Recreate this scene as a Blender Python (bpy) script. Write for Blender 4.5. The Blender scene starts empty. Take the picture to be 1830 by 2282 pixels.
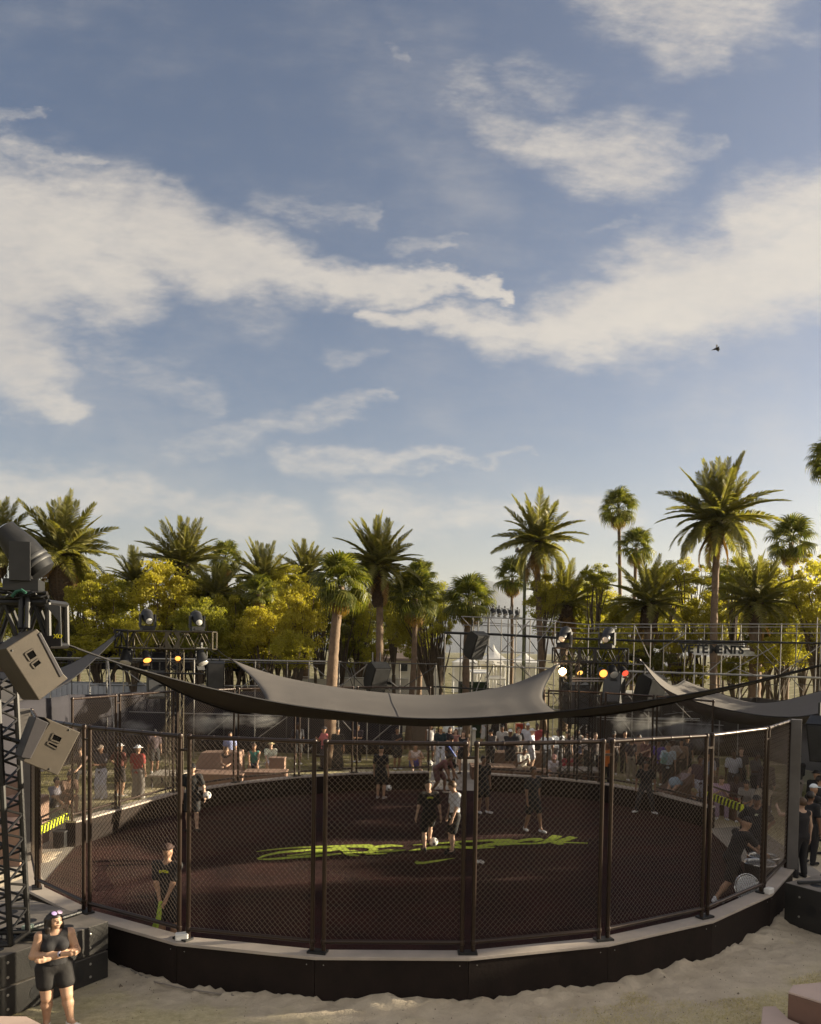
import bpy, math, random
import numpy as np
from mathutils import Vector, Matrix, Euler

random.seed(7); rng = np.random.default_rng(7)
scene = bpy.context.scene
COL = scene.collection

# ------------------------------------------------------------------ camera
CF, CX, YH = 1800.0, 915.0, 1450.0           # focal length and horizon, in pixels of the 1830 x 2282 photograph
PITCH, ROLL = math.radians(-2.0), math.radians(0.9)
CY = YH - CF*math.tan(PITCH)
CAMZ = 5.03
Rv = Vector((1, 0, 0)); Fv = Vector((0, math.cos(PITCH), math.sin(PITCH))); Uv = Vector((0, -math.sin(PITCH), math.cos(PITCH)))
Xc = Rv*math.cos(ROLL)+Uv*math.sin(ROLL); Yc = -Rv*math.sin(ROLL)+Uv*math.cos(ROLL)
cam = bpy.data.cameras.new('camera'); camo = bpy.data.objects.new('camera', cam); COL.objects.link(camo)
M = Matrix.Identity(4)
for i in range(3):
    M[i][0] = Xc[i]; M[i][1] = Yc[i]; M[i][2] = -Fv[i]
M[2][3] = CAMZ
camo.matrix_world = M
cam.sensor_fit = 'HORIZONTAL'; cam.sensor_width = 36; cam.lens = CF/1830*36
cam.shift_x = 0; cam.shift_y = (CY-1141)/1830
cam.clip_start = .1; cam.clip_end = 40000
scene.camera = camo

# ------------------------------------------------------------------ light
SUN_AZ, SUN_EL = math.radians(79), math.radians(12.5)     # azimuth from +y (view direction) towards +x (right)
SDIR = Vector((math.sin(SUN_AZ)*math.cos(SUN_EL), math.cos(SUN_AZ)*math.cos(SUN_EL), math.sin(SUN_EL)))
sl = bpy.data.lights.new('sun', 'SUN'); sl.energy = 5.0; sl.angle = math.radians(.5); sl.color = (1, .86, .62)
so = bpy.data.objects.new('sun', sl); COL.objects.link(so)
so.rotation_euler = SDIR.to_track_quat('Z', 'Y').to_euler()
scene.view_settings.view_transform = 'Standard'; scene.view_settings.look = 'None'
scene.view_settings.gamma = 1; scene.view_settings.use_curve_mapping = False
scene.view_settings.exposure = 1.62
scene.render.engine = 'CYCLES'
cy = scene.cycles
cy.use_denoising = True
cy.max_bounces = 8; cy.diffuse_bounces = 3; cy.glossy_bounces = 3; cy.transmission_bounces = 4; cy.transparent_max_bounces = 8
cy.sample_clamp_indirect = 6; cy.caustics_reflective = False; cy.caustics_refractive = False

def build_world():
    w = bpy.data.worlds.new('World'); scene.world = w; w.use_nodes = True
    nt = w.node_tree; nt.nodes.clear(); N = nt.nodes.new; L = nt.links.new
    out = N('ShaderNodeOutputWorld'); bg = N('ShaderNodeBackground'); bg.inputs['Strength'].default_value = .12
    L(bg.outputs[0], out.inputs[0])
    sky = N('ShaderNodeTexSky'); sky.sky_type = 'NISHITA'; sky.sun_disc = False
    sky.sun_elevation = SUN_EL; sky.sun_rotation = SUN_AZ
    sky.air_density = 1.0; sky.dust_density = 1.2; sky.ozone_density = 2.2
    def math_(op, a, b=None, c=None, clamp=False):
        n = N('ShaderNodeMath'); n.operation = op; n.use_clamp = clamp
        for i, v in enumerate((a, b, c)):
            if v is None: continue
            if isinstance(v, (int, float)): n.inputs[i].default_value = v
            else: L(v, n.inputs[i])
        return n.outputs[0]
    def vec(op, a, b=None, scale=None):
        n = N('ShaderNodeVectorMath'); n.operation = op
        for i, v in enumerate((a, b)):
            if v is None: continue
            if isinstance(v, (tuple, list)): n.inputs[i].default_value = v
            else: L(v, n.inputs[i])
        if scale is not None:
            if isinstance(scale, (int, float)): n.inputs['Scale'].default_value = scale
            else: L(scale, n.inputs['Scale'])
        return n.outputs['Value'] if op in ('DOT_PRODUCT', 'LENGTH', 'DISTANCE') else n.outputs[0]
    tc = N('ShaderNodeTexCoord'); sep = N('ShaderNodeSeparateXYZ'); L(tc.outputs['Generated'], sep.inputs[0])
    X, Y, Z = sep.outputs
    yc = math_('MAXIMUM', Y, .12)
    u = math_('DIVIDE', X, yc); v = math_('DIVIDE', Z, yc)
    # wispy warp
    comb = N('ShaderNodeCombineXYZ'); L(u, comb.inputs[0]); L(v, comb.inputs[1])
    def noise(vecin, scale, detail=6, rough=.55, col=False):
        n = N('ShaderNodeTexNoise'); n.inputs['Scale'].default_value = scale; n.inputs['Detail'].default_value = detail
        n.inputs['Roughness'].default_value = rough; L(vecin, n.inputs['Vector'])
        return n.outputs['Color'] if col else n.outputs['Fac']
    # stretched coordinates running along the streaks of the cirrus
    def streak(ang, sx, sy):
        mp = N('ShaderNodeMapping'); mp.inputs['Rotation'].default_value = (0, 0, ang); mp.inputs['Scale'].default_value = (sx, sy, 1)
        L(comb.outputs[0], mp.inputs['Vector']); return mp.outputs[0]
    st = streak(math.radians(24), 6, 15)
    nbig = noise(comb.outputs[0], 7, 5, .55, True)
    warp = vec('SCALE', vec('SUBTRACT', nbig, (.5, .5, .5)), scale=.075)
    nf = noise(st, 1.6, 9, .62, True)
    warp2 = vec('SCALE', vec('SUBTRACT', nf, (.5, .5, .5)), scale=.075)
    p = vec('ADD', vec('ADD', comb.outputs[0], warp), warp2)
    st2 = noise(streak(math.radians(28), 5, 15), 2.2, 9, .68)
    fine = noise(st, 5.5, 8, .66)
    k = 1.0584
    def UV(x, y): return ((x*k-CX)/CF, (YH-y*k)/CF)
    caps = [(-80, 500, 150, 520, 150, 120, .95), (120, 500, 330, 520, 130, 95, .9), (300, 510, 600, 585, 92, 62, .95), (520, 575, 1040, 622, 58, 10, .95), (-60, 620, 260, 610, 110, 80, .9),
            (760, 655, 1250, 715, 20, 50, .95), (1150, 690, 1420, 640, 66, 100, 1.0), (1380, 620, 1760, 520, 112, 110, 1.0), (1540, 470, 1800, 440, 80, 80, .9), (1020, 712, 1240, 730, 40, 44, .8),
            (-60, 720, 60, 790, 130, 90, .9), (40, 790, 170, 880, 75, 30, .8), (-50, 290, 90, 275, 16, 8, .45), (0, 330, 210, 370, 26, 14, .6), (100, 400, 250, 410, 40, 24, .5),
            (960, 190, 1010, 265, 50, 55, .42), (1010, 265, 1120, 325, 55, 50, .55), (1120, 325, 1340, 365, 58, 62, .72), (1050, 180, 1150, 215, 34, 44, .34), (1300, 300, 1390, 290, 50, 40, .5),
            (1260, 20, 1520, 40, 70, 90, .66), (1380, 110, 1480, 130, 60, 36, .6), (380, 965, 560, 910, 34, 34, .42),
            (560, 900, 800, 862, 30, 14, .5), (570, 990, 950, 962, 24, 14, .56), (950, 962, 1100, 955, 12, 6, .42),
            (-100, 1030, 300, 1060, 62, 50, .7), (300, 1060, 640, 1120, 46, 30, .6), (740, 1060, 900, 1090, 50, 56, .6), (950, 1080, 1300, 1080, 36, 40, .62),
            (540, 440, 790, 485, 30, 16, .4), (690, 760, 790, 755, 20, 12, .36), (200, 760, 430, 850, 62, 40, .36), (480, 650, 560, 690, 60, 50, .3),
            (800, 143, 825, 148, 12, 10, .4), (840, 540, 960, 535, 18, 10, .4), (1560, 90, 1700, 100, 30, 12, .34), (1400, 320, 1500, 290, 30, 12, .34), (340, 410, 380, 425, 26, 18, .5), (1235, 485, 1310, 480, 14, 8, .36)]
    field = None
    for (x0, y0, x1, y1, r0, r1, dens) in caps:
        a = UV(x0, y0); b = UV(x1, y1); ba = (b[0]-a[0], b[1]-a[1], 0); l2 = ba[0]**2+ba[1]**2
        pa = vec('SUBTRACT', p, (a[0], a[1], 0))
        h = math_('MULTIPLY', vec('DOT_PRODUCT', pa, ba), 1/l2, clamp=True)
        d = vec('LENGTH', vec('MULTIPLY', vec('SUBTRACT', pa, vec('SCALE', ba, scale=h)), (1, 1, 0)))
        r = math_('MULTIPLY_ADD', h, (r1-r0)*k/CF, r0*k/CF)
        q = math_('MULTIPLY_ADD', math_('DIVIDE', d, r), -.78, 1.3)
        q = math_('MULTIPLY', math_('MINIMUM', math_('MAXIMUM', q, 0), 1), dens)
        field = q if field is None else math_('MAXIMUM', field, q)
    # thin streaky erosion
    er = math_('MULTIPLY_ADD', st2, 1.15, -.56)
    er2 = math_('MULTIPLY_ADD', fine, 1.2, -.6)
    amp = math_('MULTIPLY', math_('MULTIPLY', field, math_('SUBTRACT', 1.12, field)), 2.3)
    tot = math_('ADD', field, math_('MULTIPLY', math_('ADD', er, er2), amp))
    mr = N('ShaderNodeMapRange'); mr.interpolation_type = 'SMOOTHSTEP'; L(tot, mr.inputs[0])
    mr.inputs[1].default_value = .0; mr.inputs[2].default_value = 1.25
    # a thin uneven veil over the whole sky
    vl = N('ShaderNodeMapRange'); vl.interpolation_type = 'SMOOTHSTEP'; L(math_('MULTIPLY', noise(comb.outputs[0], 2.6, 7, .6), math_('MULTIPLY_ADD', st2, .7, .65)), vl.inputs[0])
    vl.inputs[1].default_value = .42; vl.inputs[2].default_value = .85; vl.inputs[4].default_value = .35
    mrv = math_('MAXIMUM', mr.outputs[0], vl.outputs[0])
    front = math_('MULTIPLY', mrv, math_('MULTIPLY_ADD', Y, 6, -.9, clamp=True))
    # cloud out of view, made denser to brighten the shaded ground
    sp = N('ShaderNodeMapping'); sp.inputs['Scale'].default_value = (1.4, 1.4, 3.6); L(tc.outputs['Generated'], sp.inputs['Vector'])
    nb = noise(sp.outputs[0], 1.7, 8, .6)
    mb = N('ShaderNodeMapRange'); mb.interpolation_type = 'SMOOTHSTEP'; L(nb, mb.inputs[0])
    mb.inputs[1].default_value = .34; mb.inputs[2].default_value = .58
    back = math_('MULTIPLY', mb.outputs[0], math_('MULTIPLY_ADD', Y, -3.2, 1.2, clamp=True))
    mask = math_('MULTIPLY', math_('MAXIMUM', front, back), .88)
    # haze towards the horizon
    hz = math_('POWER', math_('SUBTRACT', 1, math_('MINIMUM', math_('MAXIMUM', math_('MULTIPLY', Z, 3.4), 0), 1)), 2.0)
    def mix(f, a, b):
        n = N('ShaderNodeMix'); n.data_type = 'RGBA'
        if isinstance(f, (int, float)): n.inputs[0].default_value = f
        else: L(f, n.inputs[0])
        for i, vv in ((6, a), (7, b)):
            if isinstance(vv, tuple): n.inputs[i].default_value = (*vv, 1)
            else: L(vv, n.inputs[i])
        return n.outputs[2]
    tint = N('ShaderNodeMix'); tint.data_type = 'RGBA'; tint.blend_type = 'MULTIPLY'; tint.inputs[0].default_value = 1
    L(sky.outputs[0], tint.inputs[6]); tint.inputs[7].default_value = SKY_TINT
    base = mix(math_('MULTIPLY', hz, .62), tint.outputs[2], CLOUD_HAZE)
    # clouds: cream with faint grey-mauve hearts
    shade = noise(comb.outputs[0], 4.5, 5, .6)
    sh = N('ShaderNodeMapRange'); L(shade, sh.inputs[0]); sh.inputs[1].default_value = .42; sh.inputs[2].default_value = .66
    ccol = mix(math_('MULTIPLY', sh.outputs[0], .45), CLOUD_A, CLOUD_B)
    L(mix(mask, base, ccol), bg.inputs['Color'])
    w.cycles.sampling_method = 'MANUAL'; w.cycles.sample_map_resolution = 1024
SKY_TINT = (.47, .38, .36, 1)
CLOUD_A, CLOUD_B, CLOUD_HAZE = (2.12, 1.93, 1.66), (1.62, 1.49, 1.34), (1.9, 1.83, 1.62)
build_world()

# ------------------------------------------------------------------ helpers
def ray(px, py):
    x = (px-CX)/CF; z = -(py-CY)/CF
    return Xc*x+Yc*z+Fv
def at(px, py, d):
    """the point seen there at distance d along +y"""
    r = ray(px, py); return Vector((0, 0, CAMZ))+r*(d/r.y)
def gz(px, py, z=0.0):
    """the point seen there on the level z"""
    r = ray(px, py); return Vector((0, 0, CAMZ))+r*((z-CAMZ)/r.z)

MATS = {}
def mat(name, color, rough=.7, metal=0, var=.0, scale=6, bump=0, bscale=40, spec=.5, color2=None, coat=0):
    if name in MATS: return MATS[name]
    m = bpy.data.materials.new(name); m.use_nodes = True; MATS[name] = m
    nt = m.node_tree; b = nt.nodes['Principled BSDF']; N = nt.nodes.new; L = nt.links.new
    b.inputs['Roughness'].default_value = rough; b.inputs['Metallic'].default_value = metal
    b.inputs['Specular IOR Level'].default_value = spec
    if coat: b.inputs['Coat Weight'].default_value = coat
    c = Vector(color)
    if var or color2:
        tc = N('ShaderNodeTexCoord')
        n = N('ShaderNodeTexNoise'); n.inputs['Scale'].default_value = scale; n.inputs['Detail'].default_value = 7; n.inputs['Roughness'].default_value = .62
        L(tc.outputs['Object'], n.inputs['Vector'])
        r = N('ShaderNodeValToRGB')
        c2 = Vector(color2) if color2 else c*(1+var)
        r.color_ramp.elements[0].position = .3; r.color_ramp.elements[1].position = .7
        r.color_ramp.elements[0].color = (*(c*(1-var)), 1); r.color_ramp.elements[1].color = (*c2, 1)
        L(n.outputs['Fac'], r.inputs[0]); L(r.outputs[0], b.inputs['Base Color'])
        rr = N('ShaderNodeMapRange'); L(n.outputs['Fac'], rr.inputs[0]); rr.inputs[3].default_value = max(0, rough-.12); rr.inputs[4].default_value = min(1, rough+.12)
        L(rr.outputs[0], b.inputs['Roughness'])
    else:
        b.inputs['Base Color'].default_value = (*c, 1)
    if bump:
        tc = N('ShaderNodeTexCoord')
        n = N('ShaderNodeTexNoise'); n.inputs['Scale'].default_value = bscale; n.inputs['Detail'].default_value = 5
        L(tc.outputs['Object'], n.inputs['Vector'])
        bp = N('ShaderNodeBump'); bp.inputs['Strength'].default_value = bump; bp.inputs['Distance'].default_value = .02
        L(n.outputs['Fac'], bp.inputs['Height']); L(bp.outputs[0], b.inputs['Normal'])
    return m
def glow(name, color, strength):
    if name in MATS: return MATS[name]
    m = mat(name, color, .4); b = m.node_tree.nodes['Principled BSDF']
    b.inputs['Emission Color'].default_value = (*color, 1); b.inputs['Emission Strength'].default_value = strength
    return m
def leafmat(name, c1, c2, trans=.45, rough=.6):
    m = bpy.data.materials.new(name); m.use_nodes = True; nt = m.node_tree; nt.nodes.clear(); N = nt.nodes.new; L = nt.links.new
    out = N('ShaderNodeOutputMaterial'); d = N('ShaderNodeBsdfPrincipled'); t = N('ShaderNodeBsdfTranslucent'); mx = N('ShaderNodeMixShader')
    g = N('ShaderNodeNewGeometry'); r = N('ShaderNodeValToRGB'); L(g.outputs['Random Per Island'], r.inputs[0])
    r.color_ramp.elements[0].color = (*c1, 1); r.color_ramp.elements[1].color = (*c2, 1)
    d.inputs['Roughness'].default_value = rough; d.inputs['Specular IOR Level'].default_value = .3
    tint = N('ShaderNodeMix'); tint.data_type = 'RGBA'; tint.blend_type = 'MULTIPLY'; tint.inputs[0].default_value = 1
    L(r.outputs[0], tint.inputs[6]); tint.inputs[7].default_value = (1.35, 1.35, .5, 1)
    L(r.outputs[0], d.inputs['Base Color']); L(tint.outputs[2], t.inputs['Color'])
    mx.inputs[0].default_value = trans; L(d.outputs[0], mx.inputs[1]); L(t.outputs[0], mx.inputs[2]); L(mx.outputs[0], out.inputs[0])
    MATS[name] = m; return m

class MB:
    def __init__(s): s.v = []; s.f = []; s.n = 0
    def add(s, v, f):
        s.v.extend([tuple(x) for x in v]); s.f.extend([tuple(i+s.n for i in q) for q in f]); s.n = len(s.v); return s
    def box(s, c, size, R=None):
        hx, hy, hz = size[0]/2, size[1]/2, size[2]/2
        v = [Vector((x, y, z)) for x in (-hx, hx) for y in (-hy, hy) for z in (-hz, hz)]
        if R is not None: v = [R @ p for p in v]
        c = Vector(c); v = [p+c for p in v]
        return s.add(v, [(0, 1, 3, 2), (4, 6, 7, 5), (0, 4, 5, 1), (2, 3, 7, 6), (0, 2, 6, 4), (1, 5, 7, 3)])
    def bar(s, p, q, w, h, up=Vector((0, 0, 1))):
        p = Vector(p); q = Vector(q); d = q-p; l = d.length; y = d.normalized()
        x = y.cross(up)
        if x.length < 1e-4: x = Vector((1, 0, 0))
        x.normalize(); z = x.cross(y)
        return s.box((p+q)/2, (w, l, h), Matrix((x, y, z)).transposed())
    def tube(s, pts, r, n=8, cap=True):
        pts = [Vector(p) for p in pts]
        if isinstance(r, (int, float)): r = [r]*len(pts)
        v = []; f = []; prev = None
        for i, p in enumerate(pts):
            t = (pts[min(i+1, len(pts)-1)]-pts[max(i-1, 0)]).normalized()
            if prev is None:
                a = t.orthogonal().normalized()
            else:
                a = (prev-t*prev.dot(t))
                a = a.normalized() if a.length > 1e-5 else t.orthogonal().normalized()
            prev = a; b = t.cross(a)
            for k in range(n):
                an = 2*math.pi*k/n; v.append(p+(a*math.cos(an)+b*math.sin(an))*r[i])
        for i in range(len(pts)-1):
            for k in range(n):
                f.append((i*n+k, i*n+(k+1) % n, (i+1)*n+(k+1) % n, (i+1)*n+k))
        if cap:
            f.append(tuple(reversed(range(n)))); f.append(tuple(range((len(pts)-1)*n, len(pts)*n)))
        return s.add(v, f)
    def lathe(s, prof, n=16, c=(0, 0, 0), R=None):
        """profile of (radius, height) turned about z"""
        v = []; f = []; c = Vector(c)
        for (r, z) in prof:
            for k in range(n):
                a = 2*math.pi*k/n; p = Vector((r*math.cos(a), r*math.sin(a), z))
                v.append((R @ p if R is not None else p)+c)
        for i in range(len(prof)-1):
            for k in range(n):
                f.append((i*n+k, i*n+(k+1) % n, (i+1)*n+(k+1) % n, (i+1)*n+k))
        f.append(tuple(reversed(range(n)))); f.append(tuple(range((len(prof)-1)*n, len(prof)*n)))
        return s.add(v, f)
    def prism(s, poly, off):
        """polygon (3D points) pushed along off"""
        n = len(poly); off = Vector(off); a = [Vector(p) for p in poly]
        return s.add(a+[p+off for p in a], [tuple(range(n)), tuple(reversed(range(n, 2*n)))]+[(i, i+n, (i+1) % n+n, (i+1) % n) for i in range(n)])
    def mesh(s, name, m, smooth=False, fix=True):
        me = bpy.data.meshes.new(name); me.from_pydata(s.v, [], s.f)
        if fix:
            import bmesh
            bm = bmesh.new(); bm.from_mesh(me); bmesh.ops.recalc_face_normals(bm, faces=bm.faces); bm.to_mesh(me); bm.free()
        if m: me.materials.append(m)
        if smooth:
            me.polygons.foreach_set('use_smooth', [True]*len(me.polygons))
            try: me.set_sharp_from_angle(angle=math.radians(40))
            except Exception: pass
        me.update(); return me
    def build(s, name, m, parent=None, smooth=False, bevel=0, fix=True):
        o = bpy.data.objects.new(name, s.mesh(name, m, smooth, fix)); COL.objects.link(o)
        if parent is not None:
            o.parent = parent; o.matrix_parent_inverse = pinv(parent)
        if bevel:
            b = o.modifiers.new('bevel', 'BEVEL'); b.width = bevel; b.segments = 2; b.limit_method = 'ANGLE'
        return o
def pinv(p):
    """inverse of a parent's world matrix, before any depsgraph update"""
    return wm(p).inverted()
def wm(o):
    m = o.matrix_basis.copy()
    if o.parent: m = wm(o.parent) @ o.matrix_parent_inverse @ m
    return m
def tag(o, label=None, cat=None, group=None, kind=None):
    if label: o['label'] = label
    if cat: o['category'] = cat
    if group: o['group'] = group
    if kind: o['kind'] = kind
    return o
def thing(name, label, cat, loc=(0, 0, 0), rz=0, group=None, scale=1):
    o = bpy.data.objects.new(name, None); COL.objects.link(o); o.empty_display_size = .2
    o.location = loc; o.rotation_euler = (0, 0, rz); o.scale = (scale,)*3
    return tag(o, label, cat, group)
def inst(name, me, parent=None, M4=None, m=None):
    """object sharing mesh data, placed by a matrix relative to its parent"""
    o = bpy.data.objects.new(name, me); COL.objects.link(o)
    if parent is not None: o.parent = parent
    if M4 is not None: o.matrix_basis = M4
    if m is not None and len(o.material_slots):
        o.material_slots[0].link = 'OBJECT'; o.material_slots[0].material = m
    return o
_cyl = {}
def pole(parent, name, p, q, r, m, n=8):
    """a straight round pole as an object of its own; p and q are world points"""
    key = (m.name, n)
    if key not in _cyl:
        _cyl[key] = MB().tube([(0, 0, 0), (0, 0, 1)], 1.0, n).mesh('pole', m, True)
    p = Vector(p); q = Vector(q); d = q-p; z = d.normalized(); x = z.orthogonal().normalized(); y = z.cross(x)
    Mw = Matrix(((x.x*r, y.x*r, d.x, p.x), (x.y*r, y.y*r, d.y, p.y), (x.z*r, y.z*r, d.z, p.z), (0, 0, 0, 1)))
    o = bpy.data.objects.new(name, _cyl[key]); COL.objects.link(o)
    if parent is not None:
        o.parent = parent; o.matrix_basis = wm(parent).inverted() @ Mw
    else: o.matrix_basis = Mw
    return o
def copy_tree(o, parent=None):
    c = o.copy(); COL.objects.link(c)
    if parent is not None: c.parent = parent
    for ch in [x for x in o.children]: copy_tree(ch, c)
    return c
def frame(y, up=Vector((0, 0, 1))):
    """rotation whose y axis is y and whose z axis is as near up as it can be"""
    y = Vector(y).normalized(); x = y.cross(up).normalized(); z = x.cross(y)
    return Matrix((x, y, z)).transposed()
PC = Vector((.33, 20.36, 0)); RIM = .65; PR = 8.8
steel = mat('bronze_coated_steel', (.036, .022, .016), .33, .35, var=.25, scale=9)
wire = mat('coated_wire', (.20, .155, .12), .30, .65)
grey_steel = mat('grey_column_paint', (.16, .145, .135), .5, .1, var=.15, scale=3)
coping_m = mat('pale_coping_board', (.44, .38, .33), .65, var=.14, scale=2.2, bump=.1)
ply = mat('dark_stained_ply', (.017, .011, .009), .75, var=.35, scale=2.2, bump=.2, bscale=18, spec=.2)
concrete = mat('pale_concrete', (.30, .27, .235), .85, var=.16, scale=1.8, bump=.2, bscale=30)
black = mat('matt_black', (.012, .012, .013), .5, var=.3, scale=8)
blackcloth = mat('black_cloth', (.012, .011, .014), .85)
dark_grey = mat('dark_grey_paint', (.05, .05, .052), .5, var=.2)
white = mat('white_paint', (.75, .74, .72), .5, var=.05)
galv = mat('galvanised_pipe', (.30, .285, .27), .42, .65, var=.2, scale=5)
dull_galv = mat('weathered_pipe', (.09, .085, .08), .5, .5, var=.25, scale=5)

near_px = [(70, 1916), (82, 1979), (192, 2033), (408, 2093), (708, 2123), (1042, 2125), (1345, 2095), (1571, 2045), (1700, 1988), (1751, 1933)]
farl_px = [(159, 1830), (262, 1801), (389, 1765), (525, 1744), (661, 1730), (789, 1722), (957, 1719)]
farr_px = [(1083, 1723), (1214, 1731), (1341, 1744), (1456, 1764), (1585, 1797)]
NEAR = [gz(x, y, RIM) for x, y in near_px]; FARL = [gz(x, y, RIM) for x, y in farl_px]; FARR = [gz(x, y, RIM) for x, y in farr_px]
LOOP = NEAR+FARR[::-1]+FARL[::-1]          # anticlockwise seen from above
def outward(p):
    d = Vector((p.x-PC.x, p.y-PC.y, 0)); return d.normalized()
def inside_pit(x, y, grow=0):
    x = np.asarray(x, float); y = np.asarray(y, float); n = len(LOOP); c = np.zeros(x.shape, bool); j = n-1
    for i in range(n):
        a = LOOP[i]+outward(LOOP[i])*grow; b = LOOP[j]+outward(LOOP[j])*grow
        if abs(b.y-a.y) > 1e-9:
            c ^= ((a.y > y) != (b.y > y)) & (x < (b.x-a.x)*(y-a.y)/(b.y-a.y)+a.x)
        j = i
    return c
def near_wall_dist(x, y):
    x = np.asarray(x, float); y = np.asarray(y, float); best = np.full(x.shape, 9e9)
    for a, b in zip(NEAR[1:], NEAR[2:]):
        oa = outward(a)*.19; ob = outward(b)*.19
        ax, ay, bx, by = a.x+oa.x, a.y+oa.y, b.x+ob.x, b.y+ob.y
        l2 = (bx-ax)**2+(by-ay)**2; t = np.clip(((x-ax)*(bx-ax)+(y-ay)*(by-ay))/l2, 0, 1)
        best = np.minimum(best, np.hypot(x-ax-t*(bx-ax), y-ay-t*(by-ay)))
    return best
def vn(x, y, seed=0):
    """smooth noise, about -1 to 1"""
    x = np.asarray(x, float)+seed*17.3; y = np.asarray(y, float)-seed*9.7; xi = np.floor(x).astype(np.int64); yi = np.floor(y).astype(np.int64)
    fx = x-xi; fy = y-yi; fx = fx*fx*(3-2*fx); fy = fy*fy*(3-2*fy)
    def h(a, b):
        n = (a*374761393+b*668265263+seed*1442695041) & 0x7fffffff; n = ((n ^ (n >> 13))*1274126177) & 0x7fffffff
        return ((n ^ (n >> 16)) & 0xffff)/32767.5-1
    return (h(xi, yi)*(1-fx)+h(xi+1, yi)*fx)*(1-fy)+(h(xi, yi+1)*(1-fx)+h(xi+1, yi+1)*fx)*fy

# ------------------------------------------------------------------ ground
def ground_height(x, y):
    x = np.asarray(x, float); y = np.asarray(y, float); d = near_wall_dist(x, y)
    n = vn(x*1.3, y*1.3, 1); n2 = vn(x*4.2, y*4.2, 2); n3 = vn(x*11, y*11, 3)
    sandy = np.exp(-(d/.95)**2)
    z = .02*n+.010*n2+.004*n3+sandy*(.015*np.abs(n2)+.009*n3+.007*vn(x*23, y*23, 4))
    z += np.exp(-(d/.22)**2)*(.05+.05*n+.035*n2+.03*n3+.015*vn(x*23, y*23, 4))
    return np.where((y < 19) & (np.abs(x) < 11), np.maximum(z, -.03), 0)
def axis(segs):
    out = []
    for a, b, s in segs:
        n = max(1, int(round((b-a)/s))); out += [a+(b-a)*i/n for i in range(n)]
    out.append(segs[-1][1]); return out
gx = [-12000, -6000, -3000, -1500, -800, -400, -200, -120, -80, -60]+axis([(-45, -24, 3), (-24, -9, 1), (-9, 9.6, .085), (9.6, 24, 1), (24, 48, 3)])+[60, 80, 120, 200, 400, 800, 1500, 3000, 6000, 12000]
gy = [-600, -200, -80, -40, -20]+axis([(-10, 9, 1.5), (9, 16.5, .065), (16.5, 40, .8), (40, 80, 4)])+[100, 150, 220, 400, 800, 1600, 3200, 6400, 13000]
GX, GY = np.meshgrid(np.array(gx, float), np.array(gy, float))
GZ = np.where(inside_pit(GX, GY, .05), -.12, ground_height(GX, GY))
gv = np.stack([GX, GY, GZ], -1).reshape(-1, 3).tolist()
nx = len(gx)
gf = [(j*nx+i, j*nx+i+1, (j+1)*nx+i+1, (j+1)*nx+i) for j in range(len(gy)-1) for i in range(nx-1)]
gm = bpy.data.meshes.new('ground'); gm.from_pydata(gv, [], gf); gm.polygons.foreach_set('use_smooth', [True]*len(gf))
ground = bpy.data.objects.new('ground', gm); COL.objects.link(ground); tag(ground, 'sandy ground with dry straw-coloured grass around the pit', None, kind='structure')
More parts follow.
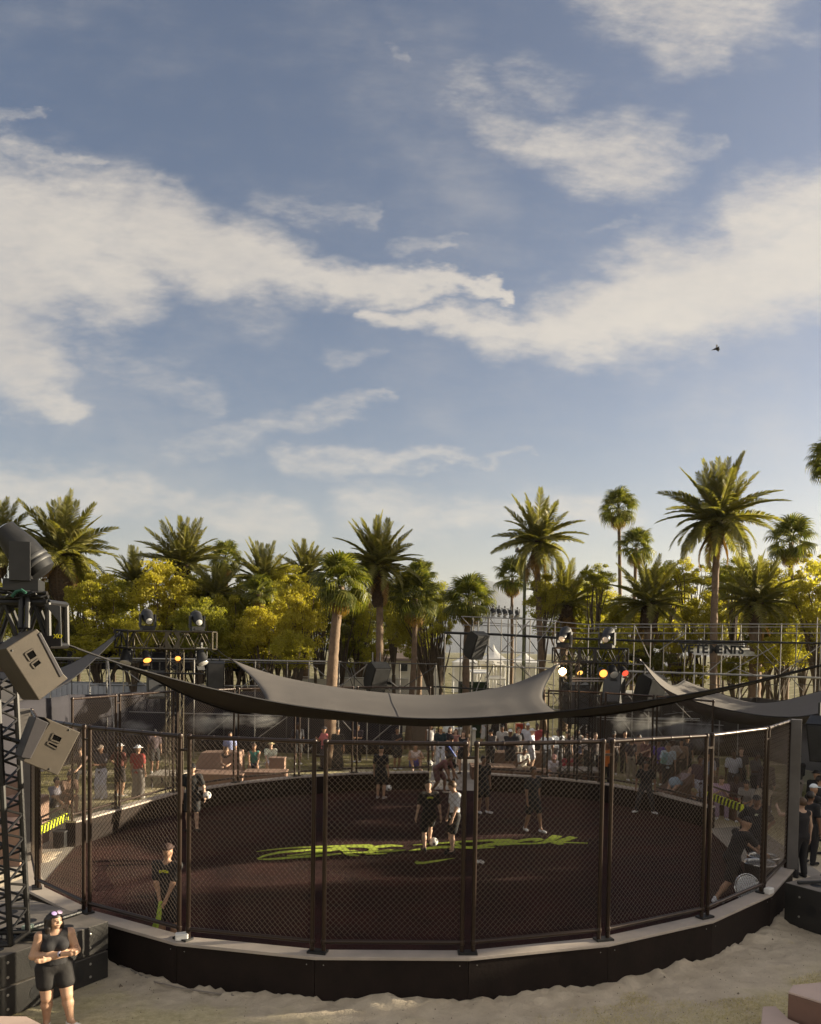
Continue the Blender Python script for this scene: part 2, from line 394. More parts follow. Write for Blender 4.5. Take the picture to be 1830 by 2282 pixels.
def ground_mat():
    m = bpy.data.materials.new('sand_and_dry_grass'); m.use_nodes = True; nt = m.node_tree; b = nt.nodes['Principled BSDF']; N = nt.nodes.new; L = nt.links.new
    b.inputs['Roughness'].default_value = .95; b.inputs['Specular IOR Level'].default_value = .15
    g = N('ShaderNodeNewGeometry')
    def noise(s, d=6, r=.6):
        n = N('ShaderNodeTexNoise'); n.inputs['Scale'].default_value = s; n.inputs['Detail'].default_value = d; n.inputs['Roughness'].default_value = r
        L(g.outputs['Position'], n.inputs['Vector']); return n.outputs['Fac']
    def ramp(f, a, c1, bb, c2):
        r = N('ShaderNodeValToRGB'); r.color_ramp.elements[0].position = a; r.color_ramp.elements[1].position = bb
        r.color_ramp.elements[0].color = (*c1, 1); r.color_ramp.elements[1].color = (*c2, 1); L(f, r.inputs[0]); return r.outputs[0]
    sand = ramp(noise(2.3), .3, (.50, .425, .325), .72, (.68, .59, .46))
    straw = ramp(noise(9, 9, .75), .3, (.42, .36, .20), .68, (.70, .62, .39))
    # distance from the middle of the pit decides where the sand strip ends and the straw begins
    d = N('ShaderNodeVectorMath'); d.operation = 'DISTANCE'; L(g.outputs['Position'], d.inputs[0]); d.inputs[1].default_value = tuple(PC)
    ad = N('ShaderNodeMath'); ad.operation = 'MULTIPLY_ADD'; L(noise(1.6), ad.inputs[0]); ad.inputs[1].default_value = 1.7; L(d.outputs['Value'], ad.inputs[2])
    mr = N('ShaderNodeMapRange'); mr.interpolation_type = 'SMOOTHSTEP'; L(ad.outputs[0], mr.inputs[0]); mr.inputs[1].default_value = PR+1.5; mr.inputs[2].default_value = PR+2.4
    mx = N('ShaderNodeMix'); mx.data_type = 'RGBA'; L(mr.outputs[0], mx.inputs[0]); L(sand, mx.inputs[6]); L(straw, mx.inputs[7])
    fr_ = N('ShaderNodeMapRange'); fr_.interpolation_type = 'SMOOTHSTEP'; L(ad.outputs[0], fr_.inputs[0]); fr_.inputs[1].default_value = PR+3.6; fr_.inputs[2].default_value = PR+7
    olive = ramp(noise(5, 9, .75), .3, (.075, .075, .03), .7, (.24, .21, .10))
    m3 = N('ShaderNodeMix'); m3.data_type = 'RGBA'; L(fr_.outputs[0], m3.inputs[0]); L(mx.outputs[2], m3.inputs[6]); L(olive, m3.inputs[7]); mx = m3
    # worn bare patches
    wr = N('ShaderNodeMapRange'); L(noise(.55, 4), wr.inputs[0]); wr.inputs[1].default_value = .52; wr.inputs[2].default_value = .66; wr.inputs[4].default_value = .6
    m2 = N('ShaderNodeMix'); m2.data_type = 'RGBA'; L(wr.outputs[0], m2.inputs[0]); L(mx.outputs[2], m2.inputs[6]); L(sand, m2.inputs[7])
    L(m2.outputs[2], b.inputs['Base Color'])
    bp = N('ShaderNodeBump'); bp.inputs['Strength'].default_value = .8; bp.inputs['Distance'].default_value = .035; vo = N('ShaderNodeTexVoronoi'); vo.inputs['Scale'].default_value = 5.5; L(g.outputs['Position'], vo.inputs['Vector'])
    hs = N('ShaderNodeMath'); hs.operation = 'MULTIPLY_ADD'; L(vo.outputs['Distance'], hs.inputs[0]); hs.inputs[1].default_value = .9; L(noise(26, 8, .72), hs.inputs[2]); L(hs.outputs[0], bp.inputs['Height']); L(bp.outputs[0], b.inputs['Normal'])
    return m
gm.materials.append(ground_mat())

# pitch of dark red turf
def turf_mat():
    m = mat('dark_red_turf', (.024, .0065, .0068), .85, var=.5, color2=(.050, .014, .0125), scale=.9, spec=.25); nt = m.node_tree; b = nt.nodes['Principled BSDF']; N = nt.nodes.new; L = nt.links.new
    g = N('ShaderNodeNewGeometry'); n = N('ShaderNodeTexNoise'); n.inputs['Scale'].default_value = 45; n.inputs['Detail'].default_value = 6; n.inputs['Roughness'].default_value = .8
    L(g.outputs['Position'], n.inputs['Vector'])
    bp = N('ShaderNodeBump'); bp.inputs['Strength'].default_value = 1; bp.inputs['Distance'].default_value = .03; L(n.outputs['Fac'], bp.inputs['Height']); L(bp.outputs[0], b.inputs['Normal'])
    return m
tp = [Vector((p.x, p.y, .012))-outward(p)*.10 for p in LOOP]
tb = MB(); tb.add([Vector((PC.x, PC.y, .012))]+tp, [(0, i+1, (i+1) % len(tp)+1) for i in range(len(tp))])
turf = tb.build('turf_pitch', turf_mat(), fix=False); tag(turf, 'dark red turf floor of the round football pit', None, kind='structure')
# turf pile, real fibres
def blades(name, P, hmin, hmax, w, lean, m, label):
    n = len(P); a = rng.random(n)*6.283; h = rng.uniform(hmin, hmax, n); l = lean*rng.uniform(.3, 1.3, n)*h; b = rng.random(n)*6.283
    dx, dy = np.cos(a)*w/2, np.sin(a)*w/2; O = np.zeros(n)
    V = np.stack([P-np.stack([dx, dy, O], 1), P+np.stack([dx, dy, O], 1), P+np.stack([np.cos(b)*l, np.sin(b)*l, h], 1)], 1).reshape(-1, 3)
    me = fastmesh(name, V, np.arange(3*n).reshape(-1, 3)); me.materials.append(m)
    o = bpy.data.objects.new(name, me); COL.objects.link(o); tag(o, label, None, kind='stuff'); return o
def fastmesh(name, V, F):
    """mesh from arrays; every face has the same number of corners"""
    V = np.asarray(V, np.float32); F = np.asarray(F, np.int32); k = F.shape[1]; me = bpy.data.meshes.new(name)
    me.vertices.add(len(V)); me.vertices.foreach_set('co', V.ravel()); me.loops.add(F.size); me.loops.foreach_set('vertex_index', F.ravel())
    me.polygons.add(len(F)); me.polygons.foreach_set('loop_start', np.arange(len(F), dtype=np.int32)*k)
    try: me.polygons.foreach_set('loop_total', np.full(len(F), k, np.int32))
    except Exception: pass
    me.update(calc_edges=True); me.validate(); return me
n = 95000; ang = rng.random(n)*6.283; rr = (PR+.6)*np.sqrt(rng.random(n)); x = PC.x+rr*np.cos(ang); y = PC.y+rr*np.sin(ang); k = inside_pit(x, y, -.22)
x, y = x[k], y[k]
blades('turf_pile', np.stack([x, y, np.full(len(x), .012)], 1), .006, .015, .02, .9, leafmat('turf_fibre', (.014, .0035, .0035), (.042, .011, .010), .15, .6), 'short dark red fibres of the pit turf')
straw_m = leafmat('straw_blade', (.42, .36, .19), (.74, .66, .42), .2, .8)
n = 420000; x = rng.uniform(-7.5, 9.5, n); y = rng.uniform(10.2, 16.5, n); d = near_wall_dist(x, y)
k = ~inside_pit(x, y, .3) & ((d+.8*vn(x*.9, y*.9, 7)+.3*vn(x*2.9, y*2.9, 8)) > 1.1) & ((x > -3.3) | (d > 1.6+.5*vn(x, y, 9))) & (rng.random(n) < .55+.6*vn(x*1.9, y*1.9, 3))
x, y = x[k], y[k]
blades('dry_grass', np.stack([x, y, ground_height(x, y)-.004], 1), .015, .05, .008, 1.8, straw_m, 'short dry straw-coloured grass in front of the pit wall')
n = 45000; x = rng.uniform(-22, 22, n); y = rng.uniform(19, 38, n); k = ~inside_pit(x, y, .5) & (vn(x*.35, y*.35, 9) > -.15) & ~((abs(x-2.2) < 2.2) & (y > 24))
x, y = x[k], y[k]
blades('lawn_grass', np.stack([x, y, np.full(len(x), -.002)], 1), .04, .10, .02, 1.2, leafmat('lawn_blade', (.10, .10, .035), (.24, .21, .09), .25, .8), 'thin dry lawn behind the pit')

n = 2600; x = rng.uniform(-7, 9.5, n); y = rng.uniform(10.3, 16, n); k = ~inside_pit(x, y, .3); x, y = x[k], y[k]; z = ground_height(x, y); sz = rng.uniform(.004, .016, len(x))*(1+1.6*(rng.random(len(x)) < .03))
T_ = np.array([(1, 0, -.4), (-.5, .87, -.4), (-.5, -.87, -.4), (0, 0, .9)]); an = rng.random(len(x))*6.28
PV = T_[None]*sz[:, None, None]*rng.uniform(.6, 1.4, (len(x), 4, 3)); PV = np.stack([PV[..., 0]*np.cos(an)[:, None]-PV[..., 1]*np.sin(an)[:, None], PV[..., 0]*np.sin(an)[:, None]+PV[..., 1]*np.cos(an)[:, None], PV[..., 2]], -1)+np.stack([x, y, z], 1)[:, None]
PF = (np.array([(0, 1, 3), (1, 2, 3), (2, 0, 3)])[None]+4*np.arange(len(x))[:, None, None]).reshape(-1, 3); me = fastmesh('pebbles', PV.reshape(-1, 3), PF); me.materials.append(mat('pebble', (.20, .16, .12), .9, var=.4, scale=30)); o = bpy.data.objects.new('pebbles', me); COL.objects.link(o); tag(o, 'small stones and litter scattered over the sand', None, kind='stuff')
# threshold pads in the openings
def pad(name, a, b, out, inn, label):
    oa, ob = outward(a), outward(b); m = MB()
    m.prism([Vector((p.x, p.y, .004)) for p in (a-oa*inn, b-ob*inn, b+ob*out, a+oa*out)], (0, 0, -.1))
    tag(m.build(name, concrete), label, None, kind='structure')
pad('path', NEAR[0], FARL[0], 1.2, .5, 'pale concrete pad in the left opening of the pit')
pad('path', NEAR[-1], FARR[-1], 1.6, .5, 'pale concrete pad in the right opening of the pit')
pad('path', FARL[-1], FARR[0], 9, .9, 'pale path leading into the pit through the rear opening')

# lettering on the turf
lime = mat('lime_turf_paint', (.42, .52, .05), .85, var=.28, scale=7, bump=.4, bscale=50)
def stroke(mb, pts, z):
    n = len(pts); ctr = [gz(x, y, z) for x, y, w in pts]
    # centre line smoothed, painted with an uneven edge
    P = []; W = []
    for i in range(n-1):
        for t in (0, .2, .4, .6, .8):
            P.append(ctr[i].lerp(ctr[i+1], t)); W.append(pts[i][2]+(pts[i+1][2]-pts[i][2])*t)
    P.append(ctr[-1]); W.append(pts[-1][2])
    for k in range(2):
        P = [P[0]]+[(P[i-1]+P[i]*2+P[i+1])/4 for i in range(1, len(P)-1)]+[P[-1]]
    v = []; f = []
    for i, p in enumerate(P):
        t = (P[min(i+1, len(P)-1)]-P[max(i-1, 0)]).normalized(); s = Vector((-t.y, t.x, 0)); w = .5*W[i]*(1+random.uniform(-.13, .13))
        v += [p+s*w, p-s*w]
        if i: f.append((2*i-2, 2*i-1, 2*i+1, 2*i))
    mb.add(v, f)
LT = [[(571, 1898, .03), (604, 1893.5, .10), (648, 1889.5, .15), (692, 1887.5, .17), (750, 1886, .18), (793, 1883, .13)],
      [(573, 1913.5, .05), (593, 1906, .14), (626, 1899, .2), (665, 1896, .2), (692, 1894, .2), (727, 1893, .12)],
      [(573, 1914.6, .05), (600, 1915, .16), (643, 1911.5, .2), (692, 1908, .22), (722, 1906, .2), (760, 1902.5, .1)],
      [(640, 1907, .1), (665, 1904.5, .13), (690, 1901, .18), (715, 1899, .16), (758, 1892, .12)],
      [(701, 1898, .12), (727, 1894, .18), (758, 1888, .16), (795, 1884, .2)],
      [(758, 1888, .2), (771, 1896, .22), (780, 1905, .25), (800, 1907, .1)],
      [(780, 1887, .2), (813, 1886, .25), (837, 1891.5, .2), (824, 1900, .22), (797, 1900, .2), (782, 1895, .2)],
      [(835, 1888, .2), (868, 1884, .26), (898, 1885.5, .12)], [(838, 1898, .2), (872, 1896, .24), (905, 1894, .08)],
      [(815, 1903, .1), (845, 1902.5, .14), (862, 1902, .06)], [(795, 1884, .2), (822, 1883, .16), (835, 1887, .12)],
      [(912, 1896, .06), (937, 1892.5, .2), (975, 1888, .24), (1007, 1887, .25), (1054, 1889, .28), (1102, 1888, .12)],
      [(920, 1883.4, .06), (962, 1880.5, .13), (1014, 1876.5, .16), (1054, 1874.7, .2), (1094, 1872.5, .2), (1141, 1871, .14)],
      [(1062, 1887, .2), (1099, 1881, .28), (1136, 1878, .25), (1159, 1873.5, .22), (1186, 1870, .22), (1209, 1869.7, .18)],
      [(1100, 1876, .15), (1140, 1872, .2), (1150, 1876, .2)], [(1190, 1875, .12), (1209, 1870.5, .16)],
      [(1106, 1883, .18), (1149, 1880, .18), (1188, 1880, .15), (1213, 1878, .18), (1231, 1870, .28), (1243, 1862, .3)],
      [(1231, 1874, .25), (1240, 1878, .3), (1252, 1882, .2)], [(1238, 1877, .2), (1261, 1871, .26), (1279, 1865, .25)],
      [(1248, 1877, .16), (1280, 1878, .13), (1310, 1879, .08)],
      [(1014, 1876, .1), (1020, 1883, .12), (1030, 1887, .12)]]
lb = MB()
for i, s in enumerate(LT): stroke(lb, s, .026+.0004*i)
lo = lb.build('painted_lettering', lime, fix=False); tag(lo, 'lime green brush-script lettering painted across the dark turf', 'lettering')
sw = MB(); sp_ = [(1018, 1911.5), (970, 1917), (946, 1920.5), (933, 1920.5), (930, 1917.5), (924, 1922), (929, 1926), (945, 1925.5), (975, 1920.5)]
sw.add([gz(x, y, .027) for x, y in sp_], [(0, 1, 8), (1, 2, 7, 8), (2, 3, 6, 7), (3, 4, 5, 6)])
tag(sw.build('painted_emblem', lime, fix=False), 'lime green tick emblem painted on the turf below the lettering', 'emblem')

# ------------------------------------------------------------------ low wall round the pit
SCREW = MB().lathe([(.009, -.004), (.009, .003), (.003, .005)], 6).mesh('screw', mat('screw_steel', (.35, .33, .30), .4, .8))
def wall(name, V, label, dark=ply):
    root = thing(name, label, 'wall', tuple((V[0]+V[-1])/2-Vector((0, 0, RIM))))
    for a, b in zip(V, V[1:]):
        oa, ob = outward(a), outward(b)
        t = (b-a).normalized()*.004
        q = [a-oa*.10+t, b-ob*.10-t, b+ob*.14-t, a+oa*.14+t]
        MB().prism([Vector((p.x, p.y, RIM-.05)) for p in q], (0, 0, -RIM-.2)).build('wall_panel', dark, root)
        if dark is ply and (a-b).length < 3:
            m_ = (a+b)/2; on_ = outward(m_); tt = (b-a).normalized()
            for fx in (-.45, .45):
                for zz in (.52,):
                    p_ = m_+tt*(b-a).length*fx+on_*.139; inst('screw', SCREW, root, wm(root).inverted() @ (Matrix.Translation((p_.x, p_.y, zz)) @ on_.to_track_quat('Z', 'Y').to_matrix().to_4x4()))
        q = [a-oa*.125, b-ob*.125, b+ob*.17, a+oa*.17]
        MB().prism([Vector((p.x, p.y, RIM)) for p in q], (0, 0, -.048)).build('coping', coping_m, root, bevel=.006)
    return root
wall('pit_wall', NEAR, 'dark low wall with pale coping along the front of the pit')
wall('pit_wall', FARL, 'dark low wall with pale coping on the far left of the pit')
wall('pit_wall', FARR, 'dark low wall with pale coping on the far right of the pit')

# ------------------------------------------------------------------ chain-link cage
FH = 3.05; LW, LH = 2.0, 2.78
def link_mesh():
    s = .085; hs = s/2; r = .0029; mb = MB(); v = []; f = []
    def line(pts):
        n0 = len(v)
        t = (pts[-1]-pts[0]).normalized(); sd = Vector((-t.z, 0, t.x))
        for p in pts:
            for k in range(3):
                a = 2.094*k+.5; v.append(p+Vector((0, 1, 0))*math.cos(a)*r+sd*math.sin(a)*r)
        for i in range(len(pts)-1):
            for k in range(3): f.append((n0+i*3+k, n0+i*3+(k+1) % 3, n0+i*3+3+(k+1) % 3, n0+i*3+3+k))
    for sg in (1, -1):
        c = -LW if sg > 0 else 0.0
        while c < LH+(0 if sg > 0 else LW):
            pts = []; x = 0.0; i = 0
            while x <= LW+1e-6:
                z = c+sg*x
                if -1e-6 <= z <= LH+1e-6:
                    q = int(round((x+z)/hs)) if sg < 0 else int(round((z-x)/hs))
                    pts.append(Vector((x, (.0032 if (i+(sg > 0)) % 2 else -.0032), z)))
                x += hs; i += 1
            if len(pts) > 1: line(pts)
            c += s
    mb.v = v; mb.f = f
    return mb.mesh('chain_link', wire, fix=False)
LINK = link_mesh()
FIT = MB().lathe([(.02, -.045), (.042, -.03), (.046, 0), (.04, .03), (.02, .045)], 10).mesh('fitting', steel, True)
CL = MB().box((0, 0, 0), (1, .03, .035)).mesh('clamp', steel)
FOOT = MB().box((0, 0, 0), (1, .16, .03)).mesh('foot', black)
def cage(label, V, gapped=True, first_col=False, last_col=False):
    root = thing('chain_link_fence', label, 'fence', tuple((V[0]+V[-1])/2))
    n = len(V)-1
    for i in range(n):
        a, b = V[i], V[i+1]; d = (b-a); L = d.length; t = d/L
        g0 = .085 if i > 0 else .03; g1 = .085 if i < n-1 else .03
        p0 = a+t*g0; p1 = b-t*g1; w = (p1-p0).length
        pn = bpy.data.objects.new('fence_panel', None); COL.objects.link(pn); pn.parent = root
        R = Matrix((t, Vector((-t.y, t.x, 0)), Vector((0, 0, 1)))).transposed().to_4x4(); R.translation = p0
        pn.matrix_basis = wm(root).inverted() @ R
        up = Vector((0, 0, 1))
        for x in (0, w): pole(pn, 'post', R @ Vector((x, 0, 0)), R @ Vector((x, 0, FH)), .033, steel, 10)
        pole(pn, 'top_rail', R @ Vector((0, 0, FH)), R @ Vector((w, 0, FH)), .033, steel, 10)
        pole(pn, 'bottom_rail', R @ Vector((0, 0, .16)), R @ Vector((w, 0, .16)), .033, steel, 10)
        inst('chain_link', LINK, pn, Matrix.Translation((.03, 0, .2)) @ Matrix.Diagonal(((w-.06)/LW, 1, (FH-.23)/LH, 1)))
        for x in (0, w):
            for z in (FH, .16): inst('fitting', FIT, pn, Matrix.Translation((x, 0, z)))
        for k in range(1, 5):
            MBt = Matrix.Translation((w*k/5, 0, FH)) @ Matrix.Rotation(math.pi/2, 4, 'Y') @ Matrix.Diagonal((.9, .9, .5, 1)); inst('tie', FIT, pn, MBt)
        if i < n-1:
            inst('clamp', CL, pn, Matrix.Translation((w+.085, 0, FH-.2)) @ Matrix.Diagonal((.17, 1, 1, 1)))
            inst('foot', FOOT, pn, Matrix.Translation((w+.085, 0, .016)) @ Matrix.Diagonal((.28, 1, 1, 1)))
    for flag, p in ((first_col, V[0]), (last_col, V[-1])):
        if flag:
            q = p+outward(p)*.12
            MB().box((q.x, q.y, RIM+FH/2+.02), (.2, .2, FH+.04), Matrix.Rotation(math.atan2(outward(p).y, outward(p).x), 3, 'Z')).build('gate_column', grey_steel, root, bevel=.01)
    return root
cage('tall bronze chain-link fence of framed panels along the near side of the pit', NEAR, True, True, True)
cage('bronze chain-link fence panels on the far left rim of the pit', FARL)
cage('bronze chain-link fence panels on the far right rim of the pit', FARR)

# hazard bars across the side openings
haz_y = mat('hazard_yellow', (.62, .68, .03), .55, var=.06)
def hazard(px0, d0, px1, d1, label, n):
    a = at(*px0, d0); b = at(*px1, d1); t = (b-a).normalized(); L = (b-a).length
    root = thing('hazard_bar', label, 'barrier', (a.x, a.y, 0))
    R = frame(t).to_4x4(); R.translation = a
    o = MB().box((0, L/2, 0), (.07, L, .19)).build('bar', haz_y); o.parent = root; o.matrix_basis = wm(root).inverted() @ R
    sm = MB().prism([(.038, 0, -.097), (.038, L/n*.5, -.097), (.038, L/n*.95, .097), (.038, L/n*.45, .097)], (-.076, 0, 0)).mesh('stripe', black)
    for i in range(n): inst('stripe', sm, root, wm(root).inverted() @ R @ Matrix.Translation((0, i*L/n+.01, 0)))
    for y in (.06, L-.06):
        p = R @ Vector((0, y, -.09)); pole(root, 'leg', (p.x, p.y, 0), p, .022, steel)
    pole(root, 'handrail', R @ Vector((0, 0, .28)), R @ Vector((0, L, .28)), .025, steel)
    for y in (.06, L-.06): pole(root, 'leg', R @ Vector((0, y, .09)), R @ Vector((0, y, .28)), .02, steel)
    return root
hazard((89, 1850), 18.4, (150, 1819), 20.2, 'yellow and black chevron bar across the left opening of the pit', 9)
hazard((1578, 1772), 22.2, (1655, 1801), 19.6, 'yellow and black striped bar by the right opening of the pit', 10)
# ------------------------------------------------------------------ trusses, scaffolds, towers
def truss(root, p, q, size, bays, m, r=.025, lr=.013, up=Vector((0, 0, 1)), diamond=False):
    p = Vector(p); q = Vector(q); d = (q-p).normalized(); x = d.cross(up)
    x = x.normalized() if x.length > 1e-3 else Vector((1, 0, 0)); z = x.cross(d)
    C = [(-1, -1), (1, -1), (1, 1), (-1, 1)]; h = size/2
    off = [x*h*a+z*h*b for a, b in C]
    for o in off: pole(root, 'chord', p+o, q+o, r, m)
    L = (q-p).length
    for s in range(4):
        o0, o1 = off[s], off[(s+1) % 4]
        for i in range(bays):
            a = p+d*(L*i/bays); b = p+d*(L*(i+1)/bays); mid = (a+b)/2
            pole(root, 'lacing', a+o0, mid+o1, lr, m, 6); pole(root, 'lacing', mid+o1, b+o0, lr, m, 6)
        for e in (p, q): pole(root, 'end_bar', e+o0, e+o1, r*.9, m)
    return off

truss_m = mat('sunlit_dark_truss', (.10, .085, .06), .38, .55, var=.2, scale=6)  # tan metal of the left rear tower
blk_truss = mat('black_truss', (.018, .017, .017), .42, .3, var=.2)
# --- moving heads and lamps
lens_m = mat('lamp_glass', (.75, .75, .72), .12, .0)  # near-white colour carries the reflection of sky and sun
def head_parts():
    base = MB().box((0, 0, .06), (.40, .34, .12)).box((0, -.175, .06), (.22, .02, .06)).mesh('base', black)
    yoke = MB().box((-.22, 0, .30), (.05, .20, .40)).box((.22, 0, .30), (.05, .20, .40)).box((0, 0, .135), (.46, .2, .04)).mesh('yoke', black)
    hd = MB().lathe([(.10, -.30), (.155, -.27), (.175, -.12), (.175, .04), (.15, .16), (.125, .27), (.12, .31)], 18).mesh('head', black, True)
    fin = MB().lathe([(.18, -.2), (.185, -.19), (.185, -.17), (.18, -.16)], 18).mesh('cooling_ring', dark_grey, True)
    ln = MB().lathe([(.105, .30), (.10, .316), (.06, .33), (.01, .336)], 18).mesh('lens', lens_m, True)
    return base, yoke, hd, fin, ln
HP = head_parts()
def moving_head(loc, label, rz=0, tilt=70, scale=1.0, lens=None, group='moving head lights'):
    t = thing('moving_head_light', label, 'stage light', loc, rz, group, scale)
    inst('base', HP[0], t); inst('yoke', HP[1], t)
    Mh = Matrix.Translation((0, 0, .42)) @ Matrix.Rotation(math.radians(tilt), 4, 'X')
    h = inst('head', HP[2], t, Mh); inst('cooling_ring', HP[3], h); inst('cooling_ring', HP[3], h, Matrix.Translation((0, 0, .06)))
    l = inst('lens', HP[4], h, m=lens)
    return t
LP = (MB().lathe([(.06, -.16), (.10, -.14), (.115, 0), (.12, .14), (.125, .17)], 14).mesh('lamp_can', black, True),
      MB().box((-.15, 0, .09), (.015, .04, .22)).box((.15, 0, .09), (.015, .04, .22)).box((0, 0, .2), (.315, .04, .015)).box((0, 0, .26), (.05, .06, .12)).mesh('yoke', black),
      MB().lathe([(.115, .165), (.11, .178), (.05, .19), (.005, .192)], 14).mesh('lens', lens_m, True),
      MB().box((0, -.13, .22), (.2, .005, .1)).mesh('barn_door', black))
def stage_lamp(loc, label, lens=None, tilt=110, rz=0, scale=1.0, group='stage lamps'):
    t = thing('stage_lamp', label, 'stage lamp', loc, rz, group, scale)
    inst('yoke', LP[1], t); c = inst('lamp_can', LP[0], t, Matrix.Rotation(math.radians(tilt), 4, 'X')); inst('lens', LP[2], c, m=lens); inst('barn_door', LP[3], c)
    return t
def hung_speaker(loc, label, rz=0, tilt=-25, scale=1.0, strap=.35):
    t = thing('loudspeaker', label, 'loudspeaker', loc, rz, None, scale)
    R = Matrix.Rotation(math.radians(tilt), 4, 'X')
    if not hasattr(hung_speaker, 'm'):
        prof = [(-.25, -.22, -.42), (-.25, -.22, .42), (-.25, .12, .42), (-.25, .25, .28), (-.25, .25, -.28), (-.25, .12, -.42)]
        hung_speaker.m = (MB().prism(prof, (.5, 0, 0)).mesh('cabinet', black), MB().box((0, -.232, 0), (.44, .02, .78)).mesh('grille', dark_grey), MB().box((0, 0, 0), (.04, .03, 1)).mesh('strap', black))
    c = inst('cabinet', hung_speaker.m[0], t, R); inst('grille', hung_speaker.m[1], c)
    for x in (-.12, .12): inst('strap', hung_speaker.m[2], t, Matrix.Translation((x, .05, .38+strap/2)) @ Matrix.Diagonal((1, 1, strap, 1)))
    return t

# left rear tower
b = at(390, 1450, 27.5); DL = 27.5
lt = thing('lighting_tower', 'T-shaped tan lit truss tower standing behind the left of the cage', 'truss tower', (b.x, DL, 0))
truss(lt, (b.x, DL, 0), (b.x, DL, at(390, 1447, DL).z), .46, 8, truss_m)
hl = at(292, 1425, DL); hr = at(478, 1428, DL)
truss(lt, (hl.x, DL, hl.z), (hr.x, DL, hr.z), .58, 5, truss_m, .028, .016)
e = at(277, 1424, DL); truss(lt, (e.x-.2, DL, e.z), (hl.x-.02, DL, hl.z), .58, 1, blk_truss, .035, .02)
cm = at(390, 1425, DL); cw = .46
for s in (-1, 1):   # diamond plate of the corner block
    y = DL-.31
    MB().prism([(cm.x+s*.24, y, cm.z+.29), (cm.x+s*.24, y, cm.z-.29), (cm.x+s*.02, y, cm.z-.29), (cm.x+s*.19, y, cm.z), (cm.x+s*.02, y, cm.z+.29)], (0, .02, 0)).build('corner_plate', truss_m, lt)
for x0, y0, x1, y1 in ((350, 1500, 455, 1502), (352, 1527, 400, 1529)):
    p0 = at(x0, y0, DL-.4); p1 = at(x1, y1, DL-.4); pole(lt, 'cross_arm', p0, p1, .03, blk_truss)
zt = hl.z+.31
moving_head((at(330, 1400, DL).x, DL-.05, zt), 'black moving head light standing on the left half of the tan T-shaped tower', .5, 118, 1.1)
moving_head((at(440, 1400, DL).x, DL-.05, zt), 'black moving head light standing on the right half of the tan T-shaped tower', .5, 118, 1.05)
orange = glow('warm_lit_lens', (1, .34, .06), .8); amber = glow('amber_lit_lens', (1, .55, .12), .5); redl = glow('red_lit_lens', (1, .10, .05), .4); hot = glow('bright_lit_lens', (1, .58, .24), 14)
zb = hl.z-.55
stage_lamp((at(283, 1460, DL).x, DL, zb), 'dark stage lamp hanging under the far left end of the tan tower', None, 150, 0, 1.7)
stage_lamp((at(328, 1460, DL).x, DL-.1, zb), 'stage lamp with a warm lit lens hanging under the left arm of the tan tower', orange, 140, .6, 1.15)
stage_lamp((at(402, 1458, DL).x, DL-.3, zb), 'small orange lit lamp on the column of the tan tower', orange, 120, .3, .8)
stage_lamp((at(450, 1458, DL).x, DL-.1, zb), 'pale sunlit stage lamp hanging under the right arm of the tan tower', None, 150, .9, 1.5)
hung_speaker(at(347, 1526, DL-.2), 'black loudspeaker hanging on the left side of the tan tower', .4, -10, 1.1, .3)

# right rear tower
DR = 28.0; b = at(1305, 1450, DR)
rt = thing('lighting_tower', 'black T-shaped truss tower standing behind the right of the cage', 'truss tower', (b.x, DR, 0))
truss(rt, (b.x, DR, 0), (b.x, DR, at(1305, 1474, DR).z), .5, 9, blk_truss, .032, .018)
truss(rt, (b.x-.55, DR+.5, 0), (b.x-.55, DR+.5, at(1305, 1474, DR).z), .3, 9, blk_truss, .022, .014)
hl = at(1234, 1460, DR); hr = at(1396, 1462, DR)
truss(rt, (hl.x, DR, hl.z), (hr.x, DR, hr.z), .5, 5, blk_truss, .03, .018)
for s in (-1, 1): MB().box((b.x+s*.27, DR-.28, hl.z), (.12, .02, .46)).build('corner_plate', blk_truss, rt)
for yy in (1512, 1518): p0 = at(1275, yy, DR-.3); p1 = at(1345, yy, DR-.3); pole(rt, 'cross_arm', p0, p1, .025, galv)
zt = hl.z+.27
moving_head((at(1257, 1440, DR).x, DR-.05, zt), 'black moving head light on the left end of the black tower, rimmed by sun', -.5, 120, 1.08)
moving_head((at(1353, 1440, DR).x, DR-.05, zt), 'black moving head light on the right end of the black tower', -.5, 120, 1.08)
zb = hl.z-.5
stage_lamp((at(1250, 1490, DR).x, DR-.15, zb-.02), 'blazing orange-white stage lamp under the left end of the black tower', hot, 100, 0, 1.1)
stage_lamp((at(1288, 1492, DR).x, DR-.1, zb), 'stage lamp with a small amber lens beside the black tower column', amber, 130, .3, .9)
stage_lamp((at(1340, 1492, DR).x, DR-.15, zb-.05), 'stage lamp with an orange lit lens right of the black tower column', orange, 105, 0, 1.2)
stage_lamp((at(1364, 1490, DR).x, DR-.1, zb), 'unlit dark stage lamp between the orange and the red lamp', None, 130, .1, 1.3)
stage_lamp((at(1388, 1494, DR).x, DR-.1, zb), 'stage lamp with a dim red lens under the right end of the black tower', redl, 120, .2, 1.0)
# glow lamps really light their surroundings a little
for (px, py, col, en) in ((1250, 1490, (1, .6, .3), 15),):
    l = bpy.data.lights.new('lamp_light', 'POINT'); l.energy = en; l.color = col; l.shadow_soft_size = .12; o = bpy.data.objects.new('lamp_light', l); COL.objects.link(o); o.location = at(px, py, DR-.75)

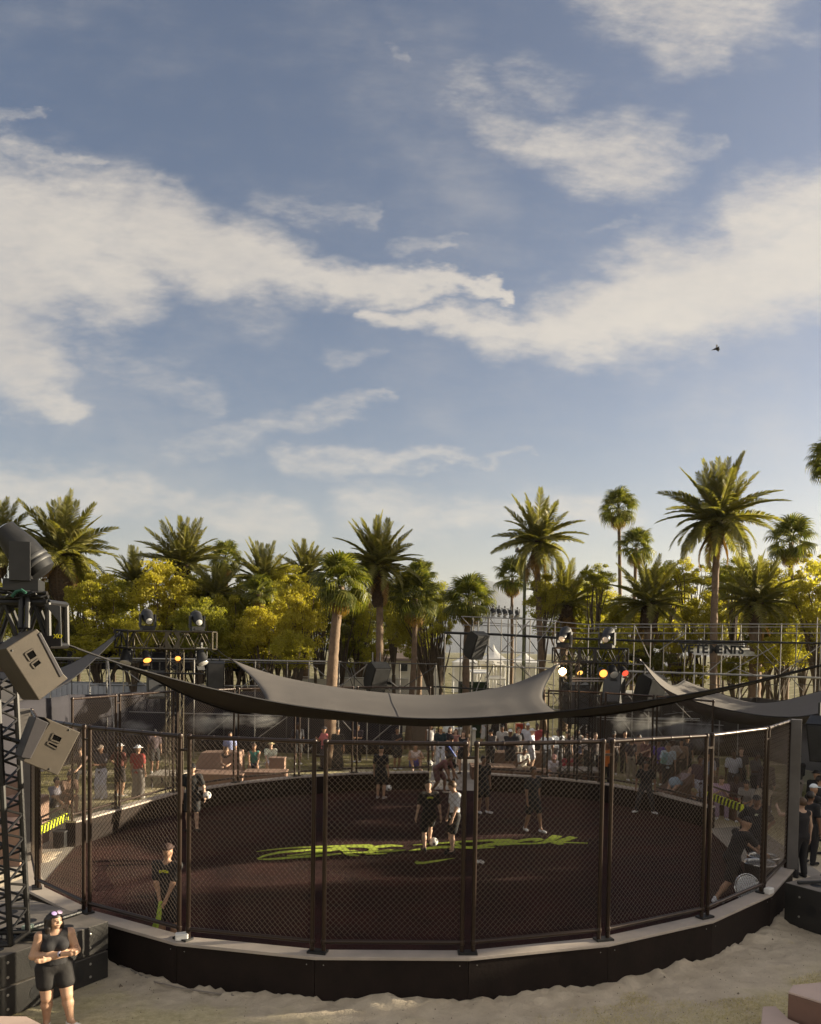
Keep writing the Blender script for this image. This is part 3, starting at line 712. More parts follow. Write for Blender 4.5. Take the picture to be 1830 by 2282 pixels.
# front left tower, close to the camera
DF = 10.9
ft = thing('lighting_tower', 'black lattice truss tower at the left edge, carrying two tilted loudspeakers', 'truss tower', gz(5, 2110, .87))
truss(ft, at(3, 2092, DF+.1), at(-30, 1445, DF+.1), .5, 12, blk_truss, .04, .018)
off = at(60, 1392, DF)
truss(ft, at(-60, 1392, DF), at(128, 1392, DF), .56, 3, blk_truss, .045, .028)
p = at(112, 1392, DF-.30)
MB().prism([at(x, y, DF-.33) for x, y in ((98, 1346), (134, 1350), (137, 1440), (100, 1438), (131, 1408), (131, 1385))], (0, .02, 0)).build('gusset_plate', dark_grey, ft)
MB().prism([at(x, y, DF-.33) for x, y in ((100, 1418), (137, 1414), (137, 1440), (102, 1440))], (0, -.02, 0)).build('gusset_plate', blk_truss, ft)
def text(name, s, size, ext, m, Mw, parent, bold=0):
    cu = bpy.data.curves.new(name, 'FONT'); cu.body = s; cu.size = size; cu.extrude = ext; cu.offset = bold; cu.resolution_u = 3
    t = bpy.data.objects.new(name, cu); COL.objects.link(t); me = bpy.data.meshes.new_from_object(t); bpy.data.objects.remove(t)
    me.materials.clear(); me.materials.append(m); o = inst(name, me, parent, (wm(parent).inverted() @ Mw) if parent else Mw)
    return o
q = at(119, 1422, DF-.36); Mt = Matrix.Translation(q) @ Matrix.Rotation(math.pi/2, 4, 'X')
text('marking', 'XO', .075, .002, glow('yellow_marking', (.7, .6, .02), 0), Mt, ft, .002)
for k, (x0, y0, x1, y1) in enumerate(((2, 1318, 105, 1322), (0, 1333, 108, 1330), (20, 1312, 60, 1316))):
    pole(ft, 'pipe', at(x0-40, y0, DF-.3), at(x1, y1, DF-.3), .028, blk_truss)
cab = MB()
for k in range(9):
    pts = []; x = random.uniform(0, 40)
    for j in range(6): pts.append(at(x+j*13, 1325+random.uniform(-8, 9), DF-.34+random.uniform(-.05, .05)))
    cab.tube(pts, .010, 5)
cb = cab.build('cable_bundle', black); tag(cb, 'tangle of black cables looped on top of the left edge tower', 'cables')
gc = MB().tube([at(x, y, DF-.40) for x, y in ((26, 1330), (36, 1318), (48, 1315), (58, 1322))], .022, 6).build('cloth_wrap', mat('green_wrap', (.02, .09, .06), .7)); tag(gc, 'green wrap tied round the cables on the left edge tower', 'wrap')
# large moving head seen from the side
mh = moving_head(at(54, 1318, DF-.1), 'large black moving head light at the top left edge, close to the camera', math.radians(-75), 40, 1.25)
# tilted loudspeakers: side panels taken as true planes
cab_m = mat('speaker_paint', (.062, .049, .036), .6, var=.12, scale=7, bump=.08, bscale=120); grille_m = mat('speaker_grille', (.03, .026, .03), .6, var=.2, scale=60)
def big_speaker(label, d0, cpx, nrm, body, grille, handles, depth, fit):
    n = Vector(nrm).normalized(); c = at(*cpx, d0)
    def on(px, o=0):
        r = ray(*px); s = (c+n*o-Vector((0, 0, CAMZ))).dot(n)/r.dot(n); return Vector((0, 0, CAMZ))+r*s
    t = thing('loudspeaker', label, 'loudspeaker', c)
    MB().prism([on(p) for p in body], -n*depth).build('cabinet', cab_m, t, bevel=.012)
    MB().prism([on(p, .012) for p in grille], -n*(depth+.02)).build('grille', grille_m, t, bevel=.01)
    for h in handles:
        g = [on(p, .004) for p in h]; MB().prism(g, -n*.02).build('handle_recess', mat('recess_black', (.003, .003, .003), .95, spec=.05), t)  # black plate set slightly proud, painted as the shade inside the handle opening
        ce = sum(g, Vector())/4; fr = MB()
        for a, b_ in zip(g, g[1:]+g[:1]): fr.bar(a+(a-ce)*.08, b_+(b_-ce)*.08, .018, .018, n)
        fr.build('handle_rim', cab_m, t)
    for p in fit: MB().lathe([(.012, -.01), (.012, .012), (.004, .014)], 8, on(p)).build('rigging_bolt', black, t)
    return t, on
s1, on1 = big_speaker('big tan-lit wedge loudspeaker hanging high on the left edge tower', 10.2, (80, 1480), (.66, -.75, .05),
    [(12, 1445), (82, 1401), (90, 1410), (140, 1500), (152, 1512), (87, 1561)], [(84, 1413), (91, 1408), (142, 1503), (134, 1510)],
    [[(57, 1457), (74, 1447), (83, 1462), (67, 1472)], [(71, 1480), (86, 1469), (93, 1478), (78, 1489)]], .72, [(27, 1450)])
for x in (-.02, .14): pole(s1, 'hanging_bracket', at(48+x*90, 1400, 10.45), at(50+x*90, 1322, 10.6), .035, black)
s2, on2 = big_speaker('tan loudspeaker striped by fence shadow, lower on the left edge tower', 10.7, (115, 1660), (.55, -.83, .05),
    [(98, 1598), (179, 1632), (129, 1729), (50, 1697), (62, 1680), (110, 1612)], [(80, 1598), (109, 1611), (68, 1692), (46, 1688)],
    [[(120, 1635), (139, 1644), (133, 1655), (114, 1648)], [(110, 1653), (129, 1662), (126, 1669), (106, 1658)]], .55, [(154, 1627), (110, 1714)])
pole(s2, 'bracket', at(70, 1660, 11.1), at(-5, 1640, 11.0), .03, black)

# ballast blocks under the front towers
def ballast(c0, u, v, size, label, holes, seam=None):
    lx, ly, lz = size; t = thing('ballast_block', label, 'ballast block', c0+u*lx/2+v*ly/2)
    R = Matrix((u, v, Vector((0, 0, 1)))).transposed().to_4x4(); R.translation = c0
    W = wm(t).inverted() @ R
    o = MB().box((lx/2, ly/2, lz/2), (lx-.012, ly-.012, lz-.012)).build('block', conc_block, bevel=.012); o.parent = t; o.matrix_basis = W
    for (x, y) in holes:
        h = inst('hole', SHADE_DISC, t, W @ Matrix.Translation((x*lx, y*ly, lz-.012)))
    for k in range(max(2, int(ly/.55))):
        yy = (k+.5)*ly/max(2, int(ly/.55))
        for zz in (.28, .74): inst('bolt', BOLT, t, W @ Matrix.Translation((.006, yy, lz*zz)) @ Matrix.Rotation(-math.pi/2, 4, 'Y'))
        inst('hole', SHADE_DISC, t, W @ Matrix.Translation((.012, yy+.22, lz*.5)) @ Matrix.Rotation(-math.pi/2, 4, 'Y'))
    return t
conc_block = mat('dusty_black_ballast', (.02, .018, .016), .7, var=.3, scale=3, bump=.15, bscale=40)
def dusty(m, c):
    """pale dust that has settled on whatever faces up"""
    nt = m.node_tree; b = nt.nodes['Principled BSDF']; N = nt.nodes.new; L = nt.links.new; old = b.inputs['Base Color'].links[0].from_socket
    g = N('ShaderNodeNewGeometry'); sp = N('ShaderNodeSeparateXYZ'); L(g.outputs['True Normal'], sp.inputs[0]); n = N('ShaderNodeTexNoise'); n.inputs['Scale'].default_value = 4; n.inputs['Detail'].default_value = 6; L(g.outputs['Position'], n.inputs['Vector'])
    a = N('ShaderNodeMath'); a.operation = 'MULTIPLY_ADD'; L(n.outputs['Fac'], a.inputs[0]); a.inputs[1].default_value = .5; L(sp.outputs['Z'], a.inputs[2])
    r = N('ShaderNodeMapRange'); L(a.outputs[0], r.inputs[0]); r.inputs[1].default_value = .8; r.inputs[2].default_value = 1.35; mx = N('ShaderNodeMix'); mx.data_type = 'RGBA'; L(r.outputs[0], mx.inputs[0]); L(old, mx.inputs[6]); mx.inputs[7].default_value = (*c, 1); L(mx.outputs[2], b.inputs['Base Color'])
dusty(conc_block, (.24, .21, .18))
SHADE_DISC = MB().lathe([(.11, .001), (.11, .0095), (.10, .010), (.005, .0085)], 16).mesh('hole', black, True)  # black disc on the surface, painted as the dark inside a round opening
BOLT = MB().lathe([(.02, 0), (.02, .008), (.006, .012)], 8).mesh('bolt', mat('bolt_steel', (.5, .48, .45), .35, .8), True)
A = gz(243, 2052, .87); u = (gz(75, 2005, .87)-A); u.z = 0; u.normalize(); v = Vector((u.y, -u.x, 0)); v = v if v.y < 0 else -v
A = Vector((A.x, A.y, 0))
ballast(A, u, v, (.62, 2.6, .42), 'lower dark ballast block at the bottom left, nearest the woman', [], 1)
ballast(A+Vector((0, 0, .43)), u, v, (.62, 2.6, .44), 'upper dark ballast block with round holes at the bottom left, nearest the woman', [(.5, .2), (.5, .62), (.4, .86)])
ballast(A+u*.66, u, v, (1.7, 2.6, .42), 'lower ballast block under the left edge tower, beside the pit wall', [])
ballast(A+u*.66+Vector((0, 0, .43)), u, v, (1.7, 2.6, .44), 'pale topped ballast block with round holes under the left edge tower', [(.2, .25), (.55, .22), (.2, .5), (.5, .55), (.85, .3), (.8, .62), (.3, .8), (.6, .85)])
pole(ft, 'base_bar', A+u*.64+v*.02+Vector((0, 0, .89)), A+u*.64+v*1.3+Vector((0, 0, .89)), .03, black)
A2 = gz(1749, 1965, .8); A2.z = 0; v2 = Vector((.54, -.84, 0)).normalized(); u2 = Vector((.84, .54, 0)).normalized()
ballast(A2, u2, v2, (1.1, 2.4, .79), 'dark ballast block with round holes at the right edge beside the pit wall', [(.3, .18), (.72, .2), (.45, .55), (.75, .6), (.3, .8)])
ballast(A2+u2*1.14, u2, v2, (1.1, 2.4, .79), 'second dark ballast block at the right edge, behind the front one', [(.3, .2), (.7, .3), (.4, .6)])
cl = MB().tube([A2+u2*.1+v2*.2+Vector((0, 0, .82)), A2+u2*.7+v2*.5+Vector((0, 0, .83)), A2+u2*1.3+v2*.6+Vector((0, 0, .83))], .03, 7).build('cable', black); tag(cl, 'thick black cable lying over the right edge ballast block', 'cable')
lv = MB().box(A2+u2*1.0+v2*.72+Vector((0, 0, .83)), (.5, .05, .06), Matrix.Rotation(.2, 3, 'Z')).build('spirit_level', mat('lime_plastic', (.55, .68, .03), .4)); tag(lv, 'lime yellow bar lying on the right edge ballast block', 'bar')

# bits lying by the left edge tower
for k, (px, py, c, w, lab) in enumerate(((14, 2090, (.75, .74, .70), .10, 'white cup on the ballast block below the left edge tower'), (62, 2078, (.5, .62, .5), .14, 'pale green box on the ballast block below the left edge tower'), (32, 2081, (.45, .36, .28), .08, 'small tan carton on the ballast block below the left edge tower'))):
    p = gz(px, py, .88); o = MB().box((p.x, p.y, .88+w*.4), (w, w*.8, w*.8), Matrix.Rotation(.4+k, 3, 'Z')).build(('cup', 'box', 'carton')[k], mat('bit_%d' % k, c, .5), bevel=.012); tag(o, lab, ('cup', 'box', 'carton')[k])
fl = MB()
for k in range(5):
    pts = [gz(random.uniform(0, 110), random.uniform(2070, 2098), .9)+Vector((0, 0, random.uniform(0, .05))) for _ in range(5)]; fl.tube(pts, .018, 5)
tag(fl.build('cable_bundle', black), 'black cables heaped on the ballast at the foot of the left edge tower', 'cables')

# ------------------------------------------------------------------ shade sails
sail_m = mat('grey_shade_cloth', (.088, .077, .069), .85, var=.12, scale=1.2, bump=.12, bscale=300)
def sail_mat():
    m = sail_m; nt = m.node_tree; b = nt.nodes['Principled BSDF']; out = [n for n in nt.nodes if n.type == 'OUTPUT_MATERIAL'][0]
    return m
sail_mat()
def resample(pts, n):
    P = [Vector(p) for p in pts]
    d = [0]
    for a, b in zip(P, P[1:]): d.append(d[-1]+(b-a).length)
    out = []
    def cr(i, t):
        p0, p1, p2, p3 = P[max(i-1, 0)], P[i], P[i+1], P[min(i+2, len(P)-1)]
        return .5*((2*p1)+(p2-p0)*t+(2*p0-5*p1+4*p2-p3)*t*t+(3*p1-p0-3*p2+p3)*t*t*t)
    for k in range(n+1):
        s = d[-1]*k/n; i = 0
        while i < len(P)-2 and d[i+1] < s: i += 1
        out.append(cr(i, min(1, max(0, (s-d[i])/max(1e-6, d[i+1]-d[i])))))
    return out
def sail(label, Nr, Bk, Lf, Rt, n=48, m=32, sag=lambda s, t: 0, seam=None, edge=True):
    Nn = resample([at(*p) for p in Nr], n); Bb = resample([at(*p) for p in Bk], n); Ll = resample([at(*p) for p in Lf], m); Rr = resample([at(*p) for p in Rt], m)
    V = []; top = []
    for j in range(m+1):
        t = j/m
        for i in range(n+1):
            s = i/n
            p = Nn[i]*(1-t)+Bb[i]*t+Ll[j]*(1-s)+Rr[j]*s-(Nn[0]*(1-s)*(1-t)+Nn[n]*s*(1-t)+Bb[0]*(1-s)*t+Bb[n]*s*t)
            p = p+Vector((0, 0, sag(s, t))); V.append(p)
    F = [(j*(n+1)+i, j*(n+1)+i+1, (j+1)*(n+1)+i+1, (j+1)*(n+1)+i) for j in range(m) for i in range(n)]
    root = thing('shade_sail', label, 'shade sail', V[0])
    mb = MB(); mb.add(V, F); o = mb.build('cloth', sail_m, root, True, fix=False)
    so_ = o.modifiers.new('thickness', 'SOLIDIFY'); so_.thickness = .006; so_.offset = 0
    hem = MB()
    for c in (Nn, Bb, Ll, Rr): hem.tube([p+Vector((0, 0, sag(0, 0)*0)) for p in c], .016, 5)
    hem.build('edge_cable', blackcloth, root, True)
    for c_, d_ in ((Nn[0], Nn[1]), (Nn[n], Nn[n-1]), (Bb[0], Bb[1]), (Bb[n], Bb[n-1])):
        ax_ = (c_-d_).normalized(); MB().lathe([(.055, -.012), (.075, 0), (.055, .012), (.04, 0), (.055, -.012)], 12, c_+ax_*.06, ax_.orthogonal().to_track_quat('Z', 'Y').to_matrix()).build('corner_ring', galv, root, True); MB().bar(c_-ax_*.22, c_+ax_*.02, .10, .014).build('corner_plate', blackcloth, root)
    if seam is not None:
        i = int(seam*n); MB().tube([V[j*(n+1)+i]+Vector((0, 0, .003)) for j in range(m+1)], .012, 4).build('seam', mat('sail_seam', (.06, .052, .05), .9), root)
    return root
sail('large grey shade sail slung low over the pit between the towers',
     [(140, 1434, 11.2), (300, 1489, 12.3), (500, 1541, 13.5), (700, 1578, 14.6), (950, 1602, 15.2), (1200, 1590, 15), (1450, 1560, 14.2), (1640, 1527, 13.4), (1830, 1482, 12.5), (1935, 1455, 12)],
     [(516, 1470, 26.5), (600, 1501, 25.8), (700, 1526, 25), (820, 1545, 24.4), (950, 1554, 24.2), (1050, 1546, 24.5), (1150, 1523, 25.3), (1242, 1482, 27)],
     [(140, 1434, 11.2), (300, 1493, 12.4), (430, 1556, 14.0), (540, 1590, 16.2), (588, 1574, 18.8), (590, 1550, 20.5), (560, 1508, 23.5), (516, 1470, 26.5)],
     [(1935, 1455, 12), (1640, 1533, 13.7), (1400, 1586, 15.8), (1265, 1596, 18.6), (1213, 1565, 21), (1214, 1530, 23.5), (1242, 1482, 27)],
     56, 36, lambda s, t: .95*16*s*(1-s)*t*(1-t)-.12*math.sin(math.pi*s)**.7*math.exp(-((t-.10)/.10)**2)*min(1, t/.05), .47)
sail('second grey shade sail sagging over the right side stands',
     [(1430, 1474, 27.5), (1482, 1535, 25.5), (1580, 1572, 23.5), (1720, 1597, 21.5), (1830, 1590, 21), (1990, 1545, 20)],
     [(1525, 1516, 33), (1600, 1544, 32), (1700, 1567, 31), (1830, 1540, 30), (1990, 1485, 29)],
     [(1430, 1474, 27.5), (1468, 1508, 28.5), (1500, 1528, 30), (1525, 1516, 33)], [(1990, 1545, 20), (1975, 1540, 24), (1990, 1485, 29)], 30, 16,
     lambda s, t: -.25*math.sin(math.pi*s)*math.exp(-((t-.15)/.2)**2)*min(1, t/.08))
sail('dark shade sail corner stretched behind the left edge loudspeakers',
     [(268, 1412, 27.3), (205, 1475, 25), (150, 1520, 22), (60, 1560, 19), (-60, 1580, 17)],
     [(266, 1408, 27.8), (200, 1456, 28), (130, 1490, 28), (40, 1500, 27), (-60, 1490, 26)],
     [(268, 1412, 27.3), (266, 1408, 27.8)], [(-60, 1580, 17), (-60, 1530, 22), (-60, 1490, 26)], 20, 8)
def rope(p, q, label, sag=.05, r=.012):
    P = [Vector(p).lerp(Vector(q), k/12)-Vector((0, 0, sag*4*(k/12)*(1-k/12))) for k in range(13)]
    o = MB().tube(P, r, 5).build('guy_rope', blackcloth); tag(o, label, 'rope')
rope(at(137, 1432, 11.15), at(128, 1425, DF-.2), 'short black rope tying the large sail to the left edge tower')
rope(at(516, 1470, 26.5), at(478, 1440, 27.5), 'black rope from the rear left corner of the large sail to the tan tower')
rope(at(268, 1410, 27.4), at(320, 1400, 27.5), 'black rope from the small dark sail to the tan tower')
rope(at(1242, 1482, 27), at(1250, 1474, 27.8), 'short rope tying the rear right corner of the large sail to the black tower')
rope(at(1430, 1474, 27.5), at(1396, 1448, 28), 'rope tying the right side sail to the black tower')
rope(at(375, 1393, 27), at(484, 1458, 27.2), 'thin dark guy rope slanting across the head of the tan tower', .02, .01)

# ------------------------------------------------------------------ scaffolds and scrims
def level(px, py, d): return at(px, py, d).z
def scaffold(label, posts, rails, braces, d0, d1, pm, loc):
    root = thing('scaffold', label, 'scaffold', loc)
    for px, ytop, row in posts:
        d = d0 if row == 0 else d1; t = at(px, ytop, d); pole(root, 'upright', (t.x, d, 0), t, .026, pm[row])
    for (x0, y0, x1, y1, row, r, mi) in rails:
        d = d0 if row == 0 else d1
        pole(root, 'ledger', at(x0, y0, d-.05), at(x1, y1, d-.05), r, pm[mi])
    for (x0, y0, x1, y1, row) in braces:
        d = d0 if row == 0 else d1; pole(root, 'brace', at(x0, y0, d-.09), at(x1, y1, d-.09), .022, pm[row])
    for px, ytop, row in posts:
        if row == 0:
            for yy in (1478, 1528, 1592):
                if yy > ytop+8: p = at(px, yy, d0); pole(root, 'transom', p, (p.x, d1, p.z), .02, pm[1], 6)
    return root
LS = [(112, 1466, 0), (160, 1466, 1), (200, 1466, 0), (275, 1466, 0), (330, 1468, 1), (395, 1468, 1), (433, 1468, 0), (500, 1470, 1), (569, 1471, 0), (640, 1472, 1), (689, 1473, 0), (756, 1476, 0), (790, 1476, 1), (820, 1477, 0), (848, 1477, 1), (892, 1478, 0), (972, 1480, 0)]
sc1 = scaffold('weathered pipe scaffold along the back left of the pit', LS,
    [(108, 1466, 420, 1469, 0, .034, 2), (420, 1469, 760, 1475, 0, .034, 2), (745, 1476, 975, 1480, 0, .03, 1), (108, 1470, 760, 1480, 1, .026, 1), (400, 1528, 640, 1529, 0, .024, 0), (220, 1528, 400, 1528, 1, .024, 1), (640, 1530, 830, 1536, 1, .022, 1), (750, 1534, 960, 1536, 0, .028, 1),
     (280, 1586, 630, 1596, 0, .024, 0), (240, 1592, 640, 1589, 1, .018, 0), (640, 1594, 980, 1600, 1, .02, 1)],
    [(258, 1478, 338, 1538, 0), (430, 1478, 500, 1528, 1), (505, 1560, 590, 1490, 0), (570, 1478, 640, 1530, 1), (690, 1478, 760, 1535, 0), (757, 1532, 820, 1480, 0), (820, 1480, 892, 1536, 0), (760, 1480, 830, 1550, 1), (770, 1480, 790, 1540, 1), (850, 1480, 815, 1545, 1), (892, 1536, 972, 1484, 1), (840, 1484, 870, 1540, 0),
     (560, 1655, 640, 1598, 0), (450, 1650, 510, 1598, 0), (690, 1670, 760, 1600, 0), (820, 1670, 760, 1602, 0), (820, 1660, 890, 1600, 0), (330, 1650, 400, 1590, 1)], 36.5, 38.4, (galv, dull_galv, mat('pale_rail', (.32, .31, .30), .5, .2)), (at(400, 1450, 37).x, 37, 0))
pole(sc1, 'raker', at(240, 1466, 36), (at(262, 1450, 34).x, 34, 0), .035, galv)
pole(sc1, 'raker', at(237, 1466, 36), (at(232, 1450, 35).x, 35.4, 0), .035, dull_galv)
RS = [(992, 1410, 0), (1027, 1410, 1), (1054, 1376, 0), (1056, 1395, 1), (1088, 1374, 1), (1090, 1376, 0), (1118, 1380, 0), (1133, 1380, 1), (1151, 1378, 0), (1182, 1381, 0), (1172, 1396, 1), (1200, 1400, 1), (1237, 1386, 0), (1250, 1388, 1), (1312, 1391, 0), (1335, 1392, 1), (1414, 1392, 0), (1451, 1391, 0), (1480, 1391, 1), (1528, 1391, 0), (1570, 1391, 1), (1610, 1392, 0), (1652, 1391, 0), (1691, 1391, 1), (1742, 1389, 0), (1776, 1392, 1), (1822, 1376, 0), (1830, 1392, 1), (1880, 1390, 0), (1940, 1390, 1)]
sc2 = scaffold('tall open pipe scaffold along the back right of the pit', RS,
    [(1028, 1374, 1180, 1380, 0, .024, 0), (1180, 1380, 1320, 1393, 0, .024, 0), (1320, 1391, 1960, 1391, 0, .024, 0), (1030, 1393, 1190, 1396, 1, .02, 0), (1190, 1396, 1330, 1402, 1, .02, 0), (1060, 1386, 1240, 1398, 1, .02, 0), (1320, 1398, 1960, 1397, 1, .02, 0),
     (1310, 1411, 1960, 1411, 0, .024, 0), (1190, 1406, 1310, 1412, 0, .02, 0),
     (990, 1410, 1110, 1414, 0, .06, 3), (1110, 1414, 1250, 1422, 0, .06, 3), (1250, 1422, 1420, 1428, 0, .055, 3), (1420, 1428, 1680, 1431, 0, .07, 3), (1680, 1431, 1960, 1436, 0, .05, 3),
     (1115, 1452, 1190, 1455, 0, .02, 0), (975, 1466, 1240, 1473, 0, .02, 0), (980, 1485, 1130, 1486, 0, .026, 1), (1128, 1486, 1240, 1490, 0, .034, 2), (1395, 1480, 1440, 1481, 0, .025, 0), (1390, 1496, 1620, 1503, 0, .05, 2), (1620, 1503, 1960, 1516, 0, .05, 2),
     (965, 1530, 1090, 1537, 0, .04, 3), (1205, 1544, 1300, 1549, 0, .035, 3), (1300, 1549, 1480, 1562, 0, .035, 3), (1480, 1562, 1700, 1588, 0, .035, 3),
     (1225, 1580, 1300, 1588, 0, .026, 0), (1330, 1598, 1560, 1606, 0, .024, 0), (1340, 1603, 1640, 1618, 1, .024, 0), (1480, 1592, 1700, 1568, 1, .014, 0), (1440, 1600, 1560, 1602, 1, .03, 2)],
    [(1056, 1380, 1030, 1480, 0), (1030, 1376, 1100, 1452, 0), (1000, 1412, 1060, 1480, 1), (1092, 1378, 1146, 1452, 0), (1118, 1452, 1180, 1384, 0), (1150, 1382, 1200, 1454, 1), (1234, 1388, 1198, 1432, 0), (1060, 1545, 1075, 1500, 0), (1000, 1500, 1055, 1545, 1), (1076, 1540, 1100, 1480, 1), (1160, 1480, 1186, 1512, 0), (1186, 1512, 1145, 1475, 1),
     (1415, 1395, 1447, 1465, 0), (1480, 1440, 1530, 1392, 1), (1528, 1411, 1460, 1455, 0), (1560, 1512, 1620, 1462, 0), (1620, 1500, 1730, 1438, 0), (1640, 1490, 1690, 1508, 0), (1685, 1440, 1740, 1500, 1), (1742, 1500, 1830, 1438, 0), (1790, 1430, 1760, 1520, 1), (1700, 1436, 1790, 1540, 1), (1820, 1440, 1760, 1500, 1),
     (1222, 1530, 1262, 1590, 0), (1250, 1506, 1290, 1580, 0), (1290, 1500, 1230, 1575, 1), (1380, 1530, 1330, 1580, 1), (1380, 1528, 1445, 1598, 0), (1445, 1598, 1515, 1690, 0), (1330, 1560, 1360, 1600, 1), (1255, 1670, 1320, 1590, 0), (1385, 1600, 1440, 1680, 0), (1450, 1602, 1400, 1680, 1), (1505, 1565, 1545, 1606, 0), (1420, 1500, 1380, 1545, 0), (1470, 1510, 1500, 1540, 1), (1540, 1660, 1590, 1600, 1), (1620, 1680, 1570, 1610, 1)], 38.5, 40.4, (galv, dull_galv, mat('pale_rail', (.5, .49, .47)), blk_truss), (at(1450, 1450, 39).x, 39, 0))
hung_speaker(at(840, 1508, 36.2), 'black loudspeaker hanging from the back scaffold above the large sail', .5, 30, 1.6, .3)
hung_speaker(at(1061, 1437, 38.2), 'black loudspeaker hanging under the dark beam at the rear entrance', .6, 25, 1.5, .4)
hung_speaker(at(1286, 1566, 34), 'tall black loudspeaker behind the right end of the large sail', .1, 8, 2.0, .25)
hung_speaker(at(1368, 1536, 36), 'black loudspeaker facing left beside the black tower', -.5, -15, 1.6, .2)
hung_speaker(at(1448, 1542, 36.5), 'grey black loudspeaker right of the black tower under the sail', .4, 20, 1.9, .2)
hung_speaker(at(480, 1505, 36.2), 'black loudspeaker on the back scaffold right of the tan tower', .3, 12, 1.5, .2)
hung_speaker(at(1838, 1645, 15.5), 'dark loudspeaker cut by the right edge of the picture', -.7, 25, 1.0, .3)
# five small floodlights on the scaffold top
for i, x in enumerate((1099, 1112, 1125, 1138, 1153)):
    p = at(x, 1371+i*1.2, 38.5)
    lab = ('leftmost of the five', 'second from the left of the five', 'middle one of the five', 'second from the right of the five', 'rightmost of the five')[i]
    stage_lamp(p+Vector((0, 0, .2)), lab+' floodlights in a row on the scaffold top', None, 150, .5, .9, 'floodlights on the scaffold top')
# block letters
sg = thing('letter_sign', 'row of black block letters hanging under the dark scaffold beam', 'sign', at(1587, 1442, 38.2))
wds = 'VETEMENTS'; x0, x1 = 1516, 1662
for i, ch in enumerate(wds):
    px = x0+(x1-x0)*i/len(wds)
    p = at(px, 1454+i*.35, 38.1); text('letter', ch, .54, .04, black, Matrix.Translation(p) @ Matrix.Rotation(math.pi/2, 4, 'X'), sg, .018)
pole(sg, 'mounting_bar', at(x0-3, 1433, 38.25), at(x1+3, 1436, 38.25), .03, black)

def scrim(label, pts, z0, z1, m, n=10):
    V = []; F = []; nz = 6; k = 0
    for (x, y), (x2, y2) in zip(pts, pts[1:]):
        for i in range(n+1):
            s = i/n; px, py = x+(x2-x)*s, y+(y2-y)*s
            for j in range(nz+1):
                t = j/nz; a = .06*math.sin(k*.9)+.05*vn(k*.35, j*.6, 5); nx_, ny_ = -(y2-y), (x2-x); L = math.hypot(nx_, ny_)
                V.append((px+nx_/L*a, py+ny_/L*a, z0+(z1-z0)*t-(.05*math.sin(k*.63)**2 if j == nz else 0)))
            k += 1
    cols = len(V)//(nz+1)
    F = [(c*(nz+1)+j, (c+1)*(nz+1)+j, (c+1)*(nz+1)+j+1, c*(nz+1)+j+1) for c in range(cols-1) for j in range(nz)]
    mb = MB(); mb.add(V, F); o = mb.build('scrim', m, None, True, fix=False); s_ = o.modifiers.new('thickness', 'SOLIDIFY'); s_.thickness = .01
    tag(o, label, 'scrim'); return o
scr_l = mat('dark_violet_scrim', (.022, .02, .027), .9, var=.35, scale=.6); scr_r = mat('dark_brown_scrim', (.045, .036, .030), .9, var=.35, scale=.6)
def xz(px, d): return (at(px, 1450, d).x, d)
scrim('dark scrim cloth hung along the back left scaffold', [(-15.5, 19), (-14.5, 27), xz(150, 34), xz(400, 38.8), xz(680, 38.8), xz(900, 38.8)], 0, 2.95, scr_l, 9)
scrim('dark brown scrim cloth hung along the back right scaffold', [xz(1295, 40.8), xz(1500, 40.8), xz(1690, 40), (18.2, 33), (18.6, 25), (17.5, 16)], 0, 3.0, scr_r, 9)
scrim('dark netting above the container behind the back left scaffold', [xz(150, 44), xz(300, 44), xz(560, 44)], 3.75, 4.75, scr_l, 8)

# mist blown from the cooling pipes
def mist_mat():
    m = bpy.data.materials.new('cooling_mist'); m.use_nodes = True; nt = m.node_tree; nt.nodes.clear(); N = nt.nodes.new; L = nt.links.new
    o = N('ShaderNodeOutputMaterial'); v = N('ShaderNodeVolumePrincipled'); v.inputs['Color'].default_value = (.95, .93, .9, 1)
    tc = N('ShaderNodeTexCoord'); ln = N('ShaderNodeVectorMath'); ln.operation = 'LENGTH'; L(tc.outputs['Object'], ln.inputs[0])
    n = N('ShaderNodeTexNoise'); n.inputs['Scale'].default_value = 2.6; n.inputs['Detail'].default_value = 3; L(tc.outputs['Object'], n.inputs['Vector'])
    a = N('ShaderNodeMath'); a.operation = 'MULTIPLY_ADD'; L(n.outputs['Fac'], a.inputs[0]); a.inputs[1].default_value = -1.3; L(ln.outputs['Value'], a.inputs[2])
    r = N('ShaderNodeMapRange'); L(a.outputs[0], r.inputs[0]); r.inputs[1].default_value = .28; r.inputs[2].default_value = -.45; r.inputs[3].default_value = 0; r.inputs[4].default_value = 1.1
    L(r.outputs[0], v.inputs['Density']); L(v.outputs[0], o.inputs['Volume']); return m
mistm = mist_mat(); MST = MB().lathe([(math.sin(math.pi*k/10)+.001, -math.cos(math.pi*k/10)) for k in range(11)], 14).mesh('mist', mistm)
for (px, py, d, sx, sz) in ((455, 1612, 35.8, .9, .55), (512, 1606, 35.9, .8, .45), (585, 1606, 35.8, .9, .4), (300, 1622, 35.6, .9, .4), (1386, 1612, 37.6, .55, .55), (1440, 1632, 37.6, .9, 1.0), (1510, 1625, 37.5, .9, .7), (1570, 1640, 37.3, 1.0, .8), (1800, 1690, 27.5, 1.3, 1.3)):
    o = inst('mist', MST); o.matrix_basis = Matrix.Translation(at(px, py, d)) @ Matrix.Diagonal((sx, .55, sz, 1)); tag(o, 'pale puff of cooling mist by the scaffold', None, kind='stuff')
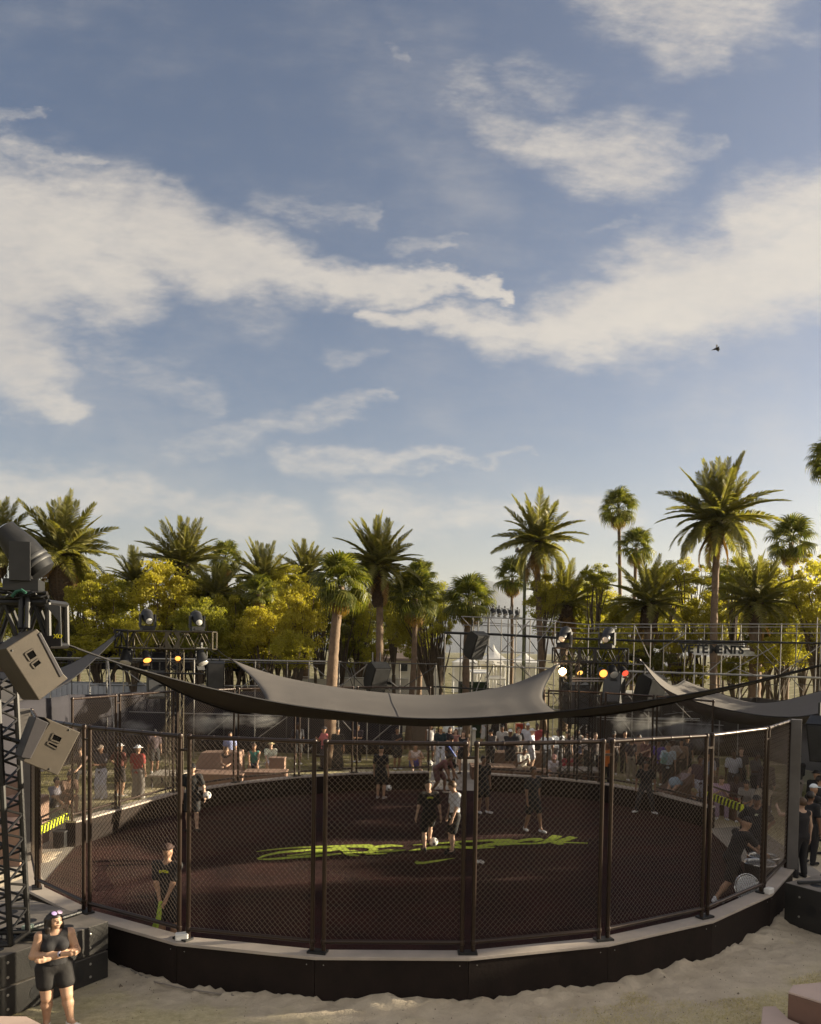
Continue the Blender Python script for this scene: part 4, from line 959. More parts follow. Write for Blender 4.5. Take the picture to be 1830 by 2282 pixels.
# ------------------------------------------------------------------ far background
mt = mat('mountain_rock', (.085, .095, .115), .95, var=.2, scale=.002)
mv = []; mf = []; MD = 4500.0; nxm, nym = 220, 14
prof = [(-900, 0), (-200, 40), (300, 60), (700, 90), (880, 118), (930, 142), (975, 150), (1010, 150), (1050, 156), (1075, 166), (1095, 162), (1125, 150), (1160, 138), (1200, 120), (1350, 60), (1600, 40), (2300, 20), (3200, 0)]
def ridge(px):
    for (a, za), (b_, zb_) in zip(prof, prof[1:]):
        if a <= px <= b_: return za+(zb_-za)*(px-a)/(b_-a)
    return 0
for j in range(nym+1):
    t = j/nym; d = MD-1300+1300*2*t
    for i in range(nxm+1):
        px = -900+4100*i/nxm; h = ridge(px)/CF*MD; x = (px-CX)/CF*MD
        f = max(0, 1-abs(t-.5)*2); nzv = float(vn(x/210, d/210, 3))*.10+float(vn(x/75, d/75, 4))*.06
        mv.append((x, d, max(-5, h*(f**1.1)*(1+nzv*(1-.6*f))-5)))
mf = [(j*(nxm+1)+i, j*(nxm+1)+i+1, (j+1)*(nxm+1)+i+1, (j+1)*(nxm+1)+i) for j in range(nym) for i in range(nxm)]
mm = bpy.data.meshes.new('mountain'); mm.from_pydata(mv, [], mf); mm.materials.append(mt); mm.polygons.foreach_set('use_smooth', [True]*len(mf))
mo = bpy.data.objects.new('mountain', mm); COL.objects.link(mo); tag(mo, 'distant hazy blue mountain ridge', None, kind='structure')

canvas = mat('white_tent_canvas', (.78, .76, .72), .7, var=.04); stucco = mat('pale_stucco', (.62, .58, .50), .85, var=.08, scale=1.5); roofm = mat('dark_roof', (.16, .12, .10), .8, var=.2)
cont_m = mat('grey_container', (.34, .35, .37), .6, var=.1, scale=2); glass_d = mat('dark_glass', (.02, .022, .025), .12)
def bxw(px0, px1, y0, y1, d, dep, m, name, parent=None, zmin=None):
    """box whose front is seen between two columns and two rows at distance d"""
    a = at(px0, y0, d); b_ = at(px1, y1, d); z1 = a.z; z0 = b_.z if zmin is None else zmin
    return MB().box(((a.x+b_.x)/2, d+dep/2, (z0+z1)/2), (abs(b_.x-a.x), dep, z1-z0)).build(name, m, parent)
bw = thing('garden_wall', 'long white wall behind the back scaffold, left of the entrance', 'wall', (at(780, 1450, 50).x, 50, 0))
for k in range(6): bxw(640+k*45+.4, 685+k*45-.4, 1512, 1560, 50, .25, stucco, 'wall_panel', bw, 0)
bxw(640, 910, 1508.5, 1512, 49.95, .34, canvas, 'cap', bw)
mb_ = bxw(1000-140, 874, 1519, 1526, 49.9, .04, glass_d, 'sign_plate', bw)
ct = thing('container', 'pale grey container standing behind the white wall', 'container', (at(800, 1450, 54).x, 54, 0))
bxw(752, 858, 1478, 1540, 54, 2.4, cont_m, 'body', ct, 0)
for k in range(11): bxw(754+k*9.6, 757+k*9.6, 1482, 1530, 53.96, .03, cont_m, 'rib', ct)
ct2 = thing('container', 'long blue grey container seen through the left fence', 'container', (at(230, 1450, 43).x, 43, 0))
bxw(95, 352, 1522, 1585, 42.5, 2.4, mat('blue_grey_container', (.42, .43, .47), .6, var=.1), 'body', ct2, 0)
for k in range(22): bxw(98+k*11.6, 102+k*11.6, 1526, 1580, 42.46, .03, MATS['blue_grey_container'], 'rib', ct2)
hs = thing('house', 'low house with a dark pitched roof behind the palms', 'house', (at(900, 1450, 80).x, 80, 0))
bxw(820, 985, 1470, 1520, 80, 7, stucco, 'wall', hs, 0)
a0 = at(815, 1472, 79.6); a1 = at(990, 1474, 79.6); r0 = at(835, 1443, 83.5); r1 = at(945, 1443, 83.5)
MB().prism([(a0.x, 79.6, a0.z), (a1.x, 79.6, a1.z), (r1.x, 83.5, r0.z), (r0.x, 83.5, r0.z)], (0, .12, .25)).build('roof', roofm, hs)
for px in (850, 890, 930): w_ = bxw(px, px+18, 1480, 1496, 79.94, .05, glass_d, 'window', hs); bxw(px-1, px+19, 1496, 1498, 79.9, .1, stucco, 'sill', hs)
def tent(px, ytop, yeave, w, d, label, ybot=1505):
    a = at(px-w, yeave, d); b_ = at(px+w, yeave, d); tp_ = at(px, ytop, d); dp = (b_.x-a.x)
    t = thing('tent', label, 'tent', (tp_.x, d+dp/2, 0)); cx_ = (a.x+b_.x)/2
    V = []; n = 6
    for i in range(n+1):
        f = i/n; r = (1-f)**1.7*.97+.03*(1-f)+.012
        for k in range(16):
            an = 2*math.pi*k/16; sq = 1/max(abs(math.cos(an)), abs(math.sin(an))); rr_ = dp/2*r*(sq*(1-f)+f)
            V.append((cx_+rr_*math.cos(an), d+dp/2+rr_*math.sin(an), a.z+(tp_.z-a.z)*f))
    F = [(i*16+k, i*16+(k+1) % 16, (i+1)*16+(k+1) % 16, (i+1)*16+k) for i in range(n) for k in range(16)]
    mb = MB(); mb.add(V, F); mb.build('canopy', canvas, t, fix=False)
    for sx in (-1, 1):
        for yy in (d+.1, d+dp-.1): pole(t, 'pole', (cx_+sx*(dp/2-.1), yy, 0), (cx_+sx*(dp/2-.1), yy, a.z), .05, white)
    MB().box((cx_, d+dp-.06, a.z/2), (dp-.1, .03, a.z-.02)).build('side_wall', canvas, t)
    MB().box((cx_, d+.02, a.z-.2), (dp, .03, .4)).build('valance', canvas, t)
def awning(px0, px1, y0, y1, d, label, m):
    t = thing('market_stall', label, 'stall', (at((px0+px1)/2, 1450, d).x, d, 0)); a = at(px0, y0, d); b_ = at(px1, y1, d)
    MB().prism([(a.x, d, b_.z), (b_.x, d, b_.z), (b_.x, d+2.4, a.z), (a.x, d+2.4, a.z)], (0, 0, .05)).build('awning', m, t)
    for x in (a.x+.05, b_.x-.05):
        pole(t, 'post', (x, d+.05, 0), (x, d+.05, b_.z), .04, white); pole(t, 'post', (x, d+2.3, 0), (x, d+2.3, a.z-.05), .04, white)
    MB().box(((a.x+b_.x)/2, d+.5, .5), (b_.x-a.x-.3, .6, 1)).build('counter', stucco, t)
tent(1103, 1436, 1472, 34, 88, 'white peaked tent seen through the scaffold between the two thin palm trunks')
tent(1040, 1450, 1476, 30, 96, 'white peaked tent left of the thin palm trunks')
tent(1172, 1448, 1476, 34, 96, 'white peaked tent right of the thin palm trunks')
awning(1548, 1692, 1436, 1462, 44, 'broad white canopy under the hanging block letters', canvas)
tent(1500, 1462, 1488, 24, 70, 'white tent half hidden by trees left of the block letters')
awning(1052, 1092, 1495, 1502, 56, 'small stall with a pale awning beside the rear entrance', canvas)
awning(1088, 1128, 1510, 1515, 50, 'stall with a cream flat awning right of the rear entrance', stucco)
awning(1105, 1126, 1474, 1484, 66, 'far stall under a cream awning below the white tents', stucco)
awning(1380, 1480, 1544, 1550, 48, 'long pale awning behind the black tower', canvas)
awning(1480, 1560, 1545, 1552, 46, 'long pale awning right of the black tower under the sail', canvas)
for k, (px, py, d, c, lab) in enumerate(((1113, 1521, 52, (.5, .06, .04), 'red crate at the rear entrance, left one of two'), (1162, 1522, 50, (.5, .05, .04), 'red bin right of the rear entrance'), (996, 1524, 52, (.45, .05, .04), 'red crate left of the small dark palm trunk'))):
    p = at(px, py, d); o = MB().lathe([(.20, 0), (.28, .02), (.3, .55), (.32, .6), (.26, .6)], 10, (p.x, d, 0)).build('bin', mat('red_plastic', c, .5), None, True); tag(o, lab, 'bin')
hd = MB()
hg = thing('hedge', 'dark clipped hedge beside the rear entrance', 'hedge', (at(1060, 1450, 47).x, 47, 0))
hb = bxw(1024, 1090, 1520, 1560, 47, 1.0, mat('hedge_core', (.02, .03, .012), .9), 'core', hg, 0)

# ------------------------------------------------------------------ palms
date_m = leafmat('date_palm_leaf', (.13, .135, .04), (.27, .24, .075), .5, .45)
fan_m = leafmat('fan_palm_leaf', (.07, .09, .022), (.20, .195, .05), .48, .45)
dead_m = leafmat('dead_palm_leaf', (.20, .12, .045), (.36, .22, .08), .3, .8)
palm_trunk = mat('palm_trunk', (.17, .115, .075), .9, var=.3, scale=5, bump=.6, bscale=14)
boot_m = mat('palm_boots', (.085, .055, .035), .95, var=.4, scale=9, bump=.6, bscale=20)
def frond_mesh(kind, m, L=1.0):
    """feather leaf of a date palm, unit length along +x, bending down"""
    bend = (.25, .7, 1.25)[kind]; mb = MB(); n = 26; P = []; x = z = 0; a = .12
    for i in range(n+1):
        P.append(Vector((x, 0, z))); x += math.cos(a)/n; z += math.sin(a)/n; a -= bend/n*(.4+1.2*i/n)
    mb.tube([P[i] for i in (0, 5, 10, 16, 21, 26)], [.018, .014, .011, .008, .005, .002], 4, False)
    for i in range(3, n+1):
        for h in (0, .5):
            f = (i-h)/n; p = P[i-1].lerp(P[i], 1-h); t = (P[i]-P[i-1]).normalized(); up = Vector((-t.z, 0, t.x))
            ln = .24*math.sin(math.pi*min(1, f*.80+.12))**.6*(1.08-f*.5); fw = .45+.55*f
            for s in (-1, 1):
                dr = (Vector((0, s, 0))*math.cos(.45)+up*math.sin(.5)*.75+t*fw*1.1).normalized()
                dr = (dr+Vector((random.uniform(-.12, .12), random.uniform(-.12, .12), random.uniform(-.16, .05)))).normalized()
                e_ = p+dr*ln+Vector((0, 0, -.25*ln*ln/.24)); md = p+dr*ln*.55; w = t*.0105
                mb.add([p-w*.7, p+w*.7, md+w, e_, md-w], [(0, 1, 2, 3, 4)])
    return mb.mesh('frond', m, fix=False)
def fan_mesh(kind, m):
    """costapalmate fan leaf, unit overall length along +x"""
    mb = MB(); droop = (.15, .45, .9)[kind]; pet = .48; c = Vector((pet, 0, .04-.1*droop))
    mb.tube([(0, 0, 0), (pet*.5, 0, .045), c], [.014, .011, .008], 4, False)
    n = 22
    for i in range(n):
        an = math.radians(-118+236*i/(n-1)); r = .52*(1-.22*(abs(an)/2.06)**2)*random.uniform(.9, 1.06); d = Vector((math.cos(an), math.sin(an), 0)); sd = Vector((-d.y, d.x, 0)); w = .026
        p1 = c+d*r*.5+Vector((0, 0, .05-.10*droop)); p2 = c+d*r*.82+Vector((0, 0, .0-.3*droop*r)); p3 = c+d*r*(1-.15*droop)+Vector((0, 0, -.12-.62*droop*r))
        mb.add([c, p1-sd*w, p2-sd*w*.75, p3, p2+sd*w*.75, p1+sd*w], [(0, 1, 5), (1, 2, 4, 5), (2, 3, 4)])
    return mb.mesh('fan_leaf', m, fix=False)
FR = [frond_mesh(k, date_m) for k in (0, 0, 1, 1, 2, 2)]
FL_ = [fan_mesh(k, fan_m) for k in (0, 0, 1, 1, 2, 2)]
FRD = [frond_mesh(2, dead_m), frond_mesh(1, dead_m)]
FD = [fan_mesh(2, dead_m), fan_mesh(2, dead_m)]
def trunk_mesh(p0, p1, r0, r1, m, n=9, rough=.06):
    mb = MB(); P = []; Rr = []
    k = 26
    for i in range(k+1):
        t = i/k; p = Vector(p0).lerp(Vector(p1), t); P.append(p+Vector((.10*math.sin(t*2.5+p0[0]), 0, 0))*min(1, t*(1-t)*4)); Rr.append((r0*(1-t)+r1*t)*(1+rough*(1 if i % 2 else -1))*(1+.25*max(0, .12-t)/.12))
    mb.tube(P, Rr, n); return mb
def boots(mb, p, h, r):
    """old leaf bases standing out of the top of the trunk"""
    for i in range(int(h/.10)):
        for k in range(9):
            an = 2*math.pi*(k+.5*(i % 2))/9; z = -h+i*.10; d = Vector((math.cos(an), math.sin(an), 0)); q = Vector(p)+Vector((0, 0, z))+d*r*.85; s = Vector((-d.y, d.x, 0))*.065
            f = .6+.6*math.sin(math.pi*(i*.1/h))
            mb.add([q-s, q+s, q+s*.6+d*.10*f+Vector((0, 0, .16)), q-s*.6+d*.10*f+Vector((0, 0, .16)), q+Vector((0, 0, -.05))+d*.02], [(0, 1, 2, 3), (0, 4, 1)])
def date_palm(px, py, d, R, label, n=46, lean=0, boot=1.2, tr=.22, low=-35, pxbase=None):
    """px, py: middle of the crown"""
    c = at(px, py, d); bx_ = at(pxbase, 1450, d).x if pxbase else c.x
    t = thing('date_palm', label, 'palm tree', (bx_, d, 0), 0, 'palms behind the pit')
    trunk_mesh((bx_, d, 0), (c.x, d, c.z-.25*R*.2), tr, tr*.85, palm_trunk).build('trunk', palm_trunk, t, True, fix=False)
    bm = MB(); bm.lathe([(tr*.9, -boot), (tr*1.45, -boot*.85), (tr*1.7, -boot*.5), (tr*1.5, -.1), (tr*.8, .2)], 12, c); boots(bm, c+Vector((0, 0, 0)), boot, tr*1.75)
    bm.build('leaf_bases', boot_m, t, fix=False)
    W = wm(t).inverted(); ga = 2.39996
    for i in range(n):
        f = (i+.5)/n; el = math.radians(82+(low-82)*f**.85+random.uniform(-6, 6)); az = i*ga+random.uniform(-.2, .2)
        k = 0 if f < .3 else (2 if f < .65 else 4); me = FR[k+random.randint(0, 1)]; s = R*random.uniform(.86, 1.1)*(1.12 if f < .7 else .98)
        Mx = Matrix.Translation(c) @ Matrix.Rotation(az, 4, 'Z') @ Matrix.Rotation(-el, 4, 'Y') @ Matrix.Rotation(random.uniform(-.5, .5), 4, 'X') @ Matrix.Scale(s, 4)
        inst('frond', me, t, W @ Mx)
    for i in range(random.randint(3, 7)):
        Mx = Matrix.Translation(c-Vector((0, 0, .15+.5*random.random()))) @ Matrix.Rotation(random.random()*6.28, 4, 'Z') @ Matrix.Rotation(math.radians(random.uniform(45, 72)), 4, 'Y') @ Matrix.Scale(R*random.uniform(.55, .9), 4)
        inst('dead_frond', FRD[i % 2], t, W @ Mx)
    return t
def fan_palm(px, py, d, R, label, n=34, tr=.17, skirt=10, pxbase=None):
    c = at(px, py, d); bx_ = at(pxbase, 1450, d).x if pxbase else c.x
    t = thing('fan_palm', label, 'palm tree', (bx_, d, 0), 0, 'palms behind the pit')
    trunk_mesh((bx_, d, 0), (c.x, d, c.z-.1), tr*1.2, tr*.8, palm_trunk, rough=.04).build('trunk', palm_trunk, t, True, fix=False)
    W = wm(t).inverted(); ga = 2.39996
    for i in range(n):
        f = (i+.5)/n; el = math.radians(84-125*f+random.uniform(-8, 8)); az = i*ga+random.uniform(-.25, .25)
        k = 0 if f < .35 else (2 if f < .65 else 4); s = R*random.uniform(.88, 1.1)
        Mx = Matrix.Translation(c) @ Matrix.Rotation(az, 4, 'Z') @ Matrix.Rotation(-el, 4, 'Y') @ Matrix.Rotation(random.uniform(-.5, .5), 4, 'X') @ Matrix.Scale(s, 4)
        inst('fan_leaf', FL_[k+random.randint(0, 1)], t, W @ Mx)
    for i in range(skirt):
        el = math.radians(random.uniform(-78, -52)); az = i*ga
        Mx = Matrix.Translation(c-Vector((0, 0, .12+.25*random.random()))) @ Matrix.Rotation(az, 4, 'Z') @ Matrix.Rotation(-el, 4, 'Y') @ Matrix.Scale(R*random.uniform(.6, .85), 4)
        inst('dead_leaf', FD[i % 2], t, W @ Mx)
    return t
def RR(pxr, d): return pxr*d/CF
date_palm(138, 1238, 46, RR(118, 46), 'broad date palm with a thick dark trunk above the left edge tower', 56, boot=2.6, tr=.42, low=-28)
date_palm(-8, 1215, 45, RR(95, 45), 'date palm cut by the left edge of the picture', 40, boot=1.8, tr=.35)
date_palm(408, 1262, 50, RR(98, 50), 'date palm rising behind the yellow tree left of centre', 44, boot=1.6, tr=.3, low=-25)
date_palm(300, 1300, 52, RR(72, 52), 'small date palm crown between the broad palm and the yellow tree', 34, tr=.25, low=-20)
fan_palm(503, 1246, 56, RR(46, 56), 'dark fan palm close to the right of the date palm left of centre')
date_palm(588, 1300, 50, RR(86, 50), 'full date palm crown in the row left of the leaning fan palm', 44, tr=.28, low=-30)
date_palm(482, 1330, 47, RR(74, 47), 'low grey green date palm below the dark fan palm', 38, tr=.26, low=-35)
date_palm(682, 1282, 54, RR(72, 54), 'date palm crown just left of the leaning fan palm', 40, tr=.25, low=-25)
fan_palm(577, 1320, 45, RR(46, 45), 'small dark fan palm in front of the date palms left of centre', 26)
fan_palm(758, 1300, 34.5, RR(78, 34.5), 'fan palm with a thick leaning trunk standing nearest the sail', 40, tr=.24, skirt=8, pxbase=733)
date_palm(843, 1262, 40, RR(100, 40), 'tall date palm with a long dark leaf-base collar left of the mountain', 50, boot=2.0, tr=.20, low=-32, pxbase=853)
fan_palm(925, 1330, 41, RR(70, 41), 'dark fan palm with a slim pale trunk just left of the mountain', 38, tr=.15, pxbase=912)
fan_palm(936, 1285, 55, RR(46, 55), 'fan palm crown peeping over the dark one left of the mountain', 26)
fan_palm(1045, 1338, 43, RR(66, 43), 'squat palm with a dark collar and stout trunk in front of the mountain', 40, tr=.19, skirt=14)
date_palm(1198, 1208, 50, RR(98, 50), 'date palm with a bulging dark collar standing above the trees right of the mountain', 40, boot=1.5, tr=.20, low=-48, pxbase=1215)
fan_palm(1142, 1285, 58, RR(50, 58), 'thin fan palm with tattered brown leaves left of the light pole', 24, tr=.12, skirt=14)
date_palm(1262, 1350, 52, RR(92, 52), 'low date palm in front of the round green tree right of the mountain', 36, tr=.26, low=-20)
fan_palm(1379, 1132, 62, RR(52, 62), 'tall thin fan palm, upper one of the pair right of the centre', 30, tr=.15, skirt=12, pxbase=1396)
fan_palm(1418, 1218, 60, RR(50, 60), 'shorter fan palm, lower one of the pair right of the centre', 30, tr=.15, skirt=10)
date_palm(1600, 1158, 42, RR(125, 42), 'tallest date palm with a clean straight trunk in front of the block letters', 54, boot=1.25, tr=.20, low=-42, pxbase=1597)
fan_palm(1763, 1205, 52, RR(64, 52), 'fan palm with hanging brown leaves right of the tallest date palm', 32, tr=.17, skirt=16)
fan_palm(1856, 1025, 48, RR(66, 48), 'tall fan palm cut by the right edge of the picture', 32, tr=.17, skirt=14)
date_palm(1448, 1348, 46, RR(98, 46), 'low spreading date palm left of the tallest date palm', 40, boot=1.4, tr=.3, low=-30)
date_palm(1684, 1345, 45, RR(100, 45), 'low spreading date palm with a thick trunk right of the tallest date palm', 42, boot=1.4, tr=.36, low=-32)
fan_palm(1606, 1305, 56, RR(50, 56), 'small fan palm half hidden behind the trunk of the tallest date palm', 24)
lp_ = thing('light_pole', 'slender olive light pole with lamps on top beside the thin fan palm', 'light pole', (at(1168, 1450, 52).x, 52, 0))
lpb = at(1168, 1450, 52); lpt = at(1171, 1196, 52)
pole(lp_, 'mast', (lpb.x, 52, 0), lpt, .10, mat('olive_pole', (.12, .13, .06), .6, var=.2))
for k, (dx, dz) in enumerate(((-.5, -.2), (-.5, -.9), (.35, -.2), (-.1, 0), (-.5, -5.2))):
    pole(lp_, 'arm', (lpt.x, 52, lpt.z+dz), (lpt.x+dx, 51.8, lpt.z+dz), .03, MATS['olive_pole']); MB().lathe([(.05, .2), (.14, .12), (.18, -.08), (.15, -.12)], 10, (lpt.x+dx, 51.8, lpt.z+dz)).build('lamp_head', grey_steel, lp_, True)

# ------------------------------------------------------------------ broadleaf trees
bark = mat('tree_bark', (.09, .065, .045), .95, var=.3, scale=8, bump=.5, bscale=20)
leaf_sets = {'gold': leafmat('golden_leaf', (.29, .255, .04), (.54, .47, .09), .62), 'green': leafmat('green_leaf', (.17, .18, .035), (.35, .33, .07), .6),
             'olive': leafmat('olive_leaf', (.25, .235, .04), (.47, .42, .08), .62), 'dark': leafmat('dark_leaf', (.07, .075, .02), (.17, .16, .04), .45)}
def crown_mesh(seed, n, clumps, leaf=.11, sparse=0):
    """leaf blades in clumps that fill a unit crown (radius 1, height 1 each way)"""
    g = np.random.default_rng(seed); C = []
    while len(C) < clumps:
        p = g.normal(size=3); p /= np.linalg.norm(p); p *= g.random()**.42*.86
        if p[2] < -.72: continue
        C.append((p, g.uniform(.11, .29)*(1-.25*sparse)))
    V = []; per = n//clumps
    for c, r in C:
        q = g.normal(size=(per, 3)); q /= np.linalg.norm(q, axis=1)[:, None]; q = c+q*(g.random(per)**.45)[:, None]*r*np.array([1.15, 1.15, .75])
        a = g.normal(size=(per, 3)); a[:, 2] -= .35; a /= np.linalg.norm(a, axis=1)[:, None]; b = np.cross(a, g.normal(size=(per, 3))); b /= np.linalg.norm(b, axis=1)[:, None]
        l = leaf*g.uniform(.6, 1.3, per)[:, None]*.32; w = l*.45
        V.append(np.stack([q-a*l, q+b*w, q+a*l, q-b*w], 1))
    V = np.concatenate(V).reshape(-1, 3); return fastmesh('crown', V, np.arange(len(V)).reshape(-1, 4)), [c for c, r in C]
CR = [crown_mesh(11+k, 12500, 62+6*k, .12) for k in range(4)]+[crown_mesh(31+k, 5200, 34, .12, 1) for k in range(2)]
for me, _ in CR: me.materials.append(leaf_sets['green'])
def tree(px, py, d, wr, hr, label, col='green', var=0, trunk_r=.14, base_px=None, group='trees behind the pit'):
    """px, py crown middle; wr, hr half width and half height in photograph pixels"""
    c = at(px, py, d); bx_ = at(base_px, 1450, d).x if base_px else c.x; rw = RR(wr, d); rh = RR(hr, d)
    t = thing('broadleaf_tree', label, 'tree', (bx_, d, 0), 0, group)
    me, cl = CR[var]; rot = random.random()*6.28
    Mx = Matrix.Translation(c) @ Matrix.Diagonal((rw, rw*.9, rh, 1)) @ Matrix.Rotation(rot, 4, 'Z')
    inst('crown', me, t, wm(t).inverted() @ Mx, leaf_sets[col])
    mb = MB(); fork = Vector((bx_, d, max(.5, (c.z-rh)*.55)))
    mb.tube([(bx_, d, -.1), (bx_+.05, d, fork.z*.5), fork], [trunk_r*1.3, trunk_r, trunk_r*.9], 8, False)
    sel = list(cl); random.shuffle(sel)
    for q in sel[:13]:
        e_ = Mx @ Vector(q); m_ = fork.lerp(e_, .5)+Vector((random.uniform(-.2, .2), random.uniform(-.2, .2), .25*(e_-fork).length*.4))
        m1 = fork.lerp(m_, .5)+Vector((0, 0, .1)); mb.tube([fork, m1, m_, m_.lerp(e_, .6)+Vector((.1, 0, .08)), e_], [trunk_r*.6, trunk_r*.45, trunk_r*.32, trunk_r*.2, trunk_r*.08], 5, False)
    mb.build('trunk', bark, t, True, fix=False); return t
tree(215, 1345, 44, 78, 85, 'olive green tree between the broad date palm and the golden tree', 'olive', 0)
tree(368, 1330, 45, 95, 88, 'golden yellow rounded tree behind the tan tower', 'gold', 1)
tree(300, 1420, 42, 80, 66, 'low yellow green tree behind the left end of the tan tower', 'olive', 2)
tree(445, 1400, 43, 70, 76, 'dark green tree behind the right arm of the tan tower', 'green', 3)
tree(505, 1400, 46, 70, 90, 'olive tree behind the rear left corner of the large sail', 'olive', 0)
tree(590, 1420, 43, 75, 78, 'yellow green tree above the left part of the large sail', 'gold', 2)
tree(668, 1385, 42, 74, 95, 'airy golden brown tree left of the leaning palm trunk', 'gold', 1)
tree(655, 1450, 40, 60, 50, 'low bushy yellow tree at the foot of the leaning palm', 'olive', 3)
tree(762, 1405, 50, 52, 78, 'sparse dark tree between the leaning palm and the tall date palm', 'dark', 4)
tree(800, 1455, 52, 70, 42, 'low dark green shrubs between the two palm trunks', 'green', 2)
tree(905, 1375, 46, 62, 92, 'bright yellow green tree left of the mountain', 'olive', 1, base_px=962)
tree(965, 1345, 52, 56, 62, 'grey green tree just left of the mountain', 'green', 0)
tree(985, 1400, 50, 40, 55, 'thin yellow tree under the grey green one left of the mountain', 'olive', 4)
tree(1272, 1362, 54, 98, 74, 'large round green tree right of the mountain', 'green', 3, .2)
tree(1330, 1345, 58, 52, 60, 'yellow tinged tree at the right side of the round green tree', 'olive', 1)
tree(1430, 1400, 50, 75, 78, 'dark airy tree behind the black tower', 'green', 4)
tree(1385, 1440, 44, 60, 52, 'yellow green bush behind the black tower lamps', 'olive', 5)
tree(1505, 1345, 52, 72, 92, 'wispy olive tree left of the tallest palm trunk', 'olive', 5)
tree(1520, 1440, 46, 70, 60, 'bright yellow bush under the wispy olive tree', 'gold', 4)
tree(1655, 1345, 56, 62, 88, 'pale green tree right of the tallest palm trunk', 'olive', 5)
tree(1750, 1385, 47, 62, 88, 'dense dark tree left of the large yellow green tree', 'green', 3)
tree(1830, 1350, 44, 92, 112, 'large yellow green tree at the right edge', 'olive', 1, .25)
tree(60, 1380, 48, 95, 95, 'dark green tree behind the left edge tower', 'green', 2)
tree(140, 1420, 46, 60, 60, 'shadowy tree under the broad date palm', 'dark', 0)
tree(-60, 1350, 44, 90, 110, 'green tree cut by the left edge of the picture', 'green', 3)
tree(230, 1445, 43.5, 90, 52, 'thick yellow green bush behind the long container', 'olive', 2, .1)
tree(385, 1440, 46, 85, 56, 'thick green bush under the golden tree', 'green', 0, .1)
tree(520, 1455, 44, 80, 48, 'thick olive bush behind the rear left corner of the sail', 'olive', 1, .1)
tree(110, 1460, 45, 80, 50, 'dark bush behind the left end of the long container', 'dark', 3, .1)
tree(1330, 1450, 47, 80, 50, 'dark green bush low behind the black tower', 'green', 2, .1)
tree(1440, 1470, 45, 70, 40, 'dark brush between the low date palm and the black tower', 'dark', 0, .1)
tree(1730, 1460, 44, 75, 48, 'yellow green bush under the dense dark tree at the right', 'olive', 2, .1)
for i, (px, py, w_, h_, c_, lab) in enumerate(((300, 1468, 60, 34, 'green', 'low hedge-like bush below the left arm of the tan tower'), (440, 1470, 64, 34, 'dark', 'low dark bush below the right arm of the tan tower'),
        (470, 1430, 62, 60, 'olive', 'tangled olive bush right of the tan tower'), (560, 1468, 66, 36, 'green', 'low green bush over the left part of the large sail'), (635, 1462, 60, 40, 'olive', 'yellow green bush left of the leaning palm trunk'),
        (535, 1380, 60, 62, 'green', 'grey green tree filling the row above the rear left sail corner'), (620, 1350, 62, 60, 'olive', 'olive tree between the date palm and the golden brown tree'), (440, 1335, 56, 60, 'green', 'green tree right of the golden tree'),
        (705, 1330, 50, 60, 'olive', 'olive tree behind the leaning fan palm'), (1300, 1500, 60, 34, 'dark', 'dark bush low between the black tower and the entrance'), (1370, 1488, 60, 36, 'olive', 'yellow bush low behind the black tower'),
        (1445, 1500, 66, 34, 'dark', 'dark bush low right of the black tower'), (1530, 1498, 60, 34, 'olive', 'yellow bush low left of the tallest palm trunk'), (1640, 1495, 60, 34, 'green', 'green bush low right of the tallest palm trunk'),
        (1385, 1380, 56, 60, 'olive', 'yellow tree behind the right moving head of the black tower'), (1570, 1380, 56, 70, 'olive', 'yellow green tree behind the tallest palm trunk'), (1700, 1430, 50, 56, 'dark', 'dark tree between the block letters and the right edge'), (1790, 1440, 60, 60, 'olive', 'golden green bush low at the right edge'))):
    tree(px, py, 46.5+(i % 3)*.8, w_, h_, lab, c_, i % 4, .1)
for i, (px, py, w_, h_, c_, lab) in enumerate(((90, 1310, 64, 60, 'olive', 'yellow green tree below the broad date palm, left of its trunk'), (175, 1300, 58, 56, 'olive', 'yellow green tree right of the broad date palm trunk'), (255, 1340, 60, 70, 'green', 'leafy green tree left of the golden tree'),
        (470, 1330, 58, 64, 'olive', 'yellow green tree below the dark fan palm left of centre'), (545, 1335, 56, 60, 'green', 'green tree between two date palms left of centre'), (640, 1310, 54, 56, 'olive', 'yellow green tree top left of the leaning fan palm'),
        (720, 1370, 50, 70, 'green', 'green tree directly behind the leaning palm trunk'), (800, 1375, 48, 66, 'olive', 'light yellow green tree left of the tall date palm trunk'), (880, 1330, 46, 66, 'olive', 'yellow green tree right of the tall date palm trunk'), (845, 1440, 56, 40, 'olive', 'yellow bush at the foot of the tall date palm'),
        (1215, 1330, 50, 60, 'olive', 'yellow green tree at the left side of the round green tree'), (1480, 1300, 60, 56, 'green', 'wispy green tree top right of the low date palm'), (1545, 1290, 56, 56, 'olive', 'wispy yellow tree top left of the tallest palm trunk'), (1640, 1285, 52, 50, 'green', 'wispy green tree top right of the tallest palm trunk'),
        (1720, 1300, 54, 56, 'olive', 'wispy yellow tree top below the right fan palm'), (1800, 1275, 64, 60, 'gold', 'bright golden green tree top at the right edge'), (1330, 1290, 46, 40, 'green', 'green tree top under the pair of thin fan palms'))):
    tree(px, py, 48.5+(i % 4)*.9, w_, h_, lab, c_, (i % 4) if i % 3 else 4+(i % 2), .12)
BELT = ['leftmost', 'second from the left', 'third from the left', 'fourth from the left', 'fifth from the left', 'sixth from the left', 'seventh from the left', 'eighth from the left', 'ninth from the left', 'tenth from the left', 'eleventh from the left', 'twelfth, just left of the tents', 'first left of the mountain gap', 'in the mountain gap', 'right of the tents', 'behind the black tower', 'right of the black tower', 'left of the block letters', 'behind the block letters', 'just right of the block letters', 'third from the right', 'second from the right', 'rightmost', 'beyond the right edge', 'far beyond the right edge']
